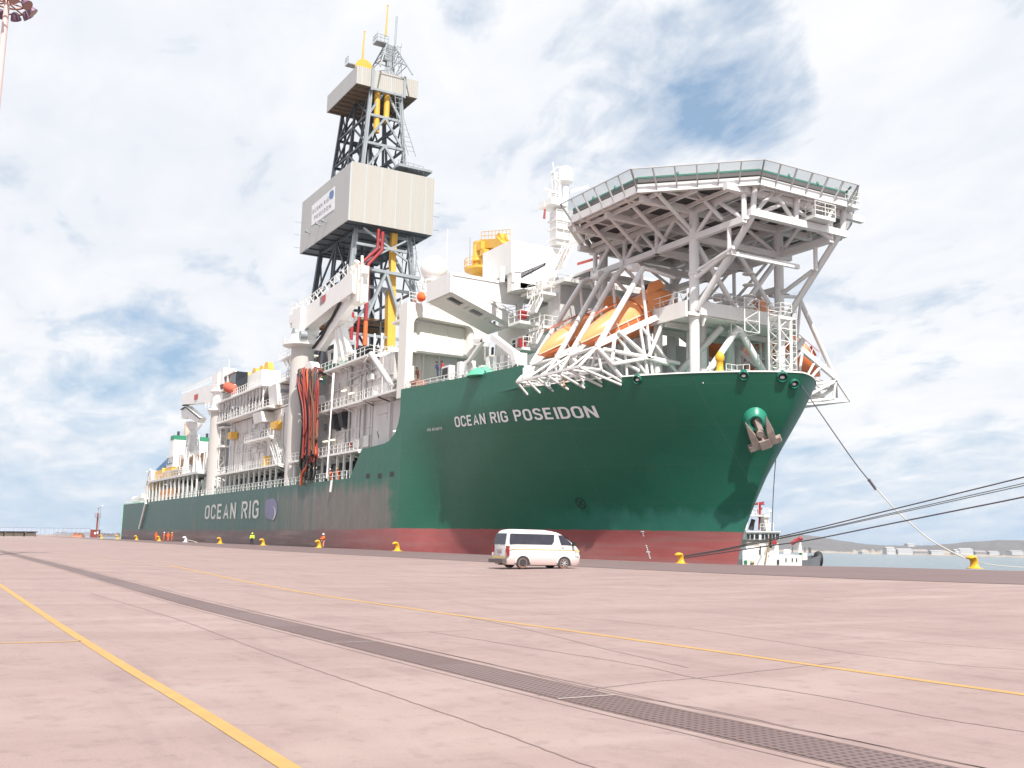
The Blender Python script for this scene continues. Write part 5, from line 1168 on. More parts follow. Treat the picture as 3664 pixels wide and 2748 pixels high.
for _ in range(34):
    x=rd.uniform(-96,-89.5);y=rd.uniform(57,68); h_=rd.uniform(.5,1.6); mb.box(x,x+rd.uniform(.3,1.4),y,y+rd.uniform(.3,1.6),29,29+h_)
each('roof_vent_box',mb,GREYW,acco)
mb=MB(); mb.hexa([at(x,y,Y=58) for x,y in ((2065,950),(2150,925),(2150,915),(2065,940))]+[at(x,y,Y=60) for x,y in ((2065,950),(2150,925),(2150,915),(2065,940))]); obj('red_awning',mb,mat('red green awning',(.6,.12,.10),.7),acco)
# radome
rc=at(1553,963,Y=54.5); rr=48/F*(rc-CAM).length
mb=MB(); mb.ball(rc,rr,28); rad=obj('radome',mb,mat('radome white',(.80,.77,.76),.35,var=.02),ship)
mb=MB(); gzr=at(1553,1046,Y=54.5).z; mb.tube((rc.x,rc.y,rc.z-rr-.1),(rc.x,rc.y,gzr),.55,14); mb.lathe((rc.x,rc.y,rc.z-rr),[(1.25,0),(1.25,.25),(.6,.5)][::-1],20); mb.lathe((rc.x,rc.y,gzr-.5),[(.3,-.8),(1.3,0),(1.75,.2),(1.75,.5)],24); mb.tube((rc.x,rc.y,gzr-.6),(rc.x,rc.y,z1-.9),.35,10); obj('radome_pedestal',mb,WHITE,rad)
rl=MB(); rl.rail([V((rc.x+1.7*math.cos(t),rc.y+1.7*math.sin(t),gzr)) for t in [R(a_) for a_ in range(0,361,30)]],1.25,1.,.045); rl.tube((rc.x-1,rc.y+2.2,gzr),(rc.x-1,rc.y+2.2,gzr+9),.04,4); obj('railing',rl,WHITE,rad)
# yellow crane behind the bridge wing
yc=at(1740,930,Y=60); s_=(yc-CAM).length/F; q=lambda px,py:at(px,py,Y=60)
b0=q(1722,1005)
mb=MB(); mb.lathe((b0.x,60,b0.z-2),[(1.15,0),(1.15,7.0)],24); ycr=obj('yellow_deck_crane',mb,YELC,ship)
zt_=q(1722,875).z; zm=q(1722,940).z
mb=MB(); mb.lathe((b0.x,60,zm),[(1.35,0),(1.3,.3),(1.2,.4),(1.2,zt_-zm-.3),(1.0,zt_-zm)],20); mb.box(b0.x-.4,b0.x+1.8,58.9,61.2,zm+1.2,zt_-.2); obj('slew_column',mb,YELC,ycr)
mb=MB(); mb.beam(q(1728,875),q(1808,872),1.2,1.1); mb.beam(q(1790,868),q(1812,892),1.6,1.4); mb.tube(q(1745,940),q(1805,912),.35,10); mb.box(q(1747,905).x,q(1762,905).x,58.8,60,q(1750,920).z,q(1750,900).z); mb.lathe(q(1795,855),[(.7,-.5),(.7,.5)],14,(V((1,0,0)),V((0,0,1)),V((0,1,0)))); obj('jib',mb,YELC,ycr)
mb=MB(); mb.lathe((b0.x,60,q(1722,985).z),[(1.2,0),(2.2,.5),(2.2,.8)],20); mb.beam(q(1740,985),q(1770,998),.8,.5); obj('crane_gallery',mb,YELC,ycr)
rl=MB(); gz_=q(1722,985).z+.8; rl.rail([V((b0.x+2.2*math.cos(t),60+2.2*math.sin(t),gz_)) for t in [R(a_) for a_ in range(0,361,30)]],1.1,1.,.04); rl.rail([q(1722,862),q(1825,855)],1.2,.9,.04); rl.ladder(q(1735,975),q(1735,885),.5,(1,0,0)); obj('railing',rl,YELC,ycr)
mb=MB(); mb.tube(q(1681,985),q(1682,850),.05,4); obj('whip_antenna',mb,STEELL,ship)
# foremast with radar dome
mq=lambda px,py:at(px,py,X=-95)
mb=MB(); a=mq(2000,880); b=mq(2000,760); mb.beam(a,b,1.5,1.5); mb.box(-96.5,-93.8,mq(1950,0).y if False else mq(1952,735).y,mq(2012,735).y,mq(1990,745).z,mq(1990,722).z); mst=obj('foremast',mb,WHITE,ship)
mb=MB(); c0=mq(2024,625); mb.ball(c0+V((0,0,.15)),.88,18,1,1,1); mb.lathe(c0-V((0,0,.9)),[(.3,-3.5),(.4,-.3),(.86,.0),(.88,.9)],18); obj('radar_dome',mb,mat('dome white',(.78,.77,.76),.4,var=.02),mst)
mb=MB(); mb.lattice(mq(1992,730),mq(1988,620),.6,.06,.035,8)
for (x0_,y0_),(x1_,y1_) in (((1982,620),(1978,580)),((1972,618),(1990,600)),((2000,640),(2006,596)),((1986,600),(2000,598)),((1962,735),(1967,690)),((1948,722),(1950,740))): mb.tube(mq(x0_,y0_),mq(x1_,y1_),.06,5)
mb.beam(mq(1948,676),mq(1998,692),.25,.25); mb.beam(mq(2038,688),mq(2103,667),.22,.3); mb.tube(mq(1990,870),mq(1990,740),.05,4); mb.ladder(mq(2008,760),mq(2008,690),.4,(0,1,0)); obj('mast_lattice',mb,WHITE,mst)
mb=MB(); 
for z in (795,825,862): a=mq(1990,z); mb.box(-95.9,-94,a.y-.6,a.y+2.2,a.z,a.z+.18); mb.rail([(-94,a.y-.6,a.z+.18),(-94,a.y+2.2,a.z+.18)],1.,.8,.035)
mb.beam(mq(2015,835),mq(2090,835),1.2,.25); mb.box(-94.4,-92,mq(2020,835).y,mq(2100,835).y,mq(2050,880).z,mq(2050,858).z); obj('mast_platform',mb,WHITE2,mst)
mb=MB(); mb.tube(mq(1947,782),mq(1950,748),.14,6,.1); obj('red_signal_shape',mb,RED,mst)
# bulwark crane arm, life-raft gear, greenish canvas
mb=MB(); q=lambda px,py:at(px,py,Y=49); mb.beam(q(1768,1208),q(1842,1266),.55,.6); mb.beam(q(1842,1262),q(1850,1310),.7,.7); mb.tube(q(1795,1235),q(1838,1285),.15,6); obj('stores_crane',mb,WHITE,ship)
mb=MB(); mb.beam(q(1730,1218),q(1672,1300),.35,.35); mb.beam(q(1735,1216),q(1700,1222),.35,.4); mb.tube(q(1735,1220),q(1735,1290),.03,4); mb.tube(q(1775,1225),q(1778,1300),.03,4); mb.tube(q(1790,1235),q(1800,1300),.03,4); each('stores_davit',mb,WHITE,ship)
mb=MB(); c_=q(1735,1322); mb.lathe(c_-V((0,0,.8)),[(1.9,0),(1.6,.5),(.9,.9),(.001,1.0)],14); obj('green_canvas_cover',mb,mat('green canvas',(.10,.42,.28),.7),ship)
mb=MB(); rd=random.Random(2)
for k in range(9): p=q(1640+26*k,1346-5*k); h_=rd.uniform(.6,1.6); mb.box(p.x-.4,p.x+.3,49,50,18.2,p.z+h_)
each('deck_locker',mb,WHITE,ship)
mb=MB(); p=q(1605,1340); mb.box(p.x-.9,p.x+.9,48.6,49.3,p.z-.7,p.z+.9); lk=obj('window_frame_box',mb,WHITE,ship); mb=MB(); mb.box(p.x-.6,p.x+.6,48.5,48.62,p.z-.45,p.z+.65); obj('box_window',mb,DARK,lk)
# ================================================================ LIFEBOATS AND THEIR DAVITS
SL=R(27)
def orient(o,loc,x,z):
    x=x.normalized(); y=z.cross(x).normalized(); z=x.cross(y)
    m=Matrix.Identity(4)
    for i in range(3): m[i][0]=x[i];m[i][1]=y[i];m[i][2]=z[i];m[i][3]=loc[i]
    o.matrix_world=m@Matrix.Diagonal((o.scale[0],o.scale[1],o.scale[2],1))
def make_boat(label):
    t=thing('lifeboat',label,'lifeboat',group='orange free fall lifeboats on slanted ramps')
    S=[(6.6,.05,.22,.3,.38),(6.2,.32,.0,.3,.62),(5.5,.72,-.4,.34,.95),(4.2,1.18,-.85,.40,1.42),(2,1.55,-1.25,.42,1.8),(-1,1.62,-1.5,.44,2.0),(-4,1.58,-1.55,.44,2.05),(-5.6,1.5,-1.5,.42,1.9),(-6.3,1.3,-1.3,.4,1.4)]
    k_=.87; kw=1.02
    hu=MB(); vs=[]
    for x,w,kz,s_,tz in S: vs+=[(x*k_,y*kw,z*kw) for y,z in ((-w,s_),(-w*.97,s_+(kz-s_)*.35),(-w*.7,s_+(kz-s_)*.75),(0,kz),(w*.7,s_+(kz-s_)*.75),(w*.97,s_+(kz-s_)*.35),(w,s_))]
    n=7; hu.add(vs,[(i*n+j,i*n+j+1,(i+1)*n+j+1,(i+1)*n+j) for i in range(len(S)-1) for j in range(n-1)],True); hu.add(vs[-n:],[tuple(range(n))]); 
    obj('hull',hu,ORNG,t,True)
    ca=MB(); vs=[]; n=9
    for x,w,kz,s_,tz in S: vs+=[(x*k_,-w*math.cos(math.pi*j/(n-1))*kw,(s_+.02+(tz-s_)*math.sin(math.pi*j/(n-1))**.7)*kw) for j in range(n)]
    ca.add(vs,[(i*n+j+1,i*n+j,(i+1)*n+j,(i+1)*n+j+1) for i in range(len(S)-1) for j in range(n-1)],True); ca.add(vs[-n:],[tuple(range(n-1,-1,-1))])
    obj('canopy',ca,ORNGT,t,True)
    ct_=MB(); ct_.hexa([(-5.3,-.8,1.9),(-2.9,-.75,1.9),(-2.9,.75,1.9),(-5.3,.8,1.9),(-5.1,-.55,2.75),(-3.7,-.5,2.75),(-3.7,.5,2.75),(-5.1,.55,2.75)]); ct=obj('conning_tower',ct_,ORNGT,t,True)
    wn=MB(); wn.hexa([(-3.72,-.42,2.5),(-3.26,-.42,2.35),(-3.26,.42,2.35),(-3.72,.42,2.5),(-3.9,-.42,2.8),(-3.56,-.42,2.75),(-3.56,.42,2.75),(-3.9,.42,2.8)]); obj('window',wn,GLASS,ct,True)
    fr=MB()
    for sy in (-1,1): fr.path([(x*k_,sy*(w+.03)*kw,s_*kw) for x,w,kz,s_,tz in S],.07,6)
    obj('rubbing_strake',fr,mat('pale strake',(.75,.5,.36),.5),t,True)
    hl=MB()
    for sy in (-1,1):
        for x in (3,-1): hl.beam((x,sy*1.66,.8),(x-.9,sy*1.5,1.4),.3,.05)
        hl.path([(x,sy*(.55+.1*abs(x)/3),2.3-.04*abs(x)) for x in (-2.6,-1,1,2.6,4)],.035,5)
    hl.path([(-.9,-1.85,.1),(-.9,-1.5,1.25),(-.9,-.8,2.05),(-.9,0,2.24),(-.9,.8,2.05),(-.9,1.5,1.25),(-.9,1.85,.1)],.08,6)
    obj('grab_rail',hl,mat('dark orange strap',(.45,.10,.03),.6),t,True)
    return t
boats=[]; YM=63.4
for side,X,lab in ((-1,-73.6,'nearer of the two sunlit orange lifeboats on the quay side, beneath the helideck'),(-1,-80.6,'farther orange lifeboat on the side facing the quay, half hidden behind its white davit frames'),(1,-73.6,'shaded orange lifeboat hanging over the far side of the bow, pointing down right'),(1,-80.6,'shaded orange lifeboat on the far side, seen between the mooring deck legs')):
    b_=make_boat(lab) if not boats else dup(boats[0]); b_['label']=lab; boats.append(b_)
    bt=at(2082,1236,X=-73.6); y0=bt.y+4.9; y0=y0 if side<0 else 2*YM-y0; b_.scale=(.96,.96,.96)
    orient(b_,V((X,y0,bt.z+2.45)),V((0,side*math.cos(SL),-math.sin(SL))),V((0,side*math.sin(SL),math.cos(SL))))
def mir(p,side): return V((p[0],p[1] if side<0 else 2*YM-p[1],p[2]))
for side in (-1,1):
  for bi,(xa,xb2,fr_) in enumerate(((-75.9,-71.3,(((2037,1275),(2200,992),(2233,955)),((2136,1242),(2302,958),(2302,958)))),(-82.9,-78.4,(((1901,1306),(2085,1008),(2109,998)),((1991,1284),(2150,1004),(2178,974)))))):
    mb=MB()
    for x,pts in ((xa,fr_[0]),(xb2,fr_[1])):
        P_=[mir(at(px,py,X=x),side) for px,py in pts]
        mb.tube(P_[0],P_[1],.25,8); 
        if (P_[2]-P_[1]).length>.1: mb.tube(P_[1],P_[2],.25,8)
        top=P_[2]; inn=mir((x,57.5,25.5),side); mb.tube(top,inn,.17,8)
        sd=V((0,-side*1.0,0)); base=P_[0]
        # back leg and slide beam
        mb.tube(P_[1].lerp(P_[0],.05),mir((x,P_[1].y if side<0 else 2*YM-P_[1].y,15.2),side)+V((0,-side*1.2,0)),.15,8)
        lo=V((x,base.y,base.z+.2)); hi=lo+V((0,-side*math.cos(SL),math.sin(SL)))*11.2
        mb.beam(lo,hi,.35,.5)
        mb.tube(hi,V((x,hi.y-side*-.2,14.9)),.17,8); mid_=lo.lerp(hi,.45); mb.tube(mid_,V((x,mid_.y-side*1.2,14.9)),.15,8); mb.tube(mid_,V((x,hi.y,15.6)),.16,8); mb.tube(lo.lerp(hi,.2),V((x,mid_.y-side*1.2,16.0)),.14,8)
        b0=V((x,base.y,base.z-.1)); b1=V((x,(YC+side*min(12.6,hb(x,15.9)-.8)),15.3)); mb.tube(b0,b1,.16,8); mb.tube(b0,V((x,(YC+side*min(9.8,hb(x,15.9)-2)),16.6)),.16,8); mb.tube(b1,lo.lerp(hi,.28),.12,6)
        # rail along slide
        for k in range(9): p=lo.lerp(hi,.15+.1*k); q_=p+V((0,side*math.sin(SL),math.cos(SL)))*1.0; mb.tube(p,q_,.03,4)
    a1,a2=[mir(at(*fr_[i][2],X=x),side) for i,x in ((0,xa),(1,xb2))]
    mb.tube(a1,V((a2.x,a1.y,a2.z)),.16,8); mb.tube(a1.lerp(a2,.35),a1.lerp(a2,.65),.42,12)
    b1,b2=[mir(at(*fr_[i][0],X=x),side) for i,x in ((0,xa),(1,xb2))]
    mb.tube(b1,b2,.16,8); mb.tube(b1+V((0,-side*1.8,-.9)),b2+V((0,-side*1.8,-.9)),.14,6); mb.tube(b1,b2+V((0,-side*1.8,-.9)),.1,6)
    c1,c2=b1.lerp(a1,.42),b2.lerp(a2,.42); mb.tube(c1,c1.lerp(c2,.5)+V((0,-side*.2,.8)),.1,6)
    obj('lifeboat_davit',mb,WHITE2,ship)
  # outboard landing and stepped cradle beneath the boats
  mb=MB()
  f=lambda px,py,x=-80:mir(at(px,py,X=x),side)
  Y_=lambda y:y if side<0 else 2*YM-y
  for y in (47.3,49.6): mb.beam(V((-81.6,Y_(y),16.3)),V((-71.3,Y_(y),16.3)),.2,.22)
  for k in range(7): x=-81.6+k*1.7; mb.tube((x,Y_(47.3),16.3),(x,Y_(49.6),16.3),.09,6); mb.tube((x,Y_(49.6),16.3),(x,YC+side*min(13.4,hb(x,15.9)-.3),15.5),.12,6); mb.tube((x,Y_(47.3),16.3),(x,YC+side*min(13.9,hb(x,15.6)-.1),15.2),.12,6)
  for (px,py),x in (((1901,1306),-82.9),((1991,1284),-78.4),((2037,1275),-75.9),((2136,1242),-71.3)):
      t_=mir(at(px,py,X=x),side)
      for dx in (-1.6,1.6):
          for y in (47.3,49.6): mb.tube(t_,(min(-71.3,max(-81.6,x+dx)),Y_(y),16.3),.12,6)
      mb.tube(t_,(x,Y_(51.5),17.2),.14,6)
  if side<0:
      for a_,b_ in (((2136,1245),(2193,1303)),((2193,1303),(2320,1281)),((2320,1281),(2390,1303)),((2212,1185),(2320,1281)),((2200,1200),(2190,1290)),((2320,1281),(2416,1046)),((2160,1250),(2430,1300))): mb.tube(at(*a_,X=-71.0),at(*b_,X=-71.0),.18,8)
  else:
      a_,b_,c_=at(2885,1345,X=-72),at(2990,1384,X=-72),at(2940,1418,X=-72); mb.tube(a_,b_,.16,8); mb.tube(b_,c_,.16,8); mb.tube(a_,c_,.16,8); mb.tube(c_,V((-74,c_.y-8,15)),.16,8); mb.tube(b_,b_+V((-8,0,0)),.14,8); mb.tube(c_,c_+V((-8,0,0)),.14,8); mb.tube(c_,a_+V((0,-4,-1)),.14,8)
  obj('boat_cradle',mb,WHITE,ship)
mb=MB(); mb.box(-82.0,-81.6,48.0,48.6,15.9,18.2) if False else mb.box(-82.4,-81.82,48.02,48.9,15.9,18.0); mb.prism([at(1872,1316,X=-81.7),at(1930,1308,X=-81.7),at(1872,1384,X=-81.7)],(-.2,0,0)); obj('bulwark_end',mb,WHITE,ship)
# ================================================================ THINGS ON BOARD
def hosebundle():
    t=thing('hose_bundle','bundle of black and orange hoses hanging in long loops beside the thick crane pedestal','hoses',tuple(at(1085,1710,Y=47.6)))
    rd=random.Random(21); cols=[(mat('dark red hose',(.27,.04,.03),.5),24),(BLACK,20),(mat('orange hose',(.70,.14,.04),.6),6),(mat('brown hose',(.15,.07,.045),.6),14)]
    for m_,n_ in cols:
        for k in range(n_):
            u=rd.random(); top=at(1066+u*76,1330-10*math.sin(math.pi*u)+rd.uniform(-6,6),Y=47.9+rd.uniform(0,.5)); yy=47.6+rd.uniform(-.3,.5)
            end=rd.choice([1490,1560,1600,1615,1640,1625]) if m_ is not BLACK else rd.choice([1620,1660,1690,1700])
            dx=rd.uniform(-26,26); pts=[V((top.x,49.2,top.z-.3)),top,at(1070+u*70+dx*.3,1385+rd.uniform(-15,15),Y=yy),at(1088+u*44+dx*.5,1453,Y=yy),at(1092+u*40+dx*.5,1530,Y=yy),at(1086+u*44+dx*.6,end,Y=yy)]
            if m_ is not BLACK and rd.random()<.6: pts+=[at(1090+u*44+dx*.6+4,end+6,Y=yy),at(1094+u*40+dx*.4,end-60,Y=yy+.3)]
            elif m_ is BLACK: pts+=[at(1080+u*26,end+12,Y=yy)]
            mb=MB(); mb.path(smooth(pts,4),rd.uniform(.10,.17),6); obj('hose',mb,m_,t)
    mb=MB(); mb.path(smooth([at(1102,1655,Y=47.5),at(1095,1675,Y=47.5),at(1082,1695,Y=47.5),at(1077,1735,Y=47.7)],4),.22,6); obj('hose',mb,cols[2][0],t)
    mb=MB(); c_=at(1110,1325,Y=48.3); mb.lathe((c_.x,48.6,c_.z-.6),[(1.9,-.6),(1.9,.6)],20,(V((1,0,0)),V((0,0,1)),V((0,1,0)))); obj('hose_saddle',mb,WHITE,ship)
    c_=at(1062,1345,Y=48.3); mb=MB(); mb.lathe((c_.x,48.6,c_.z-.6),[(1.2,-.6),(1.2,.6)],20,(V((1,0,0)),V((0,0,1)),V((0,1,0)))); obj('hose_saddle',mb,WHITE,ship)
hosebundle()
mb=MB(); a,b=at(1194,1335,Y=47.9),at(1169,1712,Y=48); mb.tube(a,b,.10,8); mb.tube(a,a.lerp(b,.28),.17,8); tag(obj('loading_pole',mb,LETTER),'long white pole hanging upright beside the hoses at the module side','pole')
# people
def skinmesh(vs,es,rs,sub=1):
    me=bpy.data.meshes.new('s'); me.from_pydata(vs,es,[]); o=bpy.data.objects.new('s',me); COL.objects.link(o)
    sm=o.modifiers.new('k','SKIN'); 
    sv=me.skin_vertices[0].data
    for i,r_ in enumerate(rs): sv[i].radius=(r_,r_) if not isinstance(r_,tuple) else r_; sv[i].use_root=(i==0)
    ss=o.modifiers.new('u','SUBSURF'); ss.levels=sub; ss.render_levels=sub
    dg=bpy.context.evaluated_depsgraph_get(); dg.update(); e=o.evaluated_get(dg).to_mesh()
    mb=MB(); mb.add([tuple(v.co) for v in e.vertices],[tuple(p.vertices) for p in e.polygons],True)
    o.evaluated_get(dg).to_mesh_clear(); bpy.data.objects.remove(o); return mb
def person(label,loc,rz,cloth,helmet,stride=.06,arms=0.,group=None,legs=None,bend=0.):
    t=thing('person',label,'person',loc,rz,group)
    s_=stride; a_=arms; bx=bend
    J=[(0,0,.95),(.02+bx*.4,0,1.22),(.02+bx,0,1.46),(.03+bx*1.1,0,1.56),(.04+bx*1.2,0,1.69)]
    R_=[.15,.15,.07,.055,.10]; E=[(0,1),(1,2),(2,3),(3,4)]
    for sy in (-1,1):
        k=len(J); J+=[(bx,sy*.19,1.42),(.02+a_*.12+bx,sy*.27,1.14),(.08+a_*.3+bx,sy*(.26-a_*.14),.92+a_*.24),(.10+a_*.34+bx,sy*(.25-a_*.16),.84+a_*.26)]; R_+=[.07,.052,.036,.038]; E+=[(2,k),(k,k+1),(k+1,k+2),(k+2,k+3)]
        k=len(J); J+=[(0,sy*.1,.88),(.03+sy*s_,sy*.11,.48),(sy*s_*1.7-.02,sy*.12,.09),(sy*s_*1.7+.15,sy*.13,.04)]; R_+=[.10,.065,.045,.045]; E+=[(0,k),(k,k+1),(k+1,k+2),(k+2,k+3)]
    obj('body',skinmesh(J,E,R_),SKIN,t,True)
    C=[j for j in J]; keep=[0,1,2,5,6,7,9,10,11,13,14,15,17,18,19]; mp={k:i for i,k in enumerate(keep)}
    def garment(name,idx,m_,g=.02):
        mp={k:i for i,k in enumerate(idx)}; obj(name,skinmesh([J[k] for k in idx],[(mp[a],mp[b]) for a,b in E if a in mp and b in mp],[R_[k]+g for k in idx]),m_,t,True)
    if legs: garment('jacket',[0,1,2,5,6,7,13,14,15],cloth,.055); garment('trousers',[0,9,10,11,17,18,19],legs,.02)
    else: garment('coverall',keep,cloth,.024)
    mb=MB(); h=J[4]; mb.lathe((h[0],h[1],h[2]+.0),[(.17,-.01),(.125,.02),(.12,.08),(.08,.13),(.001,.15)],12); obj('helmet',mb,helmet,t,True)
    mb=MB()
    for sy in (-1,1): x=sy*s_*1.7; mb.hexa([(x-.1,sy*.12-.06,0),(x+.2,sy*.13-.06,0),(x+.2,sy*.13+.06,0),(x-.1,sy*.12+.06,0),(x-.08,sy*.12-.05,.1),(x+.16,sy*.13-.05,.06),(x+.16,sy*.13+.05,.06),(x-.08,sy*.12+.05,.1)])
    obj('boots',mb,BLACK,t,True); return t
def onquay(px,Y): p=at(px,1940,Y=Y); return (p.x,Y,.45 if Y>44 else gz(Y))
YELH=mat('yellow helmet',(.8,.5,.05),.4); 
for px,Y,lab,hm,rz_,st_ in ((557,44.9,'person in orange coverall behind a yellow bollard, leftmost of four by the hull',HIVIS,R(200),.03),(585,43.8,'person in orange coverall and white helmet, second of the four near the stern',LETTER,R(90),.05),(600,45.2,'person in orange coverall and orange helmet between the white and yellow helmets near the stern',HIVIS,R(150),.08),(614,44.6,'person in orange coverall and yellow helmet, rightmost of the four near the stern',YELH,R(-80),.04)):
    person(lab,onquay(px,Y),rz_,HIVIS,hm,st_,0,'workers in orange on the quay near the stern')
person('person in a lime yellow jacket and dark trousers walking alone along the quay',onquay(901,44.2),R(0),LIME,LIME,.10,0,legs=mat('dark trousers',(.02,.025,.04),.8))
person('person in orange jacket, pale trousers and white helmet standing with folded arms beside a bollard',onquay(1157,45.),R(-75),HIVIS,LETTER,.02,.9,legs=mat('dusty pink trousers',(.55,.27,.20),.8))
for px,py,X_,c_,lab in ((1495,1370,None,mat('maroon work clothes',(.10,.03,.025),.8),'person in dark clothes leaning at the rail below the white recessed wall'),(1566,1362,None,mat('navy overall',(.05,.07,.16),.8),'person in blue overall leaning over the green bulwark'),(1584,1360,None,mat('red overall',(.35,.04,.06),.8),'person in red overall leaning over the bulwark next to one in blue')):
    p=at(px,py,Y=49.); person(lab,(p.x,49.,p.z+.35 if px>1550 else p.z),R(-90),c_,mat('dark cap',(.05,.03,.03),.8),.03,.4,None,None,.12)
for px,lab,hm in ((1183,'person in orange coverall and white helmet at the deck rail above the white gangway pole',LETTER),(1208,'person in orange coverall crouched forward at the deck rail, right of the white helmet',YELH)):
    p=at(px,1735,Y=48.8); person(lab,(p.x,48.9,ZM-.1),R(-90),HIVIS,hm,.03,.5,None,None,.15)
for px,lab in ((1486,'person in dark clothes standing on top of the white wing wall near the radome'),):
    p=at(px,1090,Y=50); person(lab,(p.x,50,z1-.9),R(-90),mat('dark work clothes',(.06,.04,.05),.8),HIVIS,.03,.3)
mb=MB(); p=at(1503,1082,Y=49.2); mb.ball(V((p.x,49.3,z1+.55)),.62,10,1,.8,1); mb.ball(V((p.x+.5,49.3,z1+.35)),.4,8); tag(obj('rolled_tarpaulin',mb,HIVIS),'rolled orange tarpaulin lashed to the rail on top of the white wing wall','tarpaulin')
mb=MB(); p=at(1488,1378,Y=48.6); mb.box(p.x-1.1,p.x+1.,48.4,49.4,p.z-.35,p.z+.45); mb.box(p.x-1.2,p.x+1.1,48.3,48.42,p.z+.4,p.z+.55); tag(obj('red_crate',mb,mat('faded red crate',(.45,.18,.12),.7)),'faded red crate at the rail under the person in dark clothes','crate')
# ================================================================ VAN
gp=G(1868,2035); gq_=G(2023,2036.5); hd=V((0.02,1,0)).normalized(); side_r=V((hd.y,-hd.x,0))
wb=(gq_-gp).length; VS=wb/2.57*1.04
ctr=(gp+gq_)/2-side_r*.78*VS; ctr.z=gz(ctr.y)+.005
van=thing('minibus','dusty white minibus taxi with a yellow side stripe parked nose to the ship','minibus',tuple(ctr)); van.rotation_euler=(0,0,math.atan2(hd.y,hd.x)); van.scale=(VS*1.06,VS,VS*.97)
VP=mat('dusty white van paint',(.56,.55,.56),.3,var=.06,streak=0)
n=VP.node_tree.nodes; l=VP.node_tree.links; b=n['Principled BSDF']; c=n.new('ShaderNodeTexCoord'); sp=n.new('ShaderNodeSeparateXYZ'); l.new(c.outputs['Object'],sp.inputs[0]); mr=n.new('ShaderNodeMapRange'); mr.inputs[1].default_value=.75; mr.inputs[2].default_value=.3; mr.inputs[4].default_value=.75; l.new(sp.outputs[2],mr.inputs[0]); q=n.new('ShaderNodeMix'); q.data_type='RGBA'; l.new(mr.outputs[0],q.inputs[0]); l.new(b.inputs['Base Color'].links[0].from_socket,q.inputs[6]); q.inputs[7].default_value=(.50,.33,.29,1); l.new(q.outputs[2],b.inputs['Base Color'])
def lin(t,z):
    for (a,b_),(c_,d_) in zip(t,t[1:]):
        if z<=c_: return b_+(d_-b_)*(z-a)/(c_-a)
    return t[-1][1]
VF=[(.22,2.28),(.34,2.36),(.8,2.39),(.86,2.33),(1.1,2.30),(1.28,2.18),(1.45,1.98),(1.95,1.32),(2.1,1.02),(2.2,.65),(2.26,.2)]
VR=[(.22,-2.28),(.34,-2.33),(1.3,-2.33),(1.5,-2.31),(2.0,-2.20),(2.14,-2.10),(2.22,-1.95),(2.26,-1.7)]
VW=[(.22,.80),(.34,.84),(.9,.86),(1.35,.84),(2.0,.73),(2.14,.66),(2.22,.52),(2.26,.3)]
def vring(z,n=28):
    f,r_,w_=lin(VF,z),lin(VR,z),lin(VW,z); cx_,hl_=(f+r_)/2,(f-r_)/2; e=.28; out=[]
    for i in range(n):
        t=2*math.pi*i/n; c_,s_=math.cos(t),math.sin(t); ex=.22
        out.append((cx_+hl_*math.copysign(abs(c_)**ex,c_),w_*math.copysign(abs(s_)**ex,s_),z))
    return out
mb=MB(); zs=[.22,.34,.6,.8,.86,1.1,1.28,1.45,1.7,1.95,2.04,2.12,2.18,2.23,2.26]; vs=[p for z in zs for p in vring(z)]; k=28
mb.add(vs,[(i*k+j,i*k+(j+1)%k,(i+1)*k+(j+1)%k,(i+1)*k+j) for i in range(len(zs)-1) for j in range(k)],True); mb.add(vs[:k],[tuple(range(k-1,-1,-1))]); mb.add(vs[-k:],[tuple(range(k))])
body=obj('body',mb,VP,van,True)
def spatch(name,m_,rows,sy,parent,off=.012,n=6):
    """rows: (z,x0,x1) laid on the side of the body"""
    mb=MB(); R2=[]
    for (z0,a0,b0),(z1,a1,b1) in zip(rows,rows[1:]):
        for k in range(n): t=k/n; R2.append((z0+(z1-z0)*t,a0+(a1-a0)*t,b0+(b1-b0)*t))
    R2.append(rows[-1]); vs=[]
    for z,a,b_ in R2:
        y=sy*(lin(VW,z)+off); vs+=[(a,y,z),(b_,y,z)]
    mb.add(vs,[(2*i,2*i+1,2*i+3,2*i+2) if sy<0 else (2*i+2,2*i+3,2*i+1,2*i) for i in range(len(R2)-1)]); return obj(name,mb,m_,parent,True)
VG=mat('tinted van glass',(.035,.035,.05),.08,var=.5,scale=2.5)
YS2=mat('yellow stripe',(.58,.44,.20),.5)
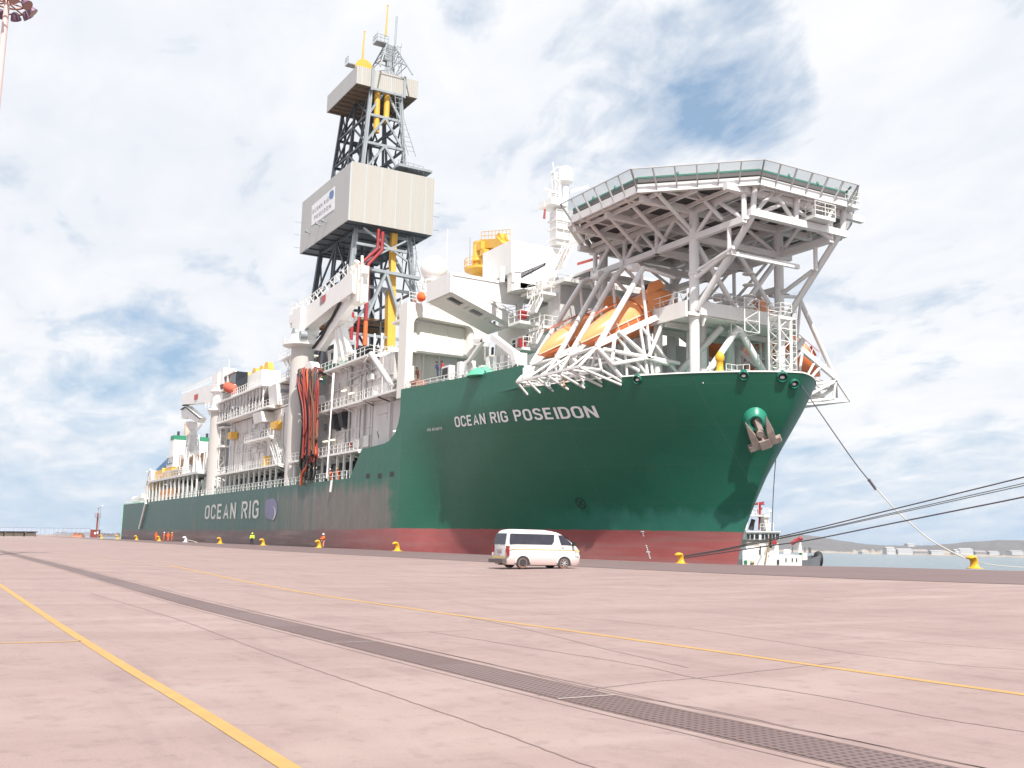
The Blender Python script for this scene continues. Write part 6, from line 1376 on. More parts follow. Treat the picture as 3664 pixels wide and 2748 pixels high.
for sy in (-1,1):
    spatch('side_window',VG,[(1.40,-2.1,.42),(1.44,-2.13,.50),(1.6,-2.13,.60),(2.0,-2.08,.66)],sy,body)
    spatch('cab_window',VG,[(1.40,1.05,1.72),(1.55,1.0,1.66),(1.97,.90,1.20)],sy,body)
    spatch('side_stripe',YS2,[(1.09,-2.2,2.05),(1.13,-2.2,2.05)],sy,body); spatch('side_stripe',YS2,[(1.00,1.95,2.2),(1.12,1.95,2.2)],sy,body)
    spatch('door_sticker',mat('pale green sticker',(.5,.6,.5),.6),[(.75,1.95,2.18),(.98,1.95,2.18)],sy,body)
    spatch('door_seam',mat('seam grey',(.35,.33,.33),.6),[(.9,.98,.995),(1.4,.95,.965),(2.0,.82,.835)],sy,body); spatch('door_handle',DARK,[(1.22,1.06,1.22),(1.25,1.06,1.22)],sy,body,.03)
    for xw_ in (-1.33,1.24):
        m3=MB(); N_=14; pts=[(xw_+.41*math.cos(math.pi*i/N_),sy*(.862),.33+.41*math.sin(math.pi*i/N_)) for i in range(N_+1)]; pts=pts+[(xw_-.41,sy*.862,.2),(xw_+.41,sy*.862,.2)]; m3.add(pts,[tuple(range(len(pts)))]); obj('wheel_arch',m3,DARK,body,True)
        m3=MB(); 
        for i in range(N_): 
            A_=lambda t,r_,o:(xw_+r_*math.cos(t),sy*(.855+o),.33+r_*math.sin(t)); t0,t1=math.pi*i/N_,math.pi*(i+1)/N_
            m3.add([A_(t0,.41,.03),A_(t1,.41,.03),A_(t1,.47,.015),A_(t0,.47,.015)],[(0,1,2,3)]); m3.add([A_(t0,.47,.015),A_(t1,.47,.015),A_(t1,.50,-.01),A_(t0,.50,-.01)],[(0,1,2,3)])
        obj('arch_flare',m3,VP,body,True)
        ax=(V((1,0,0)),V((0,0,1)),V((0,sy,0)))
        m3=MB(); m3.lathe((xw_,sy*.72,.335),[(.20,-.12),(.31,-.12),(.335,-.08),(.335,.09),(.31,.135),(.215,.15),(.20,.10)],24,ax); wh=obj('wheel',m3,mat('dusty tyre',(.20,.12,.10),.9,var=.3,scale=4),van,True)
        m3=MB(); m3.lathe((xw_,sy*.72,.335),[(.205,.08),(.15,.02 if xw_<0 else .12),(.06,.05 if xw_<0 else .14),(.001,.06 if xw_<0 else .145)],20,ax)
        if xw_>0:
            for i in range(7): t=2*math.pi*i/7; m3.beam(V((xw_,sy*.87,.335)),V((xw_+.19*math.cos(t),sy*.86,.335+.19*math.sin(t))),.06,.03)
        obj('rim' if xw_<0 else 'hub_cap',m3,mat('dusty steel rim',(.17,.11,.10),.7) if xw_<0 else mat('silver hub cap',(.6,.6,.6),.3,.4),wh,True)
    m3=MB(); m3.box(1.72,1.86,sy*.86 if sy>0 else -1.06,1.06 if sy>0 else -.86,1.36,1.58); obj('door_mirror',m3,BLACK,van,True)
    m3=MB(); y0_,y1_=(sy*.80,sy*.858) if sy>0 else (-.858,-.80); m3.box(-2.345,-2.15,y0_,y1_,.72,1.28); tl=obj('tail_lamp',m3,mat('red lamp glass',(.22,.02,.02),.2),van,True); m3=MB(); m3.box(-2.35,-2.2,y0_+.006*(1 if sy<0 else -1)-.0,y1_+.004*sy,.72,.9); obj('reversing_lamp',m3,mat('pale lamp',(.6,.45,.42),.3),tl,True)
    m3=MB(); m3.box(2.16,2.31,sy*.6-.17,sy*.6+.17,.9,1.12); obj('headlight',m3,GLASS,van,True)
def rpatch(name,m_,rows,parent,off=.012):
    mb=MB(); vs=[]
    for z,a,b_ in rows: x=lin(VR,z)-off; vs+=[(x,a,z),(x,b_,z)]
    mb.add(vs,[(2*i,2*i+1,2*i+3,2*i+2) for i in range(len(rows)-1)]); return obj(name,mb,m_,parent,True)
rpatch('rear_window',VG,[(1.38,-.68,.68),(1.5,-.69,.69),(2.0,-.62,.62)],body); rpatch('rear_stripe',YS2,[(.56,-.8,.8),(.70,-.8,.8)],body); pl_=rpatch('number_plate',mat('plate grey',(.28,.24,.25),.5),[(.84,-.25,.22),(1.0,-.25,.22)],body,.03)
rpatch('plate_recess',mat('seam grey',(.35,.33,.33),.6),[(1.02,-.36,.34),(1.08,-.36,.34)],body,.02)
m3=MB(); m3.box(-2.55,-2.30,-.82,.86,.3,.52); m3.box(-2.5,-2.34,-.4,-.3,.2,.35); obj('rear_bumper',m3,mat('dark dusty bumper',(.10,.08,.08),.6),van,True)
m3=MB(); vs=[]; 
for z in (1.34,1.5,1.7,1.92): x=lin(VF,z)+.012; w_=lin(VW,z)*.86; vs+=[(x,-w_,z),(x,w_,z)]
m3.add(vs,[(2*i,2*i+1,2*i+3,2*i+2) for i in range(3)]); obj('windscreen',m3,VG,body,True)
m3=MB(); m3.box(-1.0,1.0,-.5,.5,.17,.30); m3.box(-2.2,-1.7,-.6,.4,.18,.3); obj('underbody',m3,DARK,van,True)
# ================================================================ BOLLARDS AND ROPES
def bollard(label,loc,m_,s=1.,rz=0.,group='yellow horn bollards along the quay edge'):
    t=thing('bollard',label,'bollard',loc,rz,group); t.scale=(s,s,s)
    mb=MB(); vs=[]; n=16
    # (centre y, z, half depth y, half width x) rising and curling towards the land side (-y)
    S=[(.02,.0,.40,.52),(.0,.06,.38,.50),(0,.10,.30,.42),(.0,.28,.24,.34),(-.02,.48,.22,.32),(-.06,.64,.22,.36),(-.14,.77,.22,.42)]
    for cy_,z,d,w_ in S: vs+=[(w_*math.cos(2*math.pi*i/n),cy_+d*math.sin(2*math.pi*i/n),z) for i in range(n)]
    # head bends over: last rings tilt
    for ang,cy_,cz_,d,w_ in ((35,-.22,.85,.20,.42),(65,-.36,.86,.17,.40),(85,-.50,.80,.12,.34),(95,-.58,.77,.05,.2)):
        a=R(ang); vs+=[(w_*math.cos(2*math.pi*i/n),cy_+d*math.sin(2*math.pi*i/n)*math.cos(a),cz_+d*math.sin(2*math.pi*i/n)*math.sin(a)) for i in range(n)]
    K=len(S)+4; mb.add(vs,[(i*n+j,i*n+(j+1)%n,(i+1)*n+(j+1)%n,(i+1)*n+j) for i in range(K-1) for j in range(n)],True); mb.add(vs[-n:],[tuple(range(n))])
    obj('post',mb,m_,t,True); mb=MB(); mb.lathe((0,.02,-.02),[(.62,0),(.62,.06),(.45,.09)],20); obj('base_flange',mb,m_,t,True); return t
bl=[(362,'smallest yellow bollard, right beside the red brown beacon hut',YEL),(420,'yellow bollard standing alone between the beacon hut and the stern corner',YEL),(488,'yellow bollard just right of the stern corner of the ship',YEL),(569,'yellow bollard among the group of four workers in orange',YEL),(664,'white painted bollard with a thin rope, only white one in the row',LETTER),(788,'yellow bollard below the side lettering, left of the lime jacket',YEL),(942,'dull yellow bollard just right of the person in the lime jacket',YEL),(1143,'yellow bollard beside the person with folded arms',YEL),(1423,'bright yellow bollard alone against the red hull, left of the minibus',YEL)]
for px,lab,m_ in bl: 
    p=onquay(px,45.2); bollard(lab,p,m_,1.05 if px<900 else 1.0)
p=at(664,1930,Y=45.2); mb=MB(); mb.path([V((p.x+.3,45.3,.9)),V((p.x+3,46.2,.62)),V((p.x+9,47.2,-.3))],.07,6); tag(obj('thin_rope',mb,ROPEL),'thin pale rope slanting from the white bollard down to the water','rope')
pb=at(2437,2012,Y=45.0); bb=bollard('orange yellow bollard right of the minibus with dark ropes running off to the right',(pb.x,45.0,.45),YEL,.72)
pk=at(3487,2034,Z=.45); kb=bollard('large nearest yellow bollard at the far right against the water',(pk.x,pk.y,.45),YEL,1.0,R(-8))
def rope(name,label,pix,r,m_,cat='rope',grp=None):
    P_=smooth([at(x,y,D=d) for x,y,d in pix],8); mb=MB(); mb.path(P_,r,8); return tag(obj(name,mb,m_),label,cat,grp)
D0_=(V((pb.x,45,1.0))-CAM).dot(fw)
def ry(x,pts):
    return lin(pts,x)
for lab,pts,r,dy in (('uppermost dark mooring rope running from the bollard up to the right',[(2440,1990),(2600,1962.5),(2900,1895),(3664,1707),(4700,1445)],.033,0),('upper strand of the paired grey mooring ropes under the topmost one',[(2445,1993),(2600,1966),(2900,1902),(3664,1729),(4700,1490)],.022,0),('lower strand of the paired grey mooring ropes under the topmost one',[(2445,1994),(2600,1967.5),(2900,1905),(3664,1737),(4700,1503)],.022,0),('lowest dark mooring rope running off to the right above the water',[(2442,1998),(2600,1975),(2900,1931.5),(3664,1778),(4700,1555)],.036,0)):
    xs_=[2440,2520,2600,2750,2900,3150,3400,3664,4100,4700]; px_=[(x,ry(x,pts),1/(1/D0_+(1/46-1/D0_)*(x-2440)/1300)) for x in xs_]
    rope('mooring_rope',lab,px_,r,ROPE if 'dark' in lab else mat('grey mooring rope',(.16,.16,.15),.9),grp='mooring ropes leading off to the right')
fl=hullhit(2868,1378); Df=(fl-CAM).dot(fw); Dk=(pk-CAM).dot(fw)
pp=[(2868,1380),(2935,1478),(3055,1650),(3114,1724)]; 
rope('mooring_rope','thin dark upper part of the bow line slanting down from the bow fairlead',[(x,y,Df+(Dk-Df)*(x-2868)/(3452-2868)) for x,y in pp],.045,ROPE)
pp=[(3114,1724),(3200,1819),(3256,1871),(3321,1926),(3385,1964),(3452,1998)]
rope('mooring_rope','pale slack part of the bow line ending on the large near bollard',[(x,y,Df+(Dk-Df)*(x-2868)/(3452-2868)) for x,y in pp],.05,ROPEL)
mb=MB(); a=at(3110,1718,D=Df+(Dk-Df)*.415); b=at(3135,1752,D=Df+(Dk-Df)*.455); mb.tube(a,b,.11,8); mb.ball(a,.14,8); tag(obj('rope_splice',mb,ROPE),'dark knotted splice joining the two parts of the bow line','splice')
rope('mooring_rope','thin light rope trailing right from behind the large near bollard',[(3500,2010,Dk+1),(3560,2022,Dk+2),(3700,2032,Dk+3),(3900,2040,Dk+4)],.025,ROPEL)
rope('towing_line','thin grey line hanging from the bow down to the tug mast',[(2776,1640,118),(2770,1720,124),(2766,1790,130),(2762,1900,139)],.05,mat('grey mooring rope',(.16,.16,.15),.9))
# ================================================================ TUG
DT=140.; 
def T(zx,zy,w_=0.): return at(2600+zx/4.424,1750+zy/4.424,D=DT)+f0*w_
tug=thing('tugboat','white tug with a red fire monitor mast lying behind the bow of the big ship','tugboat',tuple(T(800,1400)))
r3=r0
def tbox(mb,x0,x1,y0,y1,d0,d1):
    p=[T(x0,y1,d0),T(x1,y1,d0),T(x1,y1,d1),T(x0,y1,d1),T(x0,y0,d0),T(x1,y0,d0),T(x1,y0,d1),T(x0,y0,d1)]; mb.hexa(p)
TW=mat('tug white paint',(.78,.77,.74),.4,var=.04,streak=.1,col2=(.5,.4,.3)); TG=mat('tug grey hull',(.18,.18,.20),.5)
mb=MB(); out=[(-600,1120),(250,1120),(820,1150),(1220,1150),(1380,1100),(1540,1055),(1640,1080)]; n_=len(out); vs=[]
for i,(x,y) in enumerate(out):
    hw=3.2*(1 if i<4 else (.9,.62,.12)[i-4]); xb_=min(x,1590)
    for d in (-hw,hw): vs+=[T(x,y,4+d),T(xb_ if i<6 else 1580,1600,4+d*.8)]
for i in range(n_-1): k=4*i; mb.add([vs[k],vs[k+1],vs[k+5],vs[k+4]],[(0,1,2,3)]); mb.add([vs[k+2],vs[k+3],vs[k+7],vs[k+6]],[(3,2,1,0)])
k=4*(n_-1); mb.add([vs[k],vs[k+1],vs[k+3],vs[k+2]],[(0,1,2,3)]); mb.add(vs[:4],[(0,1,3,2)])
th=obj('hull',mb,TG,tug)
mb=MB(); mb.hexa([T(-600,1300,1.2),T(1215,1300,1.2),T(1215,1300,7),T(-600,1300,7),T(-600,1128,1.2),T(1215,1150,1.2),T(1215,1150,7),T(-600,1128,7)]); obj('main_deck',mb,GREEN,tug)
mb=MB(); mb.lathe(T(1590,1115,4),[(.95,-.4),(1.1,-.15),(1.1,.15),(.95,.4)],14,(V((0,0,1)),f0,r0)); mb.lathe(T(1575,1170,4),[(.8,-.4),(.9,0),(.8,.4)],14,(V((0,0,1)),f0,r0)); each('bow_fender',mb,BLACK,tug)
mb=MB(); tbox(mb,270,1215,1045,1300,.7,7); tbox(mb,275,560,960,1050,.9,6.5); dh=obj('deckhouse',mb,TW,tug)
mb=MB(); 
for x in (955,1055,1123): tbox(mb,x,x+14,1095,1150,.62,.8)
each('deckhouse_window',mb,DARK,dh)
mb=MB(); tbox(mb,820,850,1120,1195,.6,.8); tbox(mb,550,560,900,1045,.6,1.0); each('door',mb,DARK,dh)
mb=MB(); tbox(mb,295,342,1130,1185,.6,.8); tbox(mb,1252,1295,1010,1140,3.,3.2); each('green_locker',mb,mat('green locker',(.03,.2,.1),.5),dh)
mb=MB(); tbox(mb,560,870,785,1045,1.6,6.0); tbox(mb,350,565,900,965,1.4,6.2); wh_=obj('superstructure',mb,TW,tug)
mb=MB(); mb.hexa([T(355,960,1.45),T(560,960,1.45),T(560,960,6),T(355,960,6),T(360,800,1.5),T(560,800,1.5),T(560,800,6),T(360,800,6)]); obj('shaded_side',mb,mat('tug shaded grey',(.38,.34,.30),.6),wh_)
mb=MB(); tbox(mb,350,880,682,800,1.3,6.3); tbox(mb,340,892,664,684,1.1,6.5); wl=obj('wheelhouse',mb,TW,tug)
for x0_,x1_ in ((355,400),(415,465),(490,545),(592,632),(648,688),(712,752),(765,802),(820,868)):
    mb=MB(); tbox(mb,x0_,x1_,708,785 if x0_!=712 else 930,1.2,1.32); obj('window',mb,GLASS,wl)
mb=MB(); tbox(mb,420,650,405,425,2.4,5.5); tbox(mb,650,745,392,440,2.2,5.6); mb.hexa([T(700,665,2.4),T(760,665,2.4),T(760,665,5.4),T(700,665,5.4),T(655,430,2.4),T(735,430,2.4),T(735,430,5.4),T(655,430,5.4)]); mb.tube(T(425,420,3),T(385,640,3),.12,6); mb.tube(T(525,405,4),T(525,150,4),.12,8); mb.tube(T(565,420,2.4),T(570,210,2.4),.04,5); mb.tube(T(440,420,5),T(420,660,5),.1,6); obj('mast_bridge',mb,TW,tug)
mb=MB(); rl=MB(); rl.rail([T(640,385,2.3),T(740,385,2.3)],.8,.8,.04,(1,.66,.33)); rl.rail([T(440,420,2.4),T(540,420,2.4)],1.,.8,.04); rl.rail([T(745,650,2.),T(800,650,2.)],1.,.6,.04); rl.rail([T(570,650,1.4),T(690,650,1.4)],.9,.6,.03); obj('railing',rl,TW,tug)
mb=MB(); mb.tube(T(612,640,3.5),T(622,400,3.5),.14,8); mb.tube(T(618,390,3.5),T(622,220,3.5),.2,8); mb.beam(T(555,220,3.5),T(690,195,3.5),.3,.3); mb.tube(T(540,232,3.5),T(700,226,3.5),.06,6); mb.tube(T(590,330,3.5),T(660,290,3.5),.14,8); mb.tube(T(600,380,3.5),T(590,310,3.5),.1,6); obj('fire_monitor_mast',mb,RED,tug)
mb=MB(); mb.lathe(T(765,348,2.6),[(.001,-.2),(.2,-.15),(.26,.1),(.001,.12)],14,(V((0,0,1)),f0,r0)); obj('searchlight',mb,TW,tug)
mb=MB(); mb.tube(T(470,640,3.5),T(520,470,3.5),.3,8); mb.tube(T(505,640,4),T(525,480,4),.3,8); obj('exhaust_uptake',mb,DARK,tug)
mb=MB(); mb.tube(T(1100,870,2.5),T(1200,800,2.5),.28,10); mb.tube(T(1190,830,2.5),T(1270,770,2.5),.26,10); mb.ball(T(1240,785,2.5),.34,8); obj('red_deck_crane',mb,RED,tug); mb=MB(); mb.hexa([T(1210,1010,2.2),T(1275,1010,2.2),T(1275,1010,3),T(1210,1010,3),T(1230,840,2.2),T(1250,840,2.2),T(1250,840,3),T(1230,840,3)]); obj('crane_post',mb,TW,tug)
mb=MB(); mb.tube(T(965,990,2),T(1065,995,2),.32,12); tag_=obj('life_raft_canister',mb,TW,tug)
mb=MB(); mb.lathe(T(790,845,1.2),[(.28,-.05),(.36,.05),(.28,.1)],14,(r0,V((0,0,1)),-f0)); each('lifebuoy',mb,RED,tug); mb=MB(); 
for x in (1140,1340,1420): mb.tube(T(x,1010,3),T(x,920,3),.08 if x<1400 else .2,6)
each('deck_post',mb,TG,tug)
mb=MB(); mb.tube(T(700,440,2),T(690,1060,.6),.05,6); mb.beam(T(690,830,.8),T(625,1190,.6),.16,.1); obj('gangway_ladder',mb,TAN,tug)
mb=MB(); mb.tube(T(400,1165,.55),T(450,1165,.55),.2,10); obj('tyre_fender',mb,TAN,tug)
mb=MB(); mb.hexa([T(1290,1130,2.9),T(1380,1130,2.9),T(1380,1130,3.1),T(1290,1130,3.1),T(1295,1010,2.9),T(1370,1010,2.9),T(1370,1010,3.1),T(1295,1010,3.1)]); obj('bow_screen',mb,TW,tug)
# ================================================================ LEFT BACKGROUND
def L_(px,py,D): return at(px,py,D=D)
db=345.
def gnd(px,D): p=at(px,1905,D=D); return V((p.x,p.y,gz(p.y)))
bp_=gnd(336,db); k_=db/F
bea=thing('harbour_beacon','red brown beacon hut with a post and railed basket at the end of the quay','beacon',tuple(bp_))
BR=mat('red brown beacon paint',(.24,.05,.04),.6,var=.2)
mb=MB(); w_=13*k_; mb.hexa([bp_+r0*a+f0*b_+V((0,0,c_)) for a,b_,c_ in ((-w_,0,0),(w_,0,0),(w_,2.4,0),(-w_,2.4,0),(-w_,0,27*k_),(w_,0,27*k_),(w_,2.4,27*k_),(-w_,2.4,27*k_))]); hut=obj('hut',mb,BR,bea)
mb=MB(); mb.hexa([bp_+r0*a+f0*b_+V((0,0,c_)) for a,b_,c_ in ((-w_-.1,-.1,27*k_),(w_+.1,-.1,27*k_),(w_+.1,2.5,27*k_),(-w_-.1,2.5,27*k_),(-w_-.1,-.1,28*k_+.05),(w_+.1,-.1,28*k_+.05),(w_+.1,2.5,28*k_+.05),(-w_-.1,2.5,28*k_+.05))]); obj('roof',mb,mat('roof slab',(.3,.18,.16),.7),hut)
mb=MB(); 
for a,z_,h_ in ((.1,12,7),(.85,14,8)): p=bp_+r0*(w_*a)+f0*-.04+V((0,0,z_*k_)); mb.hexa([p,p+r0*.55,p+r0*.55+f0*.03,p+f0*.03]+[q_+V((0,0,h_*k_)) for q_ in (p,p+r0*.55,p+r0*.55+f0*.03,p+f0*.03)])
obj('white_notice',mb,LETTER,hut)
mb=MB(); c_=bp_+r0*(4*k_)+f0*1.2; mb.tube(c_+V((0,0,2.5)),c_+V((0,0,86*k_)),.28,8); mb.tube(c_+V((0,0,84*k_)),c_+V((0,0,104*k_)),.07,6); mb.ball(c_+V((0,0,104*k_)),.22,8); obj('post',mb,BR,bea)
mb=MB(); 
for z_ in (73,80,87): 
    for i in range(8): a=2*math.pi*i/8;b_=2*math.pi*(i+1)/8; mb.tube(c_+V((math.cos(a),math.sin(a),z_*k_)),c_+V((math.cos(b_),math.sin(b_),z_*k_)),.05,4)
for i in range(8): a=2*math.pi*i/8; mb.tube(c_+V((math.cos(a),math.sin(a),73*k_)),c_+V((math.cos(a),math.sin(a),87*k_)),.04,4)
mb.lathe(c_+V((0,0,72*k_)),[(1.0,0),(1.0,.12)],12); obj('basket',mb,mat('basket purple grey',(.25,.16,.18),.6),bea)
lp=gnd(352,db-6); lam=thing('lamp_post','thin grey lamp post leaning beside the beacon hut','lamp post',tuple(lp)); mb=MB(); mb.tube(lp,lp+V((0,0,112*k_)),.13,8,.07); obj('pole',mb,mat('grey lamp post',(.25,.25,.28),.5),lam); mb=MB(); mb.tube(lp+V((0,0,112*k_)),lp+V((0,0,113*k_))+r0*.9,.06,6); mb.ball(lp+V((0,0,113*k_))+r0*.9,.22,8,1.3,1.3,.6); obj('lamp_head',mb,LETTER,lam)
cols_=[(-60,12),(17,50),(52,84),(90,121)]; labs=['concrete block at the left edge of the picture under the long dark slab','pale concrete block second from the left edge under the dark slab','mossy concrete block third from the left under the dark slab','lightest concrete block, last in the row before the rubble']
for (a,b_),lab in zip(cols_,labs):
    p0,p1=gnd(a,db+8),gnd(b_,db+8); h_=15*k_; mb=MB(); e=.15; mb.hexa([p0,p1,p1+f0*2,p0+f0*2,p0+V((0,0,h_-e)),p1+V((0,0,h_-e)),p1+f0*2+V((0,0,h_-e)),p0+f0*2+V((0,0,h_-e))]); mb.hexa([p0+r0*e+f0*e+V((0,0,h_-e)),p1-r0*e+f0*e+V((0,0,h_-e)),p1-r0*e+f0*(2-e)+V((0,0,h_-e)),p0+r0*e+f0*(2-e)+V((0,0,h_-e)),p0+r0*.3+f0*.3+V((0,0,h_)),p1-r0*.3+f0*.3+V((0,0,h_)),p1-r0*.3+f0*1.7+V((0,0,h_)),p0+r0*.3+f0*1.7+V((0,0,h_))]); tag(obj('concrete_block',mb,CONC),lab,'concrete block','concrete blocks at the far left')
p0,p1=gnd(-70,db+7),gnd(121,db+7); h_=15*k_; mb=MB(); mb.hexa([p0+V((0,0,h_+.02)),p1+V((0,0,h_+.02)),p1+f0*3+V((0,0,h_+.02)),p0+f0*3+V((0,0,h_+.02)),p0-f0*.2+V((0,0,h_+.35)),p1-f0*.2+V((0,0,h_+.35)),p1+f0*3+V((0,0,h_+.35)),p0+f0*3+V((0,0,h_+.35))]); tag(obj('dark_slab',mb,mat('dark violet slab',(.07,.06,.09),.6)),'long dark slab lying across the row of concrete blocks','slab')
fen=thing('mesh_fence','long grey blue mesh fence on posts along the breakwater at the left','fence',tuple(gnd(150,db+30))); mb=MB(); mm_=MB(); 
for px in range(-80,331,16): p=gnd(px,db+30); mb.tube(p,p+V((0,0,3.2)),.05,4)
a,b_=gnd(-80,db+30),gnd(326,db+30); mb.tube(a+V((0,0,3.15)),b_+V((0,0,3.15)),.07,4); mm_.add([a,b_,b_+V((0,0,3.1)),a+V((0,0,3.1))],[(0,1,2,3)]); obj('post_and_rail',mb,mat('fence grey',(.2,.22,.27),.6),fen)
mh=mat('fence mesh wire',(.42,.46,.55),.7); mh.node_tree.nodes['Principled BSDF'].inputs['Alpha'].default_value=.4; obj('wire_mesh',mm_,mh,fen)
def mound(name,px0,px1,D,h0,m_,seed,label=None,cat=None,depth=14,kind=None,n=60):
    rd=random.Random(seed); mb=MB(); a,b_=gnd(px0,D),gnd(px1,D); vs=[]
    for i in range(n+1):
        p=a.lerp(b_,i/n); e=min(1,i/4,(n-i)/4)
        for d,h in ((-depth/2,0),(-depth/4,.6),(0,1),(depth/4,.7),(depth/2,0)): vs.append(p+f0*d+V((0,0,h*h0*e*rd.uniform(.55,1.15)-.05)))
    mb.add(vs,[(i*5+j,i*5+j+1,(i+1)*5+j+1,(i+1)*5+j) for i in range(n) for j in range(4)]); o=obj(name,mb,m_)
    if kind: o['kind']=kind
    else: tag(o,label,cat)
    return o
ROCK=mat('dark breakwater rock',(.13,.115,.12),.9,var=.5,scale=.15,bump=.5)
mound('breakwater',190,560,560,2.2,ROCK,3,kind='structure',n=110)
mound('rubble_heap',262,300,db+3,1.5,mat('reddish rubble',(.42,.20,.13),.9,var=.3),4,'low heap of reddish rubble left of the beacon hut','rubble',4)
mound('earth_bank',118,262,db+15,.7,mat('brown earth bank',(.26,.19,.17),.95,var=.4,scale=.3),6,'low bank of reddish brown earth between the blocks and the beacon hut','earth bank',8)
# light mast at the top left
DM=60.; tp_=at(26,8,D=DM); 
ml=thing('floodlight_mast','tall pale mast with a ring of floodlights, cut off by the top left corner','light mast',(tp_.x,tp_.y,0.)); 
mb=MB(); mb.tube((tp_.x,tp_.y,0),(tp_.x,tp_.y,tp_.z+1.5),.42,16,.14); obj('mast',mb,mat('pale pink mast paint',(.68,.50,.48),.5),ml)
mb=MB()
for rr_,z_ in ((1.0,.1),(1.28,-.12),(.6,.4)):
    for i in range(16): a=2*math.pi*i/16;b_=2*math.pi*(i+1)/16; mb.tube(tp_+V((rr_*math.cos(a),rr_*math.sin(a),z_)),tp_+V((rr_*math.cos(b_),rr_*math.sin(b_),z_)),.05,5)
for i in range(8): a=2*math.pi*i/8; mb.tube(tp_,tp_+V((1.28*math.cos(a),1.28*math.sin(a),-.12)),.045,5)
obj('carriage_ring',mb,mat('rusty ring steel',(.28,.10,.06),.7,var=.5,scale=3),ml)
FLM=mat('violet grey lamp housing',(.17,.10,.16),.5)
for i in range(10):
    a=2*math.pi*(i+.3)/10; c_=tp_+V((1.3*math.cos(a),1.3*math.sin(a),-.25)); d=V((math.cos(a),math.sin(a),-.9)).normalized(); x_=d.cross(V((0,0,1))).normalized(); y_=x_.cross(d)
    mb=MB(); mb.lathe(c_,[(.10,-.3),(.2,-.22),(.31,.12),(.31,.16)],14,(x_,y_,d)); fh=obj('floodlight',mb,FLM,ml); mb=MB(); mb.lathe(c_,[(.29,.165),(.001,.17)],14,(x_,y_,d)); obj('lens',mb,mat('lamp glass brown',(.35,.20,.18),.2),fh)
# ================================================================ FAR SHORE
HILL=mat('far scrubby hillside',(.115,.108,.11),.95,var=.35,scale=.012,streak=0)
rd=random.Random(12)
ridge=[(1900,1950),(2300,1938),(2600,1925),(2864,1912),(2920,1918),(2984,1930),(3066,1943),(3142,1951),(3260,1953),(3366,1949),(3452,1940),(3591,1932),(3664,1933),(3900,1938),(4300,1950),(4700,1975)]
mb=MB(); vs=[]; NX=180
for i in range(NX+1):
    px=1900+(4700-1900)*i/NX; ty=lin(ridge,px); n5=0
    for j,(D,fr_) in enumerate(((3500,0),(3600,.12),(3850,.32),(4200,.55),(4600,.8),(5000,1.0),(5600,.9))):
        base=at(px,1960,D=D); zr=at(px,ty,D=5000).z; zz=-2.4+(zr+2.4)*fr_*(1 if j in(0,5) else rd.uniform(.88,1.12))*(1 if j else 0)
        if j==5: zz+=rd.uniform(-1.5,1.5)
        vs.append(V((base.x,base.y,zz if j else -4)))
mb.add(vs,[(i*7+j,(i+1)*7+j,(i+1)*7+j+1,i*7+j+1) for i in range(NX) for j in range(6)],True); struct(obj('hills',mb,HILL,local=True))
# sandy low shore
mb=MB(); vs=[]
for i in range(NX+1):
    px=2700+(4700-2700)*i/NX; h_=.1+ (16 if 3050<px<3420 else 6)*rd.uniform(.3,1.)
    for D,z_ in ((3380,-3),(3430,h_*.5),(3520,h_),(3700,h_*.7)): b0=at(px,1960,D=D); vs.append(V((b0.x,b0.y,z_)))
mb.add(vs,[(i*4+j,(i+1)*4+j,(i+1)*4+j+1,i*4+j+1) for i in range(NX) for j in range(3)]); struct(obj('shore',mb,mat('sandy shore',(.30,.26,.22),.95,var=.45,scale=.02),local=True))
BW=mat('far white building',(.52,.52,.53),.6,var=.03); BG=mat('far grey building',(.36,.33,.33),.7); 
FB=[(3249,3273,1944,1953,1,'white block on the skyline above the far waterfront'),(3173,3204,1957,1980,0,'pale silo like building at the left end of the far waterfront'),(3213,3266,1963,1980,1,'long white shed with a slanting roof left of the brown shed'),(3268,3321,1967,1981,2,'brown grey shed in the middle of the far waterfront'),(3332,3377,1969,1981,1,'low white shed between the brown shed and the rope'),(3418,3433,1965,1982,1,'small white house left of the big white warehouse'),(3435,3482,1962,1981,1,'largest white warehouse with a row of openings, above the near bollard'),(3490,3530,1971,1982,2,'low grey shed right of the big white warehouse'),(3540,3575,1972,1982,1,'small pale sheds right of the low grey shed'),(3620,3662,1970,1982,1,'white and brown building at the right edge of the far shore'),(3085,3100,1972,1981,1,'tiny white house on the far shore nearest the tug')]
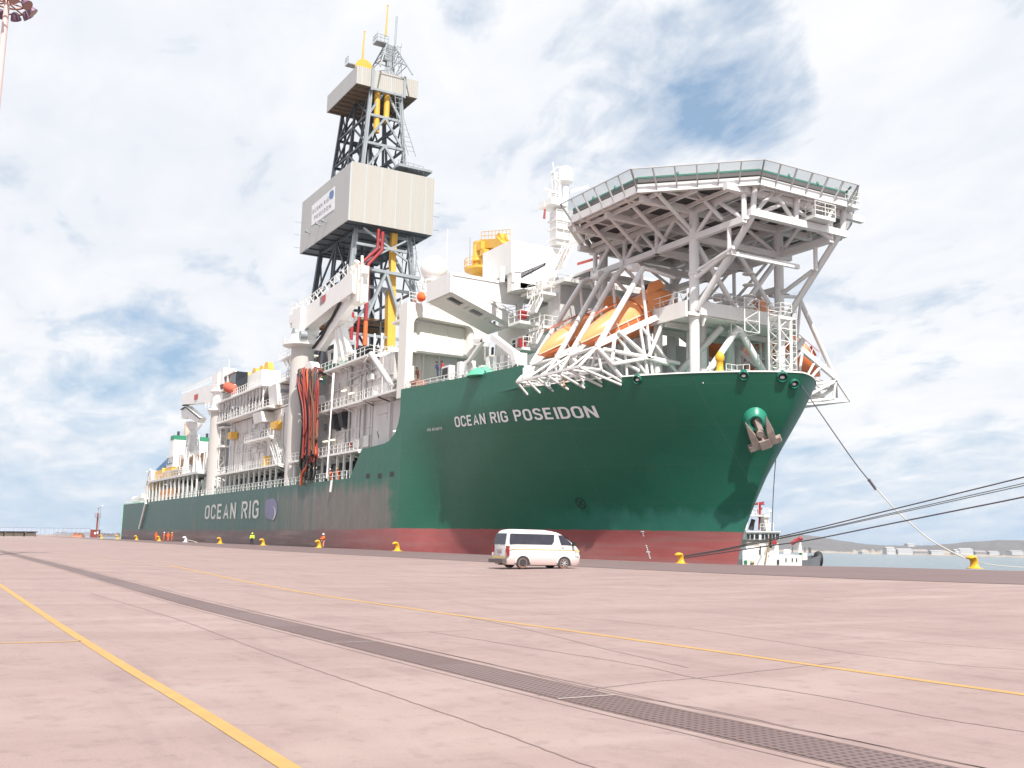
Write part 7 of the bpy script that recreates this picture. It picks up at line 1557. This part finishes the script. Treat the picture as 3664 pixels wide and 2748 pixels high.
for a,b_,y0,y1,k,lab in FB:
    D=3330 if y0>1953 else 3900; p0,p1=at(a,1960,D=D),at(b_,1960,D=D); zt_=at((a+b_)/2,y0,D=D).z; zb_=at((a+b_)/2,y1,D=D).z-3; dd=40; h_=(zt_-zb_)
    Q=lambda u,d,z:V((p0.x+(p1.x-p0.x)*u,p0.y+(p1.y-p0.y)*u,z))+f0*d
    t=thing('waterfront_building',lab,'building',tuple(Q(.5,0,zb_)),group='buildings on the far shore')
    mb=MB(); ze=zb_+h_*.75; mb.hexa([Q(0,0,zb_),Q(1,0,zb_),Q(1,dd,zb_),Q(0,dd,zb_),Q(0,0,ze),Q(1,0,ze),Q(1,dd,ze),Q(0,dd,ze)]); wa=obj('wall',mb,BW if k<2 else BG,t)
    mb=MB(); mb.prism([Q(-.01,-1,ze),Q(-.01,dd+1,ze),Q(-.01,dd/2,zt_)],(p1-p0)*1.02 if abs((p1-p0).z)<99 else 0); obj('roof',mb,mat('far roof grey',(.36,.36,.38),.5) if k==1 else BG,t)
    mb=MB(); nn_=max(2,int((b_-a)/8))
    for i in range(nn_): u=(i+.3)/nn_; mb.hexa([Q(u,-.6,zb_+h_*.3),Q(u+.4/nn_,-.6,zb_+h_*.3),Q(u+.4/nn_,.2,zb_+h_*.3),Q(u,.2,zb_+h_*.3),Q(u,-.6,zb_+h_*.55),Q(u+.4/nn_,-.6,zb_+h_*.55),Q(u+.4/nn_,.2,zb_+h_*.55),Q(u,.2,zb_+h_*.55)])
    each('opening',mb,BG if k<2 else DARK,t)

# ================================================================ HAZE
mb=MB(); mb.box(-7900,7900,-7900,7900,-10,130)
hz=obj('haze',mb,bpy.data.materials.new('thin sea haze'),local=True); hz['kind']='stuff'
hm=hz.data.materials[0]; hm.use_nodes=True; hn=hm.node_tree; hn.nodes.clear()
vo=hn.nodes.new('ShaderNodeVolumePrincipled'); vo.inputs['Color'].default_value=(.80,.88,.97,1); vo.inputs['Density'].default_value=.00005; vo.inputs['Anisotropy'].default_value=.3
hn.links.new(vo.outputs[0],hn.nodes.new('ShaderNodeOutputMaterial').inputs['Volume'])
